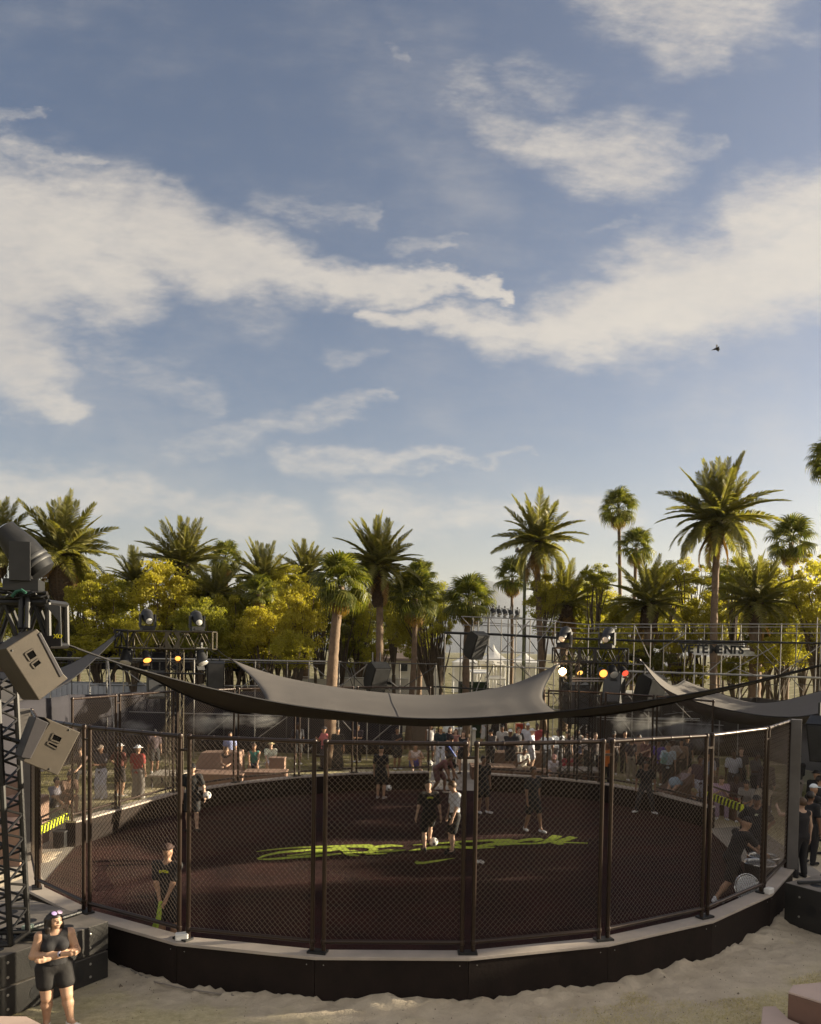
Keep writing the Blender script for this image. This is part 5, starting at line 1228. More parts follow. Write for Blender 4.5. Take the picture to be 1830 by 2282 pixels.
for i, px in enumerate(range(-200, 2100, 95)):
    tree(px+random.uniform(-25, 25), 1412+random.uniform(-22, 18), 70+random.uniform(0, 16), 62, 46+random.uniform(0, 16),
         'small far tree in the rear belt, '+BELT[i], ('green', 'olive', 'dark')[i % 3], i % 4, group='far belt of trees') if not 960 < px < 1240 else None
# unseen trees added beyond the right edge, sized and thinned to shade the pit
SHADE_GROVE = [(24.5, 33, 3.0, 4.4, 'nearest the picture'), (25.5, 28.5, 3.2, 4.7, 'second from the picture'), (25, 24, 3.0, 3.5, 'beside the side stand'), (31, 31, 3.4, 4.6, 'in the back row'), (27.5, 20, 3.2, 5.6, 'level with the pit'), (33, 26.5, 3.5, 4.0, 'in the outer row'), (25, 15.5, 3.0, 4.4, 'level with the near fence'), (31.5, 21, 3.6, 6.2, 'farther out, level with the pit'), (30, 16, 3.4, 5.2, 'farther out, level with the near fence'), (27, 12, 3.2, 5.4, 'beside the viewing platform'), (32, 11.5, 3.4, 6.0, 'behind the viewing platform')]
for i, (x, y, w_, h_, where) in enumerate(SHADE_GROVE):
    px = CX+CF*x/y
    tree(px, YH-CF*(h_*.62+1.4-CAMZ)/y, y, w_*CF/y, h_*.62*CF/y, 'leafy grove tree beyond the right edge, '+where, 'green' if i % 2 else 'olive', (4+i % 2) if y < 17 and x > 26 else i % 4, .2, group='grove on the sunny side')
# ------------------------------------------------------------------ people
def V3(*a): return np.array(a, float)
class SDF:
    """smooth union of tapered capsules and ellipsoids, turned into one continuous skin"""
    def __init__(s, k=.03): s.p = []; s.k = k; s.cut = []
    def cap(s, a, b, r0, r1=None, k=None, sq=None): s.p.append(('c', np.array(a, float), np.array(b, float), r0, r0 if r1 is None else r1, s.k if k is None else k, sq)); return s
    def ell(s, c, r, k=None, R=None): s.p.append(('e', np.array(c, float), np.array(r, float), 0, 0, s.k if k is None else k, R)); return s
    def mesh(s, h, name):
        lo = np.full(3, 9e9); hi = -lo
        B = []
        for q in s.p:
            if q[0] == 'c': r = max(q[3], q[4])*1.35; a = np.minimum(q[1], q[2])-r; b = np.maximum(q[1], q[2])+r
            else: r = max(q[2]); a = q[1]-r; b = q[1]+r
            B.append((a, b)); lo = np.minimum(lo, a); hi = np.maximum(hi, b)
        lo = lo-3*h; n = np.ceil((hi-lo)/h).astype(int)+4
        F = np.full(n, 1.0); ax = [lo[i]+h*np.arange(n[i]) for i in range(3)]
        for q, (a, b) in zip(s.p, B):
            m = q[5]+2.5*h; i0 = np.maximum(((a-m-lo)/h).astype(int), 0); i1 = np.minimum(((b+m-lo)/h).astype(int)+2, n)
            sl_ = tuple(slice(i0[i], i1[i]) for i in range(3))
            X = ax[0][sl_[0]][:, None, None]; Y = ax[1][sl_[1]][None, :, None]; Z = ax[2][sl_[2]][None, None, :]
            if q[0] == 'c':
                A, Bv = q[1], q[2]; d = Bv-A; l2 = max(d @ d, 1e-9)
                t = np.clip(((X-A[0])*d[0]+(Y-A[1])*d[1]+(Z-A[2])*d[2])/l2, 0, 1)
                sq = q[6] or (1, 1, 1)
                D = np.sqrt(((X-A[0]-t*d[0])/sq[0])**2+((Y-A[1]-t*d[1])/sq[1])**2+((Z-A[2]-t*d[2])/sq[2])**2)-(q[3]+(q[4]-q[3])*t)
            else:
                c, r, R = q[1], q[2], q[6]
                if R is None: u, v, w = (X-c[0])/r[0], (Y-c[1])/r[1], (Z-c[2])/r[2]
                else:
                    x, y, z = X-c[0], Y-c[1], Z-c[2]
                    u, v, w = ((R[0][i]*x+R[1][i]*y+R[2][i]*z)/r[i] for i in range(3))
                D = (np.sqrt(u*u+v*v+w*w)-1)*min(r)
            G = F[sl_]; k = q[5]
            if k > 0:
                hh = np.clip(.5+.5*(G-D)/k, 0, 1); G[...] = G*(1-hh)+D*hh-k*hh*(1-hh)
            else: np.minimum(G, D, out=G)
        for fn in s.cut: F = np.maximum(F, fn(ax[0][:, None, None], ax[1][None, :, None], ax[2][None, None, :]))
        # surface nets
        S = F < 0; c = np.zeros(tuple(n-1), int)
        for dx in (0, 1):
            for dy in (0, 1):
                for dz in (0, 1): c += S[dx:n[0]-1+dx, dy:n[1]-1+dy, dz:n[2]-1+dz]
        idx = np.argwhere((c > 0) & (c < 8)); ids = np.full(tuple(n-1), -1, int); ids[tuple(idx.T)] = np.arange(len(idx))
        acc = np.zeros((len(idx), 3)); cnt = np.zeros(len(idx)); cs = [(x, y, z) for x in (0, 1) for y in (0, 1) for z in (0, 1)]
        for i, a in enumerate(cs):
            for b in cs[i+1:]:
                if sum(abs(a[q]-b[q]) for q in range(3)) != 1: continue
                fa = F[tuple((idx+a).T)]; fb = F[tuple((idx+b).T)]; m = (fa < 0) != (fb < 0); t = np.where(m, fa/(fa-fb+1e-12), 0)
                acc += np.where(m[:, None], np.array(a)+(np.array(b)-np.array(a))*t[:, None], 0); cnt += m
        V = lo+(idx+acc/cnt[:, None])*h; Q = []
        for axn in range(3):
            o1, o2 = [(1, 2), (2, 0), (0, 1)][axn]; e = np.zeros(3, int); e[axn] = 1
            sa = S[:n[0]-1, :n[1]-1, :n[2]-1]; sb = S[e[0]:n[0]-1+e[0], e[1]:n[1]-1+e[1], e[2]:n[2]-1+e[2]]
            E_ = np.argwhere(sa != sb); E_ = E_[(E_[:, o1] > 0) & (E_[:, o2] > 0)]
            d1 = np.zeros(3, int); d1[o1] = 1; d2 = np.zeros(3, int); d2[o2] = 1
            q = np.stack([ids[tuple(E_.T)], ids[tuple((E_-d1).T)], ids[tuple((E_-d1-d2).T)], ids[tuple((E_-d2).T)]], 1)
            fl_ = ~sa[tuple(E_.T)]; q[fl_] = q[fl_][:, ::-1]; Q.append(q[(q >= 0).all(1)])
        Q = np.concatenate(Q); me = fastmesh(name, V, Q); me.polygons.foreach_set('use_smooth', [True]*len(me.polygons)); return me

def lerp(a, b, t): return np.array(a)*(1-t)+np.array(b)*t
def limb2(root, end, l1, l2, hint):
    """middle joint of a two-bone limb, bent towards hint"""
    root = np.array(root, float); end = np.array(end, float); d = end-root; L = np.linalg.norm(d)
    if L > (l1+l2)*.995: end = root+d/L*(l1+l2)*.995; d = end-root; L = np.linalg.norm(d)
    u = d/L; a = (l1*l1-l2*l2+L*L)/(2*L); hgt = math.sqrt(max(l1*l1-a*a, 0)); hv = np.array(hint, float); hv -= u*(hv @ u); hv /= np.linalg.norm(hv)+1e-9
    return root+u*a+hv*hgt, end
# a figure of 1.75 m faces -y; its left is +x
def skel(pose):
    J = dict(pel=V3(0, 0, .95), lean=0, side=0, yaw=0, hipw=.095, look=(0, 0))
    feet = [V3(.11, 0, .085), V3(-.11, 0, .085)]; toe = [V3(.13, -.15, .03), V3(-.13, -.15, .03)]
    hand = [V3(.27, -.04, .80), V3(-.27, -.04, .80)]; eh = [V3(.5, 1, 0), V3(-.5, 1, 0)]; kh = [V3(.1, -1, 0), V3(-.1, -1, 0)]
    P = pose
    if P == 'stand2': feet[0] = V3(.14, -.10, .085); toe[0] = V3(.19, -.25, .03); hand[1] = V3(-.24, -.10, .84); J['side'] = .03
    elif P == 'cross': hand = [V3(-.12, -.19, 1.17), V3(.12, -.215, 1.20)]; eh = [V3(1, .3, -.5), V3(-1, .3, -.5)]; feet = [V3(.19, -.12, .085), V3(-.10, .02, .085)]; toe = [V3(.28, -.25, .03), V3(-.13, -.14, .03)]
    elif P == 'phone': hand = [V3(.07, -.30, 1.17), V3(-.09, -.28, 1.15)]; J['look'] = (0, -.35)
    elif P == 'onehand': hand[1] = V3(-.10, -.30, 1.30)
    elif P == 'hips': hand = [V3(.21, -.05, 1.02), V3(-.21, -.05, 1.02)]; eh = [V3(1, .5, 0), V3(-1, .5, 0)]
    elif P == 'walk': feet = [V3(.08, -.30, .10), V3(-.08, .30, .12)]; toe = [V3(.08, -.46, .08), V3(-.08, .17, .03)]; hand = [V3(.25, .18, .84), V3(-.25, -.22, .86)]; J['pel'][2] = .92
    elif P == 'step': feet = [V3(.12, -.22, .085), V3(-.12, .16, .085)]; toe = [V3(.13, -.38, .03), V3(-.16, .02, .03)]; hand = [V3(.27, .05, .82), V3(-.27, -.1, .82)]; J['pel'][2] = .935
    elif P == 'wide': feet = [V3(.27, 0, .085), V3(-.27, 0, .085)]; toe = [V3(.36, -.13, .03), V3(-.36, -.13, .03)]; J['pel'][2] = .90; hand = [V3(.3, -.1, .86), V3(-.3, -.1, .86)]; J['lean'] = .12
    elif P == 'ballarm': hand = [V3(.33, -.16, .93), V3(-.26, -.03, .80)]; eh[0] = V3(1, .7, 0); feet[0] = V3(.13, -.12, .085); toe[0] = V3(.17, -.27, .03); J['look'] = (.2, -.1)
    elif P == 'behind': hand = [V3(.05, .17, .90), V3(-.05, .19, .88)]; eh = [V3(1, .6, 0), V3(-1, .6, 0)]
    elif P == 'kick': feet = [V3(.10, 0, .085), V3(-.08, -.24, .20)]; toe = [V3(.13, -.14, .03), V3(-.09, -.38, .16)]; J['look'] = (0, -.75); J['lean'] = .1; hand = [V3(.32, -.05, .86), V3(-.30, .02, .88)]
    elif P == 'down': J['look'] = (0, -.8); hand = [V3(.25, -.16, .86), V3(-.25, -.10, .82)]; feet[0] = V3(.1, -.08, .085); toe[0] = V3(.12, -.24, .03)
    elif P == 'bend': J['pel'] = V3(0, .12, .88); J['lean'] = .95; hand = [V3(.22, -.55, .62), V3(-.2, -.5, .55)]; J['look'] = (0, .3); feet = [V3(.13, -.12, .085), V3(-.12, .26, .1)]; toe = [V3(.14, -.28, .03), V3(-.13, .12, .03)]
    elif P == 'reach': J['pel'] = V3(0, .05, .86); J['lean'] = .45; hand = [V3(.2, -.62, .92), V3(-.16, -.66, .86)]; feet = [V3(.12, -.28, .085), V3(-.12, .48, .12)]; toe = [V3(.13, -.44, .03), V3(-.12, .35, .04)]
    elif P == 'arm_up': hand[0] = V3(.30, -.42, 1.50); eh[0] = V3(1, .2, -.6)
    elif P == 'wave': hand[1] = V3(-.42, -.2, 1.62); eh[1] = V3(-1, .3, -.4)
    elif P in ('sit', 'sitlean', 'sitphone'):
        J['pel'] = V3(0, .05, .50); feet = [V3(.13, -.44, .085), V3(-.13, -.40, .085)]; toe = [V3(.16, -.58, .03), V3(-.16, -.55, .03)]; hand = [V3(.15, -.40, .60), V3(-.15, -.38, .60)]; kh = [V3(.1, -.6, 1), V3(-.1, -.6, 1)]
        J['lean'] = {'sit': .05, 'sitlean': .42, 'sitphone': .18}[P]
        if P == 'sitlean': hand = [V3(.10, -.48, .62), V3(-.08, -.48, .62)]
        if P == 'sitphone': hand = [V3(.06, -.34, .86), V3(-.08, -.33, .85)]; J['look'] = (0, -.4)
    elif P == 'ground':
        J['pel'] = V3(0, .05, .12); feet = [V3(.14, -.52, .085), V3(-.12, -.58, .085)]; toe = [V3(.17, -.66, .03), V3(-.15, -.72, .03)]; kh = [V3(.2, -.3, 1), V3(-.2, -.3, 1)]; hand = [V3(.14, -.42, .46), V3(-.12, -.42, .42)]; J['lean'] = .1
    elif P == 'recline':
        J['pel'] = V3(0, 0, .14); J['lean'] = -.75; feet = [V3(.12, -.78, .10), V3(-.10, -.62, .085)]; toe = [V3(.15, -.86, .2), V3(-.13, -.76, .04)]; kh = [V3(.2, -.2, 1), V3(-.2, -.2, 1)]; hand = [V3(.33, .42, .12), V3(-.33, .40, .12)]; eh = [V3(1, 1, 0), V3(-1, 1, 0)]
    up = V3(J['side'], -math.sin(J['lean']), math.cos(J['lean'])); up /= np.linalg.norm(up); fw = V3(0, -math.cos(J['lean']), -math.sin(J['lean']))
    p = J['pel']; J['waist'] = p+up*.14; J['chest'] = p+up*.36; J['neck'] = p+up*.545; hd = up*.75+V3(0, -.25, .25)*(1 if J['lean'] > .3 else 0)
    lk = J['look']; hup = up+V3(math.sin(lk[0])*0, 0, 0); hup = up*math.cos(lk[1]*.5)+fw*math.sin(-lk[1]*.5); hup /= np.linalg.norm(hup)
    if J['lean'] > .3: hup = lerp(hup, V3(0, -.3, 1), .6); hup /= np.linalg.norm(hup)
    J['head'] = J['neck']+hup*.165+fw*.015; J['hup'] = hup
    f = np.array(fw)*math.cos(lk[1])+up*math.sin(lk[1]); f = f-hup*(f @ hup); f /= np.linalg.norm(f); f = V3(f[0]*math.cos(lk[0])+math.sin(lk[0])*abs(f[1]), f[1]*math.cos(lk[0]), f[2]); J['hf'] = f/np.linalg.norm(f)
    J['sh'] = [J['neck']-up*.055+V3(.185, 0, 0), J['neck']-up*.055+V3(-.185, 0, 0)]; J['hip'] = [p+V3(.095, 0, -.02), p+V3(-.095, 0, -.02)]
    J['el'] = []; J['wr'] = []; J['kn'] = []; J['an'] = []; J['toe'] = toe; J['up'] = up; J['fw'] = fw
    for i in (0, 1):
        e, w = limb2(J['sh'][i], hand[i], .295, .265, eh[i]); J['el'].append(e); J['wr'].append(w)
        k, a = limb2(J['hip'][i], feet[i], .435, .42, kh[i]); J['kn'].append(k); J['an'].append(a)
    return J
_cache = {}
def cached(key, fn):
    if key not in _cache: _cache[key] = fn()
    return _cache[key]
def body_mesh(pose, fat=1.0, h=.026, fine=False):
    J = skel(pose); s = SDF(.035); g = fat
    s.cap(J['pel'], J['waist'], .118*g, .108*g, sq=(1.2, .88, 1)).cap(J['waist'], J['chest'], .105*g, .128*g, sq=(1.22, .86, 1)).cap(J['chest'], J['neck']-J['up']*.06, .122*g, .085*g, sq=(1.3, .82, 1))
    s.cap(J['sh'][0], J['sh'][1], .058*g)
    s.cap(J['neck']-J['up']*.05, J['head']-J['hup']*.05, .055*g**.5, .05)
    hu, hf = J['hup'], J['hf']; sd = np.cross(hu, hf); R = np.stack([sd, -hf, hu], 1)
    s.ell(J['head']+hu*.012, (.078, .098, .112), .02, R).ell(J['head']+hf*.035-hu*.055, (.056, .06, .06), .02, R)
    s.cap(J['head']+hf*.095+hu*.018, J['head']+hf*.112-hu*.018, .010, .015, .012)
    for i, sg in ((0, 1), (1, -1)):
        s.ell(J['head']+sd*sg*.078-hf*.005-hu*.005, (.012, .024, .034), .008, R)
        s.cap(J['sh'][i], J['el'][i], .052*g, .041*g).cap(J['el'][i], J['wr'][i], .042*g, .028)
        s.cap(J['hip'][i], J['kn'][i], .092*g, .056*g, .045).cap(J['kn'][i], lerp(J['kn'][i], J['an'][i], .35), .055*g, .058*g).cap(lerp(J['kn'][i], J['an'][i], .35), J['an'][i], .056*g, .036)
        d = J['wr'][i]-J['el'][i]; d = d/np.linalg.norm(d)
        s.cap(J['wr'][i], J['wr'][i]+d*.075, .030, .034, .02, sq=(1, 1, 1))
        s.cap(J['an'][i], J['toe'][i], .036, .028)
    me = s.mesh(h, 'body')
    # five separate fingers on each palm, rooted inside it
    mb = MB()
    for i in (0, 1):
        d = J['wr'][i]-J['el'][i]; d = d/np.linalg.norm(d); w = J['wr'][i]+d*.09; inn = V3(-1 if i == 0 else 1, 0, 0); a = inn-d*(inn @ d); a /= np.linalg.norm(a); b = np.cross(d, a)
        for j in range(4):
            r = w+b*(j-1.5)*.017; l = (.072, .08, .075, .058)[j]; mb.tube([r-d*.02, r+d*l*.45+a*.006, r+d*l*.8+a*.026, r+d*l*.92+a*.042], [.009, .0085, .0075, .005], 5)
        r = w-d*.05; mb.tube([r, r+b*-.035+d*.02+a*.012, r+b*-.042+d*.055+a*.022], [.012, .010, .006], 5)
    import bmesh
    bm = bmesh.new(); bm.from_mesh(me); n0 = len(bm.verts); vs = [bm.verts.new(v) for v in mb.v]
    for f in mb.f:
        try: bm.faces.new([vs[k] for k in f]).smooth = True
        except ValueError: pass
    bm.to_mesh(me); bm.free(); return me
def top_mesh(pose, kind, fat=1.0, h=.026):
    J = skel(pose); s = SDF(.03); g = fat; b = .016
    long = 0 if kind == 'tank' or kind == 'crop' else (.55 if kind == 'tee' else 1)
    lo_ = J['waist']-J['up']*.02 if kind == 'crop' else J['pel']-J['up']*(.06 if kind in ('tee', 'hoodie', 'long') else .03)
    if kind == 'crop': s.cap(J['chest']-J['up']*.06, J['chest'], .118*g+b, .128*g+b, sq=(1.22, .87, 1))
    else: s.cap(lo_, J['waist'], .125*g+b, .112*g+b, sq=(1.2, .9, 1)).cap(J['waist'], J['chest'], .11*g+b, .13*g+b, sq=(1.22, .87, 1))
    s.cap(J['chest'], J['neck']-J['up']*.075, .124*g+b, .088*g+b, sq=(1.3, .83, 1)).cap(lerp(J['sh'][0], J['sh'][1], .1 if long == 0 else 0), lerp(J['sh'][0], J['sh'][1], .9 if long == 0 else 1), .062*g+b)
    if long:
        for i in (0, 1):
            s.cap(J['sh'][i], lerp(J['sh'][i], J['el'][i], min(1, long*1.25)), .056*g+b, (.058 if long < 1 else .046)*g+b)
            if long == 1: s.cap(J['el'][i], lerp(J['el'][i], J['wr'][i], .9), .045*g+b, .034+b)
    if kind == 'hoodie': s.ell(J['neck']+V3(0, .06, -.02), (.11, .08, .07))
    nk = J['neck']; up = J['up']; nc = nk-up*(.03 if kind != 'hoodie' else -.02); rn = .072 if kind in ('tee', 'long', 'hoodie') else .10
    def neck_hole(X, Y, Z):
        q = (X-nc[0])*up[0]+(Y-nc[1])*up[1]+(Z-nc[2])*up[2]
        r2 = (X-nc[0])**2+(Y-nc[1])**2+(Z-nc[2])**2-q*q
        return np.minimum(q, rn-np.sqrt(np.maximum(r2, 0)))
    s.cut.append(neck_hole)
    if kind in ('crop',): l0 = J['chest']-up*.12
    else: l0 = lo_-up*.03
    s.cut.append(lambda X, Y, Z: -((X-l0[0])*up[0]+(Y-l0[1])*up[1]+(Z-l0[2])*up[2]))
    return s.mesh(h, 'top')
def bottom_mesh(pose, kind, fat=1.0, h=.026):
    J = skel(pose); s = SDF(.03); g = fat; b = .016
    if kind in ('skirt', 'dress'):
        s.cap(J['waist'], J['pel'], .115*g+b, .13*g+b, sq=(1.2, .95, 1)); m = (J['kn'][0]+J['kn'][1])/2; a = (J['an'][0]+J['an'][1])/2
        e = lerp(J['pel'], m, 1.0) if kind == 'skirt' else lerp(m, a, .75)
        s.cap(J['pel'], e, .15*g, .19*g if kind == 'skirt' else .24*g, sq=(1.1, .9, 1))
        if kind == 'dress': s.cap(J['waist'], J['chest'], .115*g+b, .13*g+b, sq=(1.2, .9, 1))
        return s.mesh(h, kind)
    s.cap(J['pel'], J['waist']-J['up']*.02, .12*g+b, .115*g+b*.6, sq=(1.2, .92, 1))
    for i in (0, 1):
        k = J['kn'][i]; hp = J['hip'][i]
        if kind == 'shorts': e = lerp(hp, k, .82); s.cap(hp, e, .10*g+b, .088*g+b)
        elif kind == 'short': e = lerp(hp, k, .55); s.cap(hp, e, .10*g+b, .092*g+b)
        elif kind == 'trousers': s.cap(hp, k, .095*g+b, .066*g+b).cap(k, lerp(k, J['an'][i], .93), .066*g+b, .052*g+b)
        elif kind == 'wide': s.cap(hp, k, .10*g+b, .09*g+b).cap(k, lerp(k, J['an'][i], .95), .09*g+b, .10*g+b)
    return s.mesh(h, {'short': 'shorts', 'wide': 'trousers'}.get(kind, kind))
def shoe_mesh(pose, i, h=.02):
    J = skel(pose); s = SDF(.02); a = J['an'][i]; t = J['toe'][i]
    d = t-a; d[2] = 0; d = d/(np.linalg.norm(d)+1e-9); z = V3(0, 0, 1) if a[2] < .14 else V3(0, 0, 1)
    s.cap(a-d*.03-V3(0, 0, .035), t+d*.03+V3(0, 0, .015), .045, .038, sq=(1, 1, .9)).cap(a+V3(0, 0, .02), a-V3(0, 0, .03), .042, .045)
    zc = min(a[2]-.085, t[2]-.03)
    s.cut.append(lambda X, Y, Z: zc+.0-Z+0*X+0*Y)
    return s.mesh(h, 'shoe')
def hair_mesh(pose, kind, h=.02):
    J = skel(pose); s = SDF(.02); c, u, f = J['head'], J['hup'], J['hf']; sd = np.cross(u, f); R = np.stack([sd, -f, u], 1)
    if kind in ('short', 'long', 'bun'):
        s.ell(c+u*.025-f*.012, (.09, .11, .115), .02, R)
        if kind == 'long': s.cap(c-f*.06, c-f*.075-u*.17, .085, .07, sq=(1.15, .7, 1)).cap(c+sd*.07-f*.02, c+sd*.085-f*.02-u*.17, .035, .03).cap(c-sd*.07-f*.02, c-sd*.085-f*.02-u*.17, .035, .03)
        if kind == 'bun': s.ell(c+u*.12-f*.07, (.045, .045, .045), .02, R)
        q = c+f*.055+u*.05; nr = f*.8-u*.62; nr /= np.linalg.norm(nr)
        face = c+f*.03; nf = f
        s.cut.append(lambda X, Y, Z: np.minimum((X-face[0])*nf[0]+(Y-face[1])*nf[1]+(Z-face[2])*nf[2]+.0, -((X-q[0])*u[0]+(Y-q[1])*u[1]+(Z-q[2])*u[2])))
        if kind == 'short': low = c-u*.045; s.cut.append(lambda X, Y, Z: -((X-low[0])*u[0]+(Y-low[1])*u[1]+(Z-low[2])*u[2]))
        return s.mesh(h, 'hair')
    if kind in ('cap', 'hat', 'bucket'):
        s.ell(c+u*.045-f*.008, (.092, .112, .10), .01, R); lowz = c+u*.035
        if kind == 'cap': s.ell(c+u*.045+f*.135, (.072, .085, .014), .015, R)
        else: s.ell(c+u*.05, (.17, .185, .016) if kind == 'hat' else (.135, .15, .03), .015, R)
        s.cut.append(lambda X, Y, Z: -((X-lowz[0])*u[0]+(Y-lowz[1])*u[1]+(Z-lowz[2])*u[2]))
        return s.mesh(h, 'cap' if kind == 'cap' else 'hat')
skins = [mat('skin_light', (.55, .36, .26), .5, spec=.35), mat('skin_tan', (.42, .25, .16), .5, spec=.35), mat('skin_brown', (.22, .12, .075), .5, spec=.35), mat('skin_dark', (.10, .055, .038), .5, spec=.35)]
def cloth(c): return mat('cloth_%02d_%02d_%02d' % tuple(int(round(x*99)) for x in c), c, .85, var=.12, scale=14, bump=.25, bscale=22)
hair_d = mat('dark_hair', (.018, .012, .010), .45, var=.3, scale=40); hair_b = mat('brown_hair', (.09, .05, .025), .5, var=.3, scale=40)
BLK, WHT, GRY = (.014, .014, .016), (.78, .78, .80), (.30, .29, .28)
def person(px, py, ground, label, pose='stand', face=0, top=('tee', BLK), bot=('shorts', BLK), shoe=WHT, head=('short', None), skin=1, h=1.0, group=None, fat=1.0, d=None, z=None, res=.026):
    """px, py: where the feet (or seat) meet the ground in the photograph"""
    p = gz(px, py, ground) if d is None else at(px, py, d)
    if d is not None: p.z = ground
    t = thing('person', label, 'person', p, math.radians(face), group, h)
    sk = skins[skin]
    inst('body', cached(('b', pose, fat, res), lambda: _addm(body_mesh(pose, fat, res), sk)), t, m=sk)
    if top: inst({'tee': 'shirt', 'tank': 'tank_top', 'long': 'sweater', 'hoodie': 'hoodie', 'crop': 'crop_top'}[top[0]], cached(('t', pose, top[0], fat, res), lambda: _addm(top_mesh(pose, top[0], fat, res), sk)), t, m=cloth(top[1]))
    if bot: inst({'short': 'shorts', 'wide': 'trousers'}.get(bot[0], bot[0]), cached(('u', pose, bot[0], fat, res), lambda: _addm(bottom_mesh(pose, bot[0], fat, res), sk)), t, m=cloth(bot[1]))
    if shoe:
        for i in (0, 1): inst('shoe', cached(('s', pose, i), lambda: _addm(shoe_mesh(pose, i), sk)), t, m=cloth(shoe))
    if head:
        inst({'cap': 'cap', 'hat': 'hat', 'bucket': 'hat'}.get(head[0], 'hair'), cached(('h', pose, head[0]), lambda: _addm(hair_mesh(pose, head[0]), sk)), t, m=(cloth(head[1]) if head[1] else (hair_d if skin else hair_b)))
    return t
def _addm(me, m): me.materials.append(m); return me
def emblem(t, pose, back, c, w=.16, hh=.045, dz=.0):
    J = skel(pose); p = J['chest']+J['up']*(.06+dz)+J['fw']*(-.128 if back else .128)
    mb = MB()
    for k in range(4): mb.box((p[0]-w/2+w*(k+.5)/4, p[1], p[2]+.006*((k*7) % 3-1)), (w/4*.8, .012, hh*(1 if k % 2 else .75)), Matrix.Rotation(-.1+.08*k, 3, 'Y'))
    o = mb.build('chest_print', cloth(c)); o.parent = t
BALL = None
def ball(loc, label, r=.11):
    b = MB(); prof = [(r*math.sin(math.pi*k/12)+.0005, -r*math.cos(math.pi*k/12)) for k in range(13)]; b.lathe(prof, 18)
    o = b.build('football', white, None, True); o.location = loc; tag(o, label, 'ball', 'footballs in the pit')
    for k in range(7):
        a = k*2.4; zz = -1+2*(k+.5)/7; q = Vector((math.cos(a)*math.sqrt(1-zz*zz), math.sin(a)*math.sqrt(1-zz*zz), zz))
        R = q.to_track_quat('Z', 'Y').to_matrix(); MBx = MB().lathe([(r*.42, r*.905), (r*.25, r*.985), (.001, r*1.004)], 5, (0, 0, 0), R); p = MBx.build('patch', black); p.parent = o
    return o
YEL = (.62, .62, .05)
GP = 'players and crew inside the pit'
Z0 = .02
A_ = person(428, 1851, Z0, 'player in black cap and kit holding a white ball at the hip', 'ballarm', 12, ('tee', BLK), ('shorts', BLK), BLK, ('cap', BLK), 0, 1.03, GP)
ball(gz(428, 1851, Z0)+Vector((.40*math.cos(.2)+.02, -.02, .98)), 'white football held against the hip of the player at the left')
B_ = person(372, 2066, Z0, 'person in black, hands clasped behind, yellow print on the back, at the near fence', 'behind', 172, ('tee', BLK), ('shorts', BLK), BLK, ('cap', (.05, .025, .02)), 1, 1.0, GP, d=13.1)
emblem(B_, 'behind', True, YEL)
bib = MB(); J_ = skel('behind'); hb_ = J_['wr'][0]
bb = [(hb_[0]-.04, hb_[1]+.04, hb_[2]-.02), (hb_[0]-.02, hb_[1]+.07, hb_[2]-.3), (hb_[0]+.08, hb_[1]+.08, hb_[2]-.55), (hb_[0]+.16, hb_[1]+.05, hb_[2]-.75)]
bib.tube(bb, [.03, .045, .06, .03], 7); o = bib.build('training_bib', mat('lime_bib', (.38, .50, .06), .8, var=.2, scale=8), None, True); o.matrix_basis = wm(B_); tag(o, 'lime green bib dangling from the hands of the person at the near fence', 'bib')
C_ = person(955, 1899, Z0, 'player with yellow print on the back controlling a ball mid pit', 'kick', 192, ('tee', BLK), ('shorts', BLK), BLK, ('cap', BLK), 0, 1.0, GP)
emblem(C_, 'kick', True, YEL)
pc = gz(966, 1893, .02); ball(pc+Vector((.0, -.12, .22)), 'white and black football on the foot of the player in the middle')
D_ = person(1012, 1902, Z0, 'man in a white T-shirt and black shorts looking down beside the middle player', 'down', -72, ('tee', WHT), ('shorts', BLK), BLK, ('short', None), 0, 1.02, GP)
E_p = person(1074, 1812, Z0, 'player in black with white shoes partly hidden by a fence post', 'stand2', 25, ('tee', BLK), ('shorts', BLK), WHT, ('short', None), 2, 1.0, GP)
F_ = person(1186, 1853, Z0, 'dark clad player with bright white shoes behind the glinting mesh', 'step', 30, ('tee', BLK), ('shorts', BLK), WHT, ('short', None), 2, 1.03, GP)
G_ = person(848, 1781, Z0, 'player in black facing away near the rear rim left of the entrance', 'stand', 160, ('tee', BLK), ('shorts', BLK), (.35, .30, .28), ('cap', BLK), 1, 1.0, GP)
H_ = person(1437, 1812, Z0, 'player in black leaning with legs apart near the right rim', 'wide', -15, ('tee', BLK), ('trousers', (.03, .028, .03)), WHT, ('short', None), 2, .96, GP)
ball(gz(866, 1763, Z0)+Vector((0, 0, .11)), 'small white football on the turf near the rear rim')
I_ = person(980, 1768, Z0, 'player in a dark plaid shirt bending forward in the rear entrance', 'bend', 60, ('tee', (.16, .07, .07)), ('shorts', (.12, .06, .06)), (.5, .42, .36), ('short', None), 2, .98, GP)
ball(gz(958, 1745, Z0)+Vector((0, 0, .75)), 'white and black football above the bending player in the rear entrance')
J_p = person(1006, 1742, Z0, 'person in black with a blue strap standing in the rear entrance', 'phone', 200, ('tee', (.02, .02, .03)), ('shorts', BLK), BLK, ('short', None), 2, 1.0, GP)
tag(MB().tube([gz(1006, 1742, Z0)+Vector((dx, dy, z)) for dx, dy, z in ((-.16, -.15, 1.42), (0, -.2, 1.2), (.15, -.16, .98))], .035, 6).build('sling_bag', mat('blue_strap', (.04, .08, .35), .6)), 'blue sling bag across the person in the rear entrance', 'bag')
K_ = person(1634, 1990, Z0, 'crew member in a black cap lunging towards the metal tubs at the right', 'reach', 105, ('tee', BLK), ('shorts', BLK), (.72, .73, .78), ('cap', BLK), 1, 1.06, GP, d=16.3)
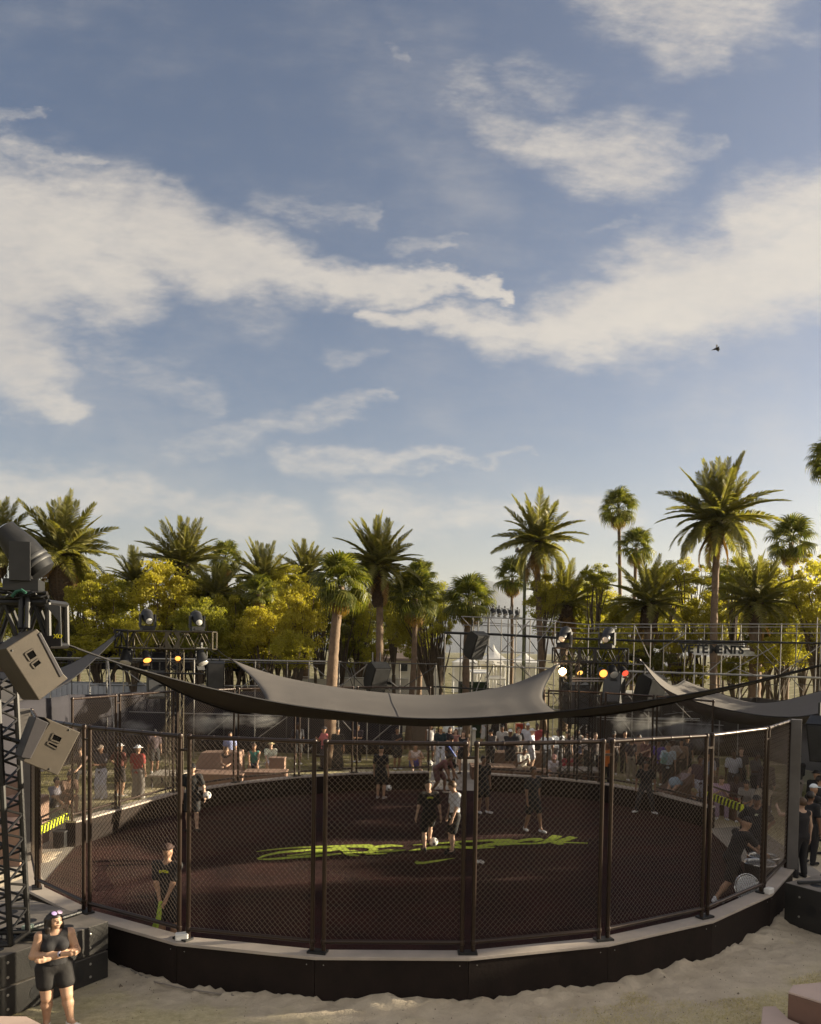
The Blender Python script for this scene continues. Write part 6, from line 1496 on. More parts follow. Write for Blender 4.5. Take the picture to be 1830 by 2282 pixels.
L_ = person(1682, 1925, Z0, 'crew member in a black shirt with a pale emblem, standing behind the metal tubs', 'hips', -20, ('tee', BLK), ('shorts', BLK), BLK, ('cap', BLK), 2, 1.02, GP, d=18.4)
emblem(L_, 'hips', False, (.7, .7, .5), .07, .05)

G1 = 'people watching from outside the cage'
def spec(*a, **k): k.setdefault('group', G1); return person(*a, **k)
spec(226, 1781, 0, 'person in white trousers and a dark top holding a phone, outside the left fence', 'phone', -20, ('tee', (.10, .09, .10)), ('wide', (.66, .66, .74)), (.7, .7, .75), ('cap', (.25, .2, .16)), 2)
spec(266, 1776, 0, 'person in a maroon shirt and white cap at the left fence', 'hips', 150, ('tee', (.16, .05, .04)), ('shorts', (.06, .05, .05)), (.3, .28, .26), ('cap', WHT), 1, 1.0)
spec(307, 1781, 0, 'person in a red top, white hat and grey trousers at the left fence', 'stand', 165, ('tee', (.36, .06, .05)), ('wide', (.22, .20, .18)), (.6, .6, .6), ('hat', WHT), 1)
spec(125, 1800, 0, 'person in grey sitting behind the left fence, arms round the knees', 'ground', 60, ('tee', (.22, .21, .25)), ('shorts', (.05, .05, .05)), BLK, ('short', None), 1)
spec(150, 1812, 0, 'person in brown sitting by the left opening of the pit', 'sitlean', 40, ('tee', (.12, .07, .05)), ('shorts', (.10, .06, .045)), BLK, ('short', None), 2)
spec(505, 1737, 0, 'dark haired person in black and white sitting on the tan blocks', 'sitlean', 10, ('tank', (.05, .04, .045)), ('short', (.04, .03, .03)), (.05, .05, .05), ('long', None), 0)
spec(566, 1734, 0, 'person in a green and blue tank top sitting on the tan blocks', 'sit', 8, ('tank', (.05, .22, .18)), ('shorts', (.02, .03, .06)), (.3, .25, .2), ('cap', (.16, .10, .07)), 1)
spec(603, 1728, 0, 'person in a straw hat and white and lime outfit sitting on the tan blocks', 'sit', 10, ('tee', (.62, .66, .55)), ('shorts', (.62, .60, .70)), (.4, .3, .25), ('hat', (.42, .36, .2)), 0)
spec(512, 1722, 0, 'person in a blue and white shirt behind the tan blocks', 'stand', 20, ('tee', (.30, .34, .58)), ('trousers', (.05, .05, .08)), BLK, ('short', None), 1, .95, d=32.0)
spec(722, 1714, 0, 'person in a pink shirt and dark bucket hat leaning by the rear fence', 'onehand', -60, ('tee', (.50, .14, .15)), ('trousers', (.05, .04, .05)), BLK, ('bucket', (.03, .025, .03)), 1)
spec(752, 1716, 0, 'person in a long black dress and cap beside the pink shirt', 'stand', 10, ('tee', (.02, .018, .02)), ('dress', (.016, .015, .017)), BLK, ('cap', (.03, .03, .03)), 1)
spec(925, 1713, 0, 'person in white crop top and blue shorts sitting on the lawn left of entrance', 'ground', 5, ('crop', (.66, .55, .52)), ('short', (.12, .12, .48)), (.4, .3, .25), ('short', None), 1, 1.15)
spec(884, 1700, 0, 'person in black with a white cup standing behind the lawn', 'onehand', 30, ('tee', (.02, .02, .022)), ('shorts', (.02, .02, .02)), WHT, ('short', None), 2, d=34)
spec(980, 1697, 0, 'person in a yellow cap and dark green shirt left of the entrance', 'stand2', 10, ('tee', (.015, .03, .035)), ('trousers', (.55, .56, .62)), WHT, ('cap', (.55, .42, .15)), 1, d=34.5)
spec(999, 1690, 0, 'person in a white shirt behind the yellow cap', 'stand', -10, ('tee', (.72, .76, .74)), ('shorts', (.2, .2, .2)), WHT, ('short', None), 1, 1.03, d=38)
spec(1002, 1696, 0, 'long haired person in black with hands at the mouth by the entrance', 'phone', 0, ('tank', (.03, .025, .03)), ('skirt', (.10, .07, .07)), BLK, ('long', None), 0, .95, d=35.5)
spec(1015, 1696, 0, 'person with brown hair in a pink top by the entrance', 'stand', -15, ('tank', (.30, .14, .12)), ('short', (.10, .12, .3)), BLK, ('long', (.10, .05, .03)), 0, .92, d=35.2)
spec(1031, 1708, 0, 'person with long dark hair in black standing beside the entrance path', 'stand2', -20, ('crop', (.02, .018, .02)), ('short', (.018, .016, .02)), BLK, ('long', None), 0, 1.0, d=33)
spec(1078, 1678, 0, 'man in a white shirt and light shorts walking beyond the rear entrance', 'walk', 80, ('tee', (.66, .66, .74)), ('shorts', (.62, .60, .62)), WHT, ('cap', (.35, .32, .30)), 1, 1.05, d=42)
spec(1105, 1686, 0, 'person in black standing right of the rear entrance', 'stand', 20, ('tee', (.03, .025, .022)), ('trousers', (.03, .025, .025)), BLK, ('long', None), 1, d=40)
spec(1118, 1684, 0, 'tall person in black with bare arms right of the rear entrance', 'stand2', -30, ('tank', (.02, .02, .02)), ('trousers', (.02, .02, .022)), BLK, ('short', None), 2, 1.02, d=40.4)
spec(1136, 1700, 0, 'person in a white cap and black T-shirt watching with folded arms', 'cross', 5, ('tee', (.025, .028, .035)), ('shorts', (.02, .02, .022)), WHT, ('cap', WHT), 2, 1.02, d=33.5)
spec(1175, 1690, 0, 'person in a white cap and pale shirt further back in the right stand', 'stand', -10, ('tee', (.60, .62, .70)), ('shorts', (.3, .3, .3)), WHT, ('cap', WHT), 1, 1.05, d=36)
spec(1184, 1700, 0, 'person in a white cap and white T-shirt turned to the right', 'onehand', 70, ('tee', (.68, .70, .78)), ('shorts', (.45, .45, .5)), WHT, ('cap', WHT), 0, 1.02, d=34)
spec(1165, 1712, 0, 'person in a patterned white shirt sitting on the brown terrace', 'sitphone', 20, ('tee', (.66, .66, .62)), ('shorts', (.35, .28, .2)), WHT, ('short', None), 2, d=31.5)
spec(1219, 1690, 0, 'man in a white shirt, left of the pair in white in the right stand', 'stand', -25, ('tee', (.74, .77, .82)), ('trousers', (.1, .1, .1)), BLK, ('short', None), 2, 1.0, d=33.6)
spec(1243, 1690, 0, 'man in a white shirt, right of the pair in white in the right stand', 'stand', 15, ('tee', (.76, .80, .86)), ('trousers', (.08, .08, .09)), BLK, ('short', None), 3, 1.03, d=33.8)
spec(1235, 1716, 0, 'person in a patterned cap and white T-shirt sitting on the brown terrace', 'sitlean', -10, ('tee', (.70, .68, .76)), ('shorts', (.45, .40, .36)), WHT, ('cap', (.55, .3, .28)), 1, d=30)
spec(1266, 1716, 0, 'person in a red shirt sitting on the brown terrace', 'sitphone', 10, ('tee', (.34, .05, .06)), ('shorts', (.28, .18, .14)), (.4, .3, .3), ('short', None), 2, d=30.4)
spec(1309, 1700, 0, 'person in a white and coral striped shirt in the right stand', 'stand', 20, ('tee', (.68, .60, .56)), ('trousers', (.05, .05, .05)), BLK, ('cap', (.03, .03, .03)), 1, d=33.5)
spec(1351, 1724, 0, 'steward in an orange vest standing behind the right rim', 'stand', -10, ('tank', (.75, .20, .03)), ('trousers', (.02, .02, .022)), BLK, ('short', None), 2, 1.05, d=29.2)
spec(1391, 1700, 0, 'person with a red face and dark clothes in the right stand', 'stand', 10, ('tee', (.03, .025, .025)), ('trousers', (.03, .03, .03)), BLK, ('short', None), 1, d=34)
spec(1467, 1735, 0, 'person in purple standing behind the right fence', 'stand', -40, ('tee', (.10, .06, .30)), ('shorts', (.05, .03, .03)), WHT, ('short', None), 2, .98, d=31)
spec(1488, 1744, 0, 'person in a pale blue shirt with a green and blue bag', 'onehand', -20, ('tee', (.50, .60, .70)), ('trousers', (.03, .03, .035)), BLK, ('cap', (.2, .15, .1)), 1, 1.0, d=29.5)
bagp = at(1481, 1690, 29.0); tag(MB().box(bagp, (.20, .14, .42), Matrix.Rotation(.2, 3, 'Y')).build('shopping_bag', mat('green_bag', (.22, .42, .22), .6, color2=(.35, .55, .75), var=.2, scale=4), bevel=.03), 'green and pale blue bag carried by the person in pale blue', 'bag')
spec(1517, 1742, 0, 'person in a tan top standing behind the reclining one', 'stand', -30, ('tee', (.36, .24, .17)), ('trousers', (.08, .06, .05)), BLK, ('short', None), 1, .97, d=31.5)
spec(1520, 1747, .42, 'person with pale blue cloth over the knees reclining on the sloping block', 'recline', -52, ('tee', (.42, .34, .36)), ('skirt', (.36, .48, .60)), (.45, .32, .25), ('short', None), 0, 1.05, d=27.0)
spec(1557, 1768, 0, 'person in white socks standing by the right opening', 'stand2', 10, ('tee', (.10, .06, .08)), ('trousers', (.50, .50, .58)), BLK, ('short', None), 2, d=26)
spec(1575, 1762, 0, 'person in a grey shirt behind the right opening', 'stand', -20, ('tee', (.32, .32, .38)), ('trousers', (.30, .30, .34)), WHT, ('short', None), 1, d=27)
spec(1545, 1775, 0, 'person sitting low in dark clothes against the right rim', 'ground', 20, ('tee', (.03, .025, .03)), ('trousers', (.03, .03, .03)), BLK, ('cap', (.25, .2, .1)), 1, d=24.6)
spec(1606, 1783, 0, 'person in a pink patterned top sitting by the striped bar', 'sitphone', -15, ('tee', (.50, .34, .44)), ('trousers', (.36, .26, .36)), WHT, ('short', None), 0, d=25)
spec(1633, 1778, 0, 'person in a white shirt standing by the striped bar', 'stand', -5, ('tee', (.56, .58, .66)), ('trousers', (.10, .08, .08)), WHT, ('short', None), 3, 1.02, d=27.5)
spec(1640, 1784, 0, 'person in red sitting in front of the white shirt by the striped bar', 'sit', -10, ('tee', (.10, .07, .07)), ('shorts', (.32, .05, .05)), (.5, .45, .45), ('short', None), 3, d=25.2)
spec(1668, 1790, 0, 'person with pale trousers sitting at the end of the striped bar', 'sitlean', -40, ('tee', (.30, .28, .26)), ('trousers', (.42, .38, .32)), WHT, ('short', None), 1, d=24.5)
spec(1702, 1796, 0, 'person in cream sitting left of the grey column', 'sit', -60, ('tee', (.42, .36, .28)), ('trousers', (.04, .04, .05)), BLK, ('short', None), 1, d=24)
spec(1775, 1808, 0, 'person in black hoodie, bucket hat and grey trousers right of the grey column', 'phone', 190, ('hoodie', (.016, .016, .016)), ('trousers', (.26, .22, .20)), BLK, ('bucket', (.02, .02, .018)), 1, 1.04)
spec(1818, 1815, 0, 'second person in a black hoodie and hat at the right edge', 'phone', 170, ('hoodie', (.02, .018, .017)), ('trousers', (.28, .24, .21)), BLK, ('bucket', (.025, .022, .02)), 1, 1.0, d=23)
spec(1783, 1952, 0, 'man in a black tank top raising an arm by the right ballast block', 'arm_up', 195, ('tank', (.018, .017, .016)), ('trousers', (.018, .018, .018)), BLK, ('short', None), 0, 1.03, d=18.2)
spec(1801, 1940, 0, 'person in black leaning close behind the man in the tank top', 'stand', 120, ('tee', (.02, .018, .018)), ('trousers', (.02, .02, .02)), BLK, ('short', None), 2, 1.0, d=19.4)
spec(1808, 1905, 0, 'person in a white cap and dark shirt near the right edge', 'onehand', 100, ('tee', (.025, .022, .022)), ('trousers', (.02, .02, .02)), BLK, ('cap', (.75, .80, .85)), 1, 1.0, d=20.5)
spec(1822, 1885, 0, 'person with a bare arm reaching out at the right edge', 'onehand', 60, ('tee', (.03, .028, .028)), ('trousers', (.03, .03, .03)), BLK, ('short', None), 1, 1.0, d=22)
for i, (px, d, po, tp, c, bt, hd_, lab) in enumerate((
        (1098, 34.5, 'phone', 'tee', (.10, .09, .09), BLK, ('cap', BLK), 'person in dark grey looking down at a phone left of the folded arms'), (1122, 36, 'stand', 'tee', (.5, .48, .46), (.1, .1, .12), ('short', None), 'person in pale grey half hidden behind the folded arms'),
        (1158, 35, 'hips', 'tee', (.05, .05, .06), (.2, .18, .15), ('short', None), 'person in black with hands on hips left of the two white caps'), (1200, 36.5, 'stand', 'tee', (.32, .05, .06), BLK, ('short', None), 'person in dark red behind the two white caps'),
        (1268, 34, 'onehand', 'tee', (.06, .05, .05), BLK, ('cap', (.2, .18, .15)), 'person in black right of the pair in white'), (1290, 35, 'stand2', 'tank', (.6, .56, .5), (.10, .12, .2), ('long', None), 'long haired person in a cream top right of the pair in white'),
        (1330, 33, 'stand', 'tee', (.08, .06, .06), BLK, ('short', None), 'person in brown left of the orange vest'), (1372, 33.5, 'phone', 'tee', (.12, .10, .10), BLK, ('cap', (.05, .05, .05)), 'person with a phone right of the orange vest'),
        (1410, 32, 'stand2', 'tee', (.05, .04, .05), (.3, .26, .2), ('short', None), 'person in black and tan shorts beyond the leaning player'), (1428, 33, 'stand', 'tank', (.35, .22, .16), BLK, ('long', None), 'long haired person in tan beyond the leaning player'),
        (1446, 31.6, 'onehand', 'tee', (.16, .07, .07), BLK, ('short', None), 'person in maroon left of the purple shirt'), (1503, 31, 'hips', 'tee', (.42, .36, .32), BLK, ('cap', (.4, .35, .3)), 'person in a beige shirt right of the green bag'),
        (1536, 33, 'stand', 'tee', (.05, .05, .06), BLK, ('short', None), 'person in black far behind the reclining one'), (1590, 28, 'stand2', 'tee', (.07, .06, .07), BLK, ('cap', BLK), 'person in black behind the pink patterned top'),
        (1657, 28.5, 'stand', 'tee', (.06, .05, .05), BLK, ('short', None), 'person in black right of the white shirt by the striped bar'), (1690, 27, 'phone', 'tee', (.10, .09, .09), BLK, ('short', None), 'person with a phone left of the grey column'),
        (1715, 26, 'stand', 'hoodie', (.05, .045, .045), BLK, ('cap', BLK), 'dark hooded person just left of the grey column'), (345, 32, 'stand', 'tee', (.07, .05, .06), BLK, ('cap', BLK), 'person in black behind the low pale deck at the left'),
        (180, 29, 'sit', 'tee', (.12, .08, .07), BLK, ('short', None), 'person in brown sitting far left behind the fence'), (665, 35, 'stand', 'tee', (.04, .04, .05), BLK, ('short', None), 'person in black between the straw hat and the pink shirt'),
        (800, 36, 'phone', 'tee', (.05, .045, .05), BLK, ('short', None), 'person in black by the scrim left of the white cup'), (962, 36.5, 'stand', 'tank', (.62, .6, .58), (.12, .1, .1), ('long', None), 'long haired person in white left of the yellow cap'))):
    spec(px, 1500, 0, lab, po, (37*i) % 80-40, (tp, c), ('shorts' if i % 2 else 'trousers', bt), WHT if i % 3 else BLK, hd_, (1, 2, 0, 3)[i % 4], .96+.02*(i % 4), d=d)
for i, (px, d, c, lab) in enumerate(((946, 56, (.45, .05, .05), 'small far figure in red beyond the white wall'), (1078, 60, (.10, .10, .12), 'small far figure in black by the stalls'), (1110, 58, (.08, .10, .3), 'small far figure in blue by the stalls'), (1130, 62, (.5, .5, .5), 'small far figure in grey by the stalls'), (972, 58, (.06, .06, .07), 'small far figure in dark clothes by the palm trunk'))):
    p_ = at(px, 1450, d); person(px, 1500, 0, lab, 'stand' if i % 2 else 'walk', 40*i, ('tee', c), ('trousers', (.05, .05, .07)), BLK, ('short', None), i % 3, 1.0, 'far visitors', d=d)

# ------------------------------------------------------------------ the woman in the foreground
def woman():
    p = gz(122, 2286, 0); px_, pz_ = 'cross', 0
    t = thing('person', 'woman with folded arms in black sleeveless top and shorts at the bottom left', 'person', (p.x, p.y, 0), math.radians(28), None, .85)
    t.scale = (.96, .9, .85); J = skel('cross'); g = 1.22; sk = mat('skin_foreground', (.46, .28, .185), .48, spec=.4, var=.06, scale=20)
    # face: broad cheeks, brow, nose, lips, chin
    s = SDF(.03)
    s.cap(J['pel'], J['waist'], .150, .125, sq=(1.22, .92, 1)).cap(J['waist'], J['chest'], .122, .140, sq=(1.2, .9, 1)).cap(J['chest'], J['neck']-J['up']*.06, .135, .09, sq=(1.28, .82, 1))
    for sg in (1, -1): s.ell(J['chest']+V3(sg*.085, -.105, -.02), (.085, .075, .085), .04)
    s.cap(J['sh'][0], J['sh'][1], .07); hu, hf = J['hup'], J['hf']; yaw = .45
    hf = V3(hf[0]*math.cos(yaw)-hf[1]*math.sin(yaw), hf[0]*math.sin(yaw)+hf[1]*math.cos(yaw), hf[2]); sd = np.cross(hu, hf); R = np.stack([sd, -hf, hu], 1); c = J['head']
    s.cap(J['neck']-J['up']*.05, c-hu*.05, .062, .056)
    s.ell(c+hu*.015, (.078, .096, .110), .02, R).ell(c+hf*.03-hu*.045, (.062, .062, .062), .02, R).ell(c+hf*.072-hu*.088, (.024, .022, .02), .02, R)
    s.cap(c+hf*.098+hu*.022, c+hf*.112-hu*.012, .008, .012, .010); s.ell(c+hf*.108-hu*.016, (.019, .012, .009), .008, R)
    for sg in (1, -1):
        s.ell(c+hf*.086+sd*sg*.034+hu*.034, (.026, .012, .008), .012, R); s.ell(c+hf*.07+sd*sg*.042-hu*.03, (.026, .022, .024), .02, R)
    s.ell(c+hf*.098-hu*.046, (.026, .010, .008), .006, R).ell(c+hf*.096-hu*.058, (.022, .010, .008), .006, R)
    # folded arms: left forearm behind, right forearm across the front
    el = [V3(.268, -.05, 1.16), V3(-.268, -.04, 1.16)]; wr = [V3(-.10, -.225, 1.15), V3(.125, -.262, 1.205)]
    for i in (0, 1):
        s.cap(J['sh'][i], el[i], .068, .056).cap(el[i], lerp(el[i], wr[i], .4), .056, .052).cap(lerp(el[i], wr[i], .4), wr[i], .052, .033)
    d = wr[1]-el[1]; d /= np.linalg.norm(d)
    s.cap(wr[1], wr[1]+d*.07+V3(0, 0, -.004), .030, .036, .015, sq=(1, .75, 1.1))
    d0 = wr[0]-el[0]; d0 /= np.linalg.norm(d0); s.cap(wr[0], wr[0]+d0*.07, .030, .034, .015, sq=(1, .75, 1.1))
    fl_ = [(.075, .03), (.088, .01), (.082, -.01), (.066, -.028)]
    for l, dz in fl_:
        r = wr[1]+d*.085+V3(0, 0, dz); s.cap(r, r+d*l*.55+V3(0, .004, -.004), .0105, .010, .006).cap(r+d*l*.55+V3(0, .004, -.004), r+d*l+V3(.0, .035, -.008), .010, .008, .005)
        r = wr[0]+d0*.085+V3(0, 0, dz); s.cap(r, r+d0*l*.55+V3(0, .006, .01), .0105, .010, .006).cap(r+d0*l*.55+V3(0, .006, .01), r+d0*l+V3(-.01, .03, .014), .010, .008, .005)
    s.cap(wr[1]+d*.02+V3(0, -.01, .02), wr[1]+d*.075+V3(0, -.016, .058), .013, .010, .008); s.cap(wr[0]+d0*.02+V3(0, -.005, .02), wr[0]+d0*.07+V3(0, .0, .06), .013, .010, .008)
    for i, sg in ((0, 1), (1, -1)):
        hp = J['hip'][i]+V3(sg*.015, 0, 0); k = J['kn'][i]; a = J['an'][i]
        s.cap(hp, k, .128, .078, .05).ell(k+V3(0, -.022, .0), (.055, .05, .06), .03).cap(k+V3(0, .01, -.03), lerp(k, a, .33)+V3(0, .015, 0), .068, .074).cap(lerp(k, a, .33)+V3(0, .015, 0), a, .072, .042).cap(a, J['toe'][i], .04, .03)
    b = s.mesh(.0105, 'body'); inst('body', _addm(b, sk), t)
    # tank top
    s = SDF(.03); w = .018
    s.cap(J['pel']+J['up']*.06, J['waist'], .150+w, .127+w, sq=(1.22, .92, 1)).cap(J['waist'], J['chest'], .125+w, .142+w, sq=(1.2, .9, 1)).cap(J['chest'], J['neck']-J['up']*.06, .137+w, .09+w, sq=(1.28, .82, 1)).cap(lerp(J['sh'][0], J['sh'][1], .16), lerp(J['sh'][0], J['sh'][1], .84), .066+w)
    for sg in (1, -1): s.ell(J['chest']+V3(sg*.085, -.108, -.02), (.09, .08, .088), .04)
    nz = J['neck'][2]-.045; s.cut.append(lambda X, Y, Z: np.minimum(Z-nz-.3*np.maximum(Y+.02, 0), .092-np.sqrt(X**2+(Y*.9)**2))); lz = J['pel'][2]+.05; s.cut.append(lambda X, Y, Z: lz-Z+0*X+0*Y)
    for sg in (1, -1):
        ac = J['sh'][0 if sg > 0 else 1]+V3(sg*.055, 0, -.04); s.cut.append(lambda X, Y, Z, ac=ac: .070-np.sqrt((X-ac[0])**2+((Y-ac[1])*.7)**2+((Z-ac[2])*.6)**2))
    inst('tank_top', _addm(s.mesh(.0125, 'tank_top'), cloth((.020, .014, .016))), t)
    # shorts
    s = SDF(.03); s.cap(J['pel'], J['waist']-J['up']*.02, .158, .136, sq=(1.22, .94, 1))
    for i, sg in ((0, 1), (1, -1)):
        hp = J['hip'][i]+V3(sg*.015, 0, 0); s.cap(hp, lerp(hp, J['kn'][i], .52), .145, .132)
    inst('shorts', _addm(s.mesh(.0125, 'shorts'), cloth((.014, .012, .012))), t)
    # long dark hair with a side parting
    s = SDF(.02); s.ell(c+hu*.026-hf*.014, (.094, .112, .116), .02, R).cap(c-hf*.06, c-hf*.085-hu*.24, .092, .075, sq=(1.2, .75, 1))
    for sg in (1, -1): s.cap(c+sd*sg*.075+hu*.03, c+sd*sg*.095-hf*.01-hu*.10, .034, .038).cap(c+sd*sg*.095-hf*.01-hu*.10, c+sd*sg*.10-hu*.25-hf*.02, .04, .028)
    f0 = c+hf*.040; q = c+hu*.058; s.cut.append(lambda X, Y, Z: np.minimum((X-f0[0])*hf[0]+(Y-f0[1])*hf[1]+(Z-f0[2])*hf[2], -((X-q[0])*hu[0]+(Y-q[1])*hu[1]+(Z-q[2])*hu[2])+.0))
    inst('hair', _addm(s.mesh(.010, 'hair'), hair_d), t)
    for sg in (1, -1):
        e_ = c+hf*.093+sd*sg*.033+hu*.016
        MBe = MB().lathe([(.0004, -.003), (.006, -.002), (.0075, .001), (.0004, .0035)], 10, tuple(e_), Matrix(R.tolist()) @ Matrix.Rotation(math.pi/2, 3, 'X')); o = MBe.build('eye', mat('eye_dark', (.03, .018, .014), .2), None, True); o.parent = t
        bw_ = MB().tube([tuple(c+hf*.098+sd*sg*(.012+.015*k)+hu*(.037+.004*(k == 1))) for k in range(4)], .0028, 5).build('eyebrow', hair_d); bw_.parent = t
    lp = MB().tube([tuple(c+hf*(.1085-.004*abs(k-2))+sd*(k-2)*.011-hu*.051) for k in range(5)], [.003, .0055, .006, .0055, .003], 6).build('lips', mat('lips', (.36, .13, .11), .4)); lp.parent = t
    # watch, sunglasses pushed up, shoes, tattoos
    wc = el[1]+(wr[1]-el[1])*.80; ax_ = Vector(tuple(d)); Rw = ax_.to_track_quat('Z', 'Y').to_matrix()
    band = MB().lathe([(.037, -.014), (.042, -.012), (.042, .012), (.037, .014)], 16, tuple(wc), Rw).build('watch_band', mat('lilac_band', (.45, .42, .55), .5)); band.parent = t
    fc = MB().box(tuple(wc+V3(0, -.041, .006)), (.036, .012, .036), Matrix.Rotation(.3, 3, 'Z')).build('watch_face', glass_d, bevel=.004); fc.parent = t
    sg_ = thing('sunglasses', 'lilac mirrored sunglasses pushed up on the hair of the foreground woman', 'sunglasses', (p.x, p.y, 0), math.radians(28), None, .85)
    sg_.scale = (.96, .9, .85)
    for sgn in (1, -1):
        gl = c+hu*.128+hf*.05+sd*sgn*.04; RL = Matrix(np.stack([sd, hu*.5+hf*.85, np.cross(sd, hu*.5+hf*.85)], 1).tolist())
        o = MB().lathe([(.001, .002), (.034, .003), (.037, .009), (.03, .013), (.001, .016)], 16, tuple(gl), Matrix(np.stack([sd, hf*.8-hu*.6, hu*.8+hf*.6], 1).tolist())).build('lens', mat('lilac_lens', (.55, .40, .78), .15, .3) if sgn < 0 else mat('pink_lens', (.85, .62, .82), .15, .3), None, True); o.parent = sg_
        tm = MB().tube([tuple(gl+sd*sgn*.036), tuple(gl+sd*sgn*.05-hf*.06-hu*.01), tuple(gl+sd*sgn*.045-hf*.12-hu*.05)], .004, 5).build('temple', black); tm.parent = sg_
    br = MB().tube([tuple(c+hu*.136+hf*.056-sd*.008), tuple(c+hu*.139+hf*.056+sd*.008)], .005, 5).build('bridge', black); br.parent = sg_
    for i in (0, 1): inst('shoe', _addm(shoe_mesh('cross', i), cloth(WHT)), t, m=cloth(WHT))
    tat = mat('tattoo_ink', (.20, .10, .09), .6); rnd = random.Random(3)
    for cpt, nrm, n_ in ((lerp(J['sh'][0], el[0], .72)+V3(.02, -.066, 0), V3(.3, -1, 0), 7),):
        mb = MB()
        for k in range(n_): a = k*6.28/n_; q_ = cpt+V3(math.cos(a)*.020, -.0005, math.sin(a)*.022); mb.box(tuple(q_), (.013, .003, .008), Matrix.Rotation(a, 3, 'Y'))
        o = mb.build('tattoo', tat); o.parent = t
    kt = J['kn'][0]*.45+J['hip'][0]*.55; o = MB().lathe([(.001, .0), (.024, .002), (.026, .006), (.001, .008)], 9, tuple(kt+V3(.0, -.118, -.02)), Matrix.Rotation(math.pi/2, 3, 'X')).build('tattoo', mat('tattoo_grey', (.16, .13, .14), .6)); o.parent = t
    return t
woman()

# ------------------------------------------------------------------ seats, tubs and small things
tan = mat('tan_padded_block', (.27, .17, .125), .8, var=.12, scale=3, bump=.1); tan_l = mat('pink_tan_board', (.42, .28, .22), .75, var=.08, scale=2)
lit_top = mat('pale_pink_top', (.55, .42, .36), .7, var=.06, scale=3); brownb = mat('brown_terrace', (.16, .095, .065), .85, var=.2, scale=2)  # pink block tops are lighter: light from above put into their colour
def seat(px0, px1, ytop, d, dep, label, m=tan, slope=0, name='seat_block', h=None):
    a = at(px0, ytop, d); b_ = at(px1, ytop, d); z = h or a.z
    t = thing(name, label, 'seat', ((a.x+b_.x)/2, d+dep/2, 0))
    MB().prism([(a.x, d, 0), (b_.x, d, 0), (b_.x, d+dep, 0), (a.x, d+dep, 0)], (0, 0, z-.05)).build('base', m, t, bevel=.015)
    MB().prism([(a.x-.02, d-.02, z-.05), (b_.x+.02, d-.02, z-.05), (b_.x+.02, d+dep+.02, z-.05+slope), (a.x-.02, d+dep+.02, z-.05+slope)], (0, 0, .05)).build('top', m, t, bevel=.015)
    return t
seat(430, 540, 1704, 29.0, 1.0, 'low tan seat block left of the seated people', h=.46)
sb = thing('back_rest_block', 'large tan slanting block behind the left seats', 'seat', (at(470, 1450, 30).x, 30.2, 0))
a = at(425, 1705, 30.2); b_ = at(522, 1673, 30.2)
MB().prism([(at(421, 1725, 30.1).x, 30.1, 0), (at(538, 1720, 30.1).x, 30.1, 0), (at(534, 1680, 30.6).x, 30.6, at(534, 1676, 30.6).z), (at(447, 1680, 30.6).x, 30.6, at(447, 1678, 30.6).z)], (0, .8, 0)).build('block', tan, sb, bevel=.02)
MB().prism([(at(423, 1707, 30.05).x, 30.0, .40), (at(530, 1704, 30.05).x, 30.0, .40), (at(530, 1704, 30.05).x, 30.0, .46), (at(423, 1707, 30.05).x, 30.0, .46)], (0, .2, 0)).build('ledge', tan_l, sb)
seat(542, 634, 1692, 29.4, .9, 'tan seat block under the people in green and white', h=.5)
seat(600, 634, 1690, 30.4, .4, 'tan end block right of the straw hat', h=.9)
seat(1052, 1150, 1703, 31.6, 1.2, 'brown terrace block right of the rear entrance', brownb, h=.5)
seat(1152, 1250, 1706, 30.4, 1.2, 'brown terrace block below the seated people in white', brownb, h=.5)
seat(1252, 1345, 1712, 30.6, 1.2, 'brown terrace block below the person in red', brownb, h=.5)
seat(1100, 1300, 1660, 34.6, 1.0, 'upper brown terrace step of the right stand', brownb, h=.7)
sl_ = thing('sloping_block', 'large sloping brown block carrying the reclining person', 'seat', (at(1530, 1450, 26.6).x, 26.6, 0))
MB().prism([(at(1478, 1760, 26.4).x, 26.4, 0), (at(1600, 1775, 26.4).x, 26.4, 0), (at(1600, 1708, 26.4).x, 26.4, 1.05), (at(1560, 1708, 26.4).x, 26.4, 1.05), (at(1478, 1745, 26.4).x, 26.4, .2)], (0, 1.5, 0)).build('block', brownb, sl_, bevel=.02)
seat(1594, 1665, 1745, 25.2, .9, 'brown seat block behind the striped bar', brownb, h=.48)
seat(1640, 1720, 1745, 24.3, .8, 'brown seat block left of the grey column', brownb, h=.48)
def platform(px0, px1, y0, y1, d, dep, label):
    a = at(px0, y0, d); b_ = at(px1, y1, d); t = thing('stage_deck', label, 'platform', ((a.x+b_.x)/2, d, 0))
    MB().prism([(a.x, d, a.z), (b_.x, d, a.z), (b_.x, d+dep, a.z), (a.x, d+dep, a.z)], (0, 0, -.06)).build('deck', mat('deck_board', (.33, .29, .24), .8, var=.2), t)
    for x in (a.x+.1, b_.x-.1):
        for y in (d+.1, d+dep-.1): pole(t, 'leg', (x, y, 0), (x, y, a.z-.06), .04, black)
platform(1250, 1345, 1718, 1727, 28.7, 1.2, 'low pale deck leaning behind the right rim')
platform(330, 400, 1728, 1740, 28.4, 1.4, 'low pale deck behind the left fence')
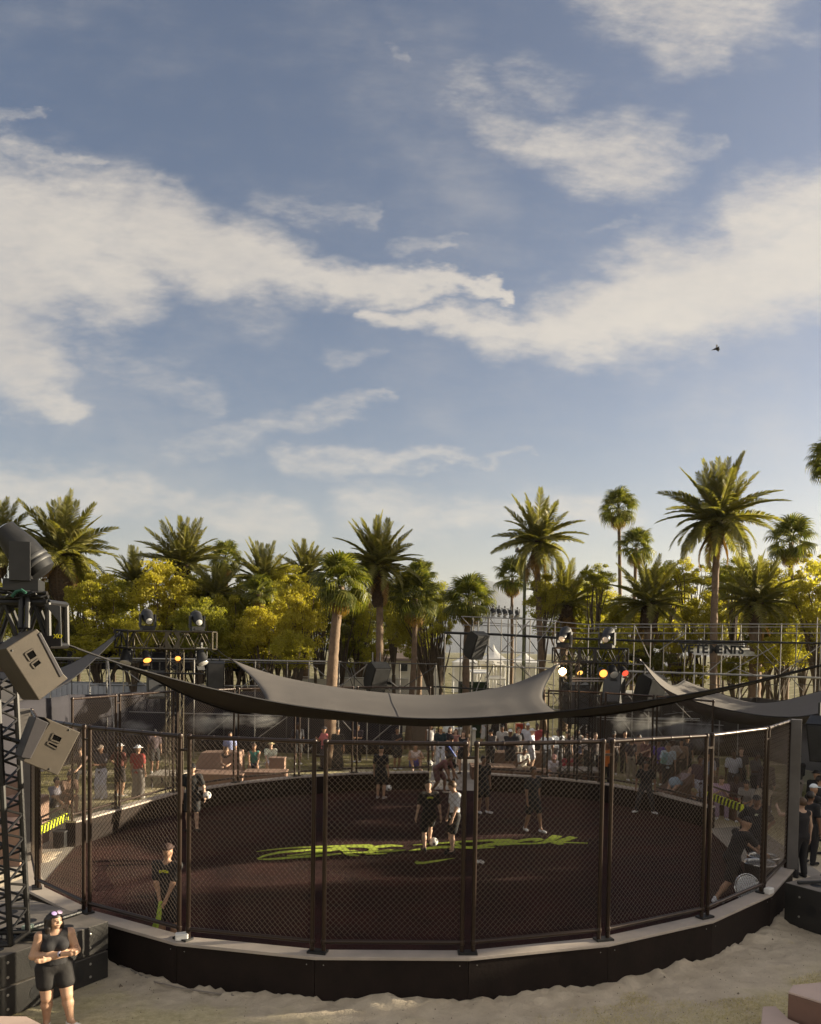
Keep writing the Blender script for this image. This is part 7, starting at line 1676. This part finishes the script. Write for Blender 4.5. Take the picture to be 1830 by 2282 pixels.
# pinkish blocks behind the left tower and in the bottom corners
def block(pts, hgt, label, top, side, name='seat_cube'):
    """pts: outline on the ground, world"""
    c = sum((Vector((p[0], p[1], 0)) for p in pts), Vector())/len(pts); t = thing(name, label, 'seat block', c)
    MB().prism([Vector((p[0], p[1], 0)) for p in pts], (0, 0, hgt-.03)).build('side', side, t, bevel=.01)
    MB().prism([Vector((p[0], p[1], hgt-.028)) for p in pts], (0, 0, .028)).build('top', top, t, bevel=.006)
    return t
shaded_side = mat('terracotta_side', (.20, .115, .085), .8, var=.12, scale=2)  # darker copy of the pink for block sides, shade put into the colour
q0 = at(1755, 2282, 10.6); HH = .62
f1 = gz(1757, 2210, HH); f2 = gz(1845, 2237, HH); f4 = gz(1768, 2195, HH); f3 = gz(1900, 2182, HH)
block([(f1.x, f1.y), (f2.x, f2.y), (f2.x+.9, f2.y+.35), (f3.x, f3.y), (f4.x, f4.y)], HH, 'large pinkish seat cube in the bottom right corner', lit_top, shaded_side)
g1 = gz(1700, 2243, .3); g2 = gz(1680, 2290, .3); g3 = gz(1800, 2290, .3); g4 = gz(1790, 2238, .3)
block([(g1.x, g1.y), (g2.x-.05, g2.y-.3), (f1.x+.3, g2.y-.3), (f1.x-.03, f1.y-.1), (f1.x-.03, g1.y+.02)], .3, 'low pale pink slab beside the seat cube in the bottom right corner', lit_top, shaded_side)
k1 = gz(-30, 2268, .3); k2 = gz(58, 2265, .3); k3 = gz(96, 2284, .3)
block([(k1.x, k1.y+.05), (k2.x, k2.y), (k3.x, k3.y), (k3.x, k3.y-.6), (k1.x, k1.y-.6)], .3, 'pale pink slab cut by the bottom left corner', lit_top, shaded_side)
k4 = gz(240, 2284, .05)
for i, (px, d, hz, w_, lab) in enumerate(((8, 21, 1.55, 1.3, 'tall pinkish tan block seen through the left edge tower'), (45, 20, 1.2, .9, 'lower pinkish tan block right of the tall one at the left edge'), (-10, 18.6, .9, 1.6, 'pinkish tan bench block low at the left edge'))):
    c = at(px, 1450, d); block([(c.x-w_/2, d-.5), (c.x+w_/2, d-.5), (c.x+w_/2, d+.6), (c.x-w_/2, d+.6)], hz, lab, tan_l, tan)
brd = thing('brown_board', 'brown board wall standing beside the rear entrance', 'board', (at(938, 1450, 41).x, 41, 0)); bxw(915, 957, 1618, 1690, 41, .2, mat('board_brown', (.20, .15, .11), .85, var=.15), 'board', brd, 0)
tb_ = thing('table', 'white covered table behind the people at the rear entrance', 'table', (at(1028, 1450, 43).x, 43, 0)); bxw(1000, 1060, 1626, 1655, 43, .9, white, 'cloth', tb_, .05)
MB().box(at(1028, 1624, 43.4), (1.6, 1.0, .04)).build('table_top', white, tb_)
# metal tubs
tubm = mat('tub_black', (.015, .014, .014), .5); rimm = mat('tub_rim_steel', (.62, .62, .60), .25, .9)
for (px, py, d, lab) in ((1694, 1922, 16.35, 'black tub with a steel rim, nearer one of two at the right fence'), (1702, 1907, 17.1, 'black tub with a steel rim, further one of two at the right fence')):
    p = at(px, py, d); t = thing('metal_tub', lab, 'tub', (p.x, d, .02), 0, 'tubs at the right fence')
    r = .31; hh_ = p.z-.02; MB().lathe([(r*.8, 0), (r*.86, .02), (r*.98, hh_-.03), (r*.94, hh_-.03), (r*.8, .14), (.01, .13)], 24).build('body', tubm, None, True).parent = t
    MB().lathe([(r*.95, hh_-.035), (r*1.03, hh_-.03), (r*1.05, hh_-.005), (r*1.02, hh_+.005), (r*.96, hh_), (r*.95, hh_-.02)], 24).build('rim', rimm, None, True).parent = t
    MB().lathe([(r*.86, .30), (r*.85, .31), (r*.5, .33), (.01, .32)], 24).build('ice', mat('ice', (.75, .78, .80), .15), None, True).parent = t
p = at(1668, 1982, 15.25); gd = thing('wire_lid', 'round silver wire lid leaning inside the right fence', 'lid', (p.x, p.y, .65))
Rl = Matrix.Rotation(math.radians(15), 4, 'Z') @ Matrix.Rotation(math.radians(68), 4, 'X'); Rl.translation = (p.x, p.y, p.z)
W_ = wm(gd).inverted()
def ring(r, m, n=28): return [(r*math.cos(6.2832*k/n), r*math.sin(6.2832*k/n), 0) for k in range(n+1)]
for r in (.29, .25): o = MB().tube(ring(r, 0), .010, 5).build('ring', rimm, None, True); o.parent = gd; o.matrix_basis = W_ @ Rl
for k in range(-6, 7):
    x = k*.04; l = math.sqrt(max(.27**2-x*x, .001))
    for M_ in (Rl, Rl @ Matrix.Rotation(math.pi/2, 4, 'Z')): pole(gd, 'wire', M_ @ Vector((x, -l, 0)), M_ @ Vector((x, l, 0)), .005, rimm, 5)
dk = MB().lathe([(.26, -.006), (.26, -.002), (.001, -.002)], 24).build('disc', mat('lid_grey', (.45, .45, .47), .4, .4)); dk.parent = gd; dk.matrix_basis = W_ @ Rl
for (px, py, lab) in ((411, 2092, 'small white box on the coping at the second fence post pair from the left'), (1706, 1990, 'small white box on the coping at the right fence post')):
    p = gz(px, py, RIM); p -= outward(p)*-.06; t = MB().box((p.x, p.y, RIM+.055), (.19, .12, .11), Matrix.Rotation(.25 if px < 900 else .7, 3, 'Z')).build('junction_box', white, bevel=.02); tag(t, lab, 'box')
def bin_(px0, px1, y0, d, lab):
    a = at(px0, y0, d); b_ = at(px1, y0, d); t = thing('waste_bin', lab, 'bin', ((a.x+b_.x)/2, d, 0)); w = b_.x-a.x
    MB().box((0, w/2, a.z/2), (w, w, a.z-.05)).build('body', black, bevel=.01).parent = t; MB().box((0, w/2, a.z-.02), (w+.03, w+.03, .04)).build('lid', dark_grey, bevel=.01).parent = t
bin_(118, 143, 1853, 19.8, 'black bin standing beside the left opening of the pit')
bin_(1688, 1702, 1838, 19.3, 'slim black bin behind the crew at the right opening')
pp = gz(1068, 1926, .02); MB2 = MB(); 
for k in range(4): MB2.box((pp.x-.09+.06*k, pp.y+.05*(k % 2), .05+.02*(k % 3)), (.07, .03, .06), Matrix.Rotation(k*.8, 3, 'Y'))
tag(MB2.build('paper_scrap', white), 'scrap of white paper lying on the turf right of the tick emblem', 'litter')
hs_ = MB().tube([gz(x, y, .015)+Vector((0, 0, .012)) for x, y in ((262, 2150), (300, 2168), (345, 2190), (400, 2203), (455, 2212), (520, 2221))], .012, 6).build('ground_cable', mat('grey_hose', (.25, .22, .19), .7)); tag(hs_, 'grey cable lying on the sand along the foot of the pit wall', 'cable')
# bird
bp_ = at(1598, 776, 62); bird = thing('bird', 'dark bird gliding below the cloud on the right', 'bird', bp_, .4, None, 1.5)
bm_ = SDF(.03); bm_.cap((0, -.14, .02), (0, .12, 0), .03, .05).cap((0, .12, 0), (0, .26, -.01), .03, .012); inst('body', _addm(bm_.mesh(.02, 'body'), black), bird, Matrix.Rotation(.5, 4, 'Y'))
for sgn, e1, e2 in ((-1, (-.16, 0, -.06), (-.30, .04, -.16)), (1, (.10, 0, -.05), (.17, .04, -.12))):
    mb = MB(); r = Vector((0, 0, 0)); a_, b2 = Vector(e1), Vector(e2)
    mb.add([r+Vector((0, -.09, .02)), a_+Vector((0, -.10, .01)), b2, a_+Vector((0, .10, 0)), r+Vector((0, .12, 0))], [(0, 1, 3, 4), (1, 2, 3)]); o = mb.build('wing', black, None, fix=False); so2 = o.modifiers.new('t', 'SOLIDIFY'); so2.thickness = .02; o.parent = bird
mb = MB(); mb.add([(-.03, 0, .0), (.03, 0, 0), (.05, .0, .18), (-.05, 0, .18)], [(0, 1, 2, 3)]); o = mb.build('tail', black, None, fix=False); so2 = o.modifiers.new('t', 'SOLIDIFY'); so2.thickness = .02; o.parent = bird
# ------------------------------------------------------------------ air
hz_m = bpy.data.materials.new('thin_haze'); hz_m.use_nodes = True; nt = hz_m.node_tree; nt.nodes.clear()
o_ = nt.nodes.new('ShaderNodeOutputMaterial'); v_ = nt.nodes.new('ShaderNodeVolumePrincipled'); v_.inputs['Color'].default_value = (.86, .90, .96, 1); v_.inputs['Density'].default_value = .00007
v_.inputs['Anisotropy'].default_value = .45
nt.links.new(v_.outputs[0], o_.inputs['Volume'])
hz = MB().box((0, 6350, 219), (24400, 14100, 442)).build('haze', hz_m); tag(hz, 'thin pale haze in the air', None, kind='stuff')
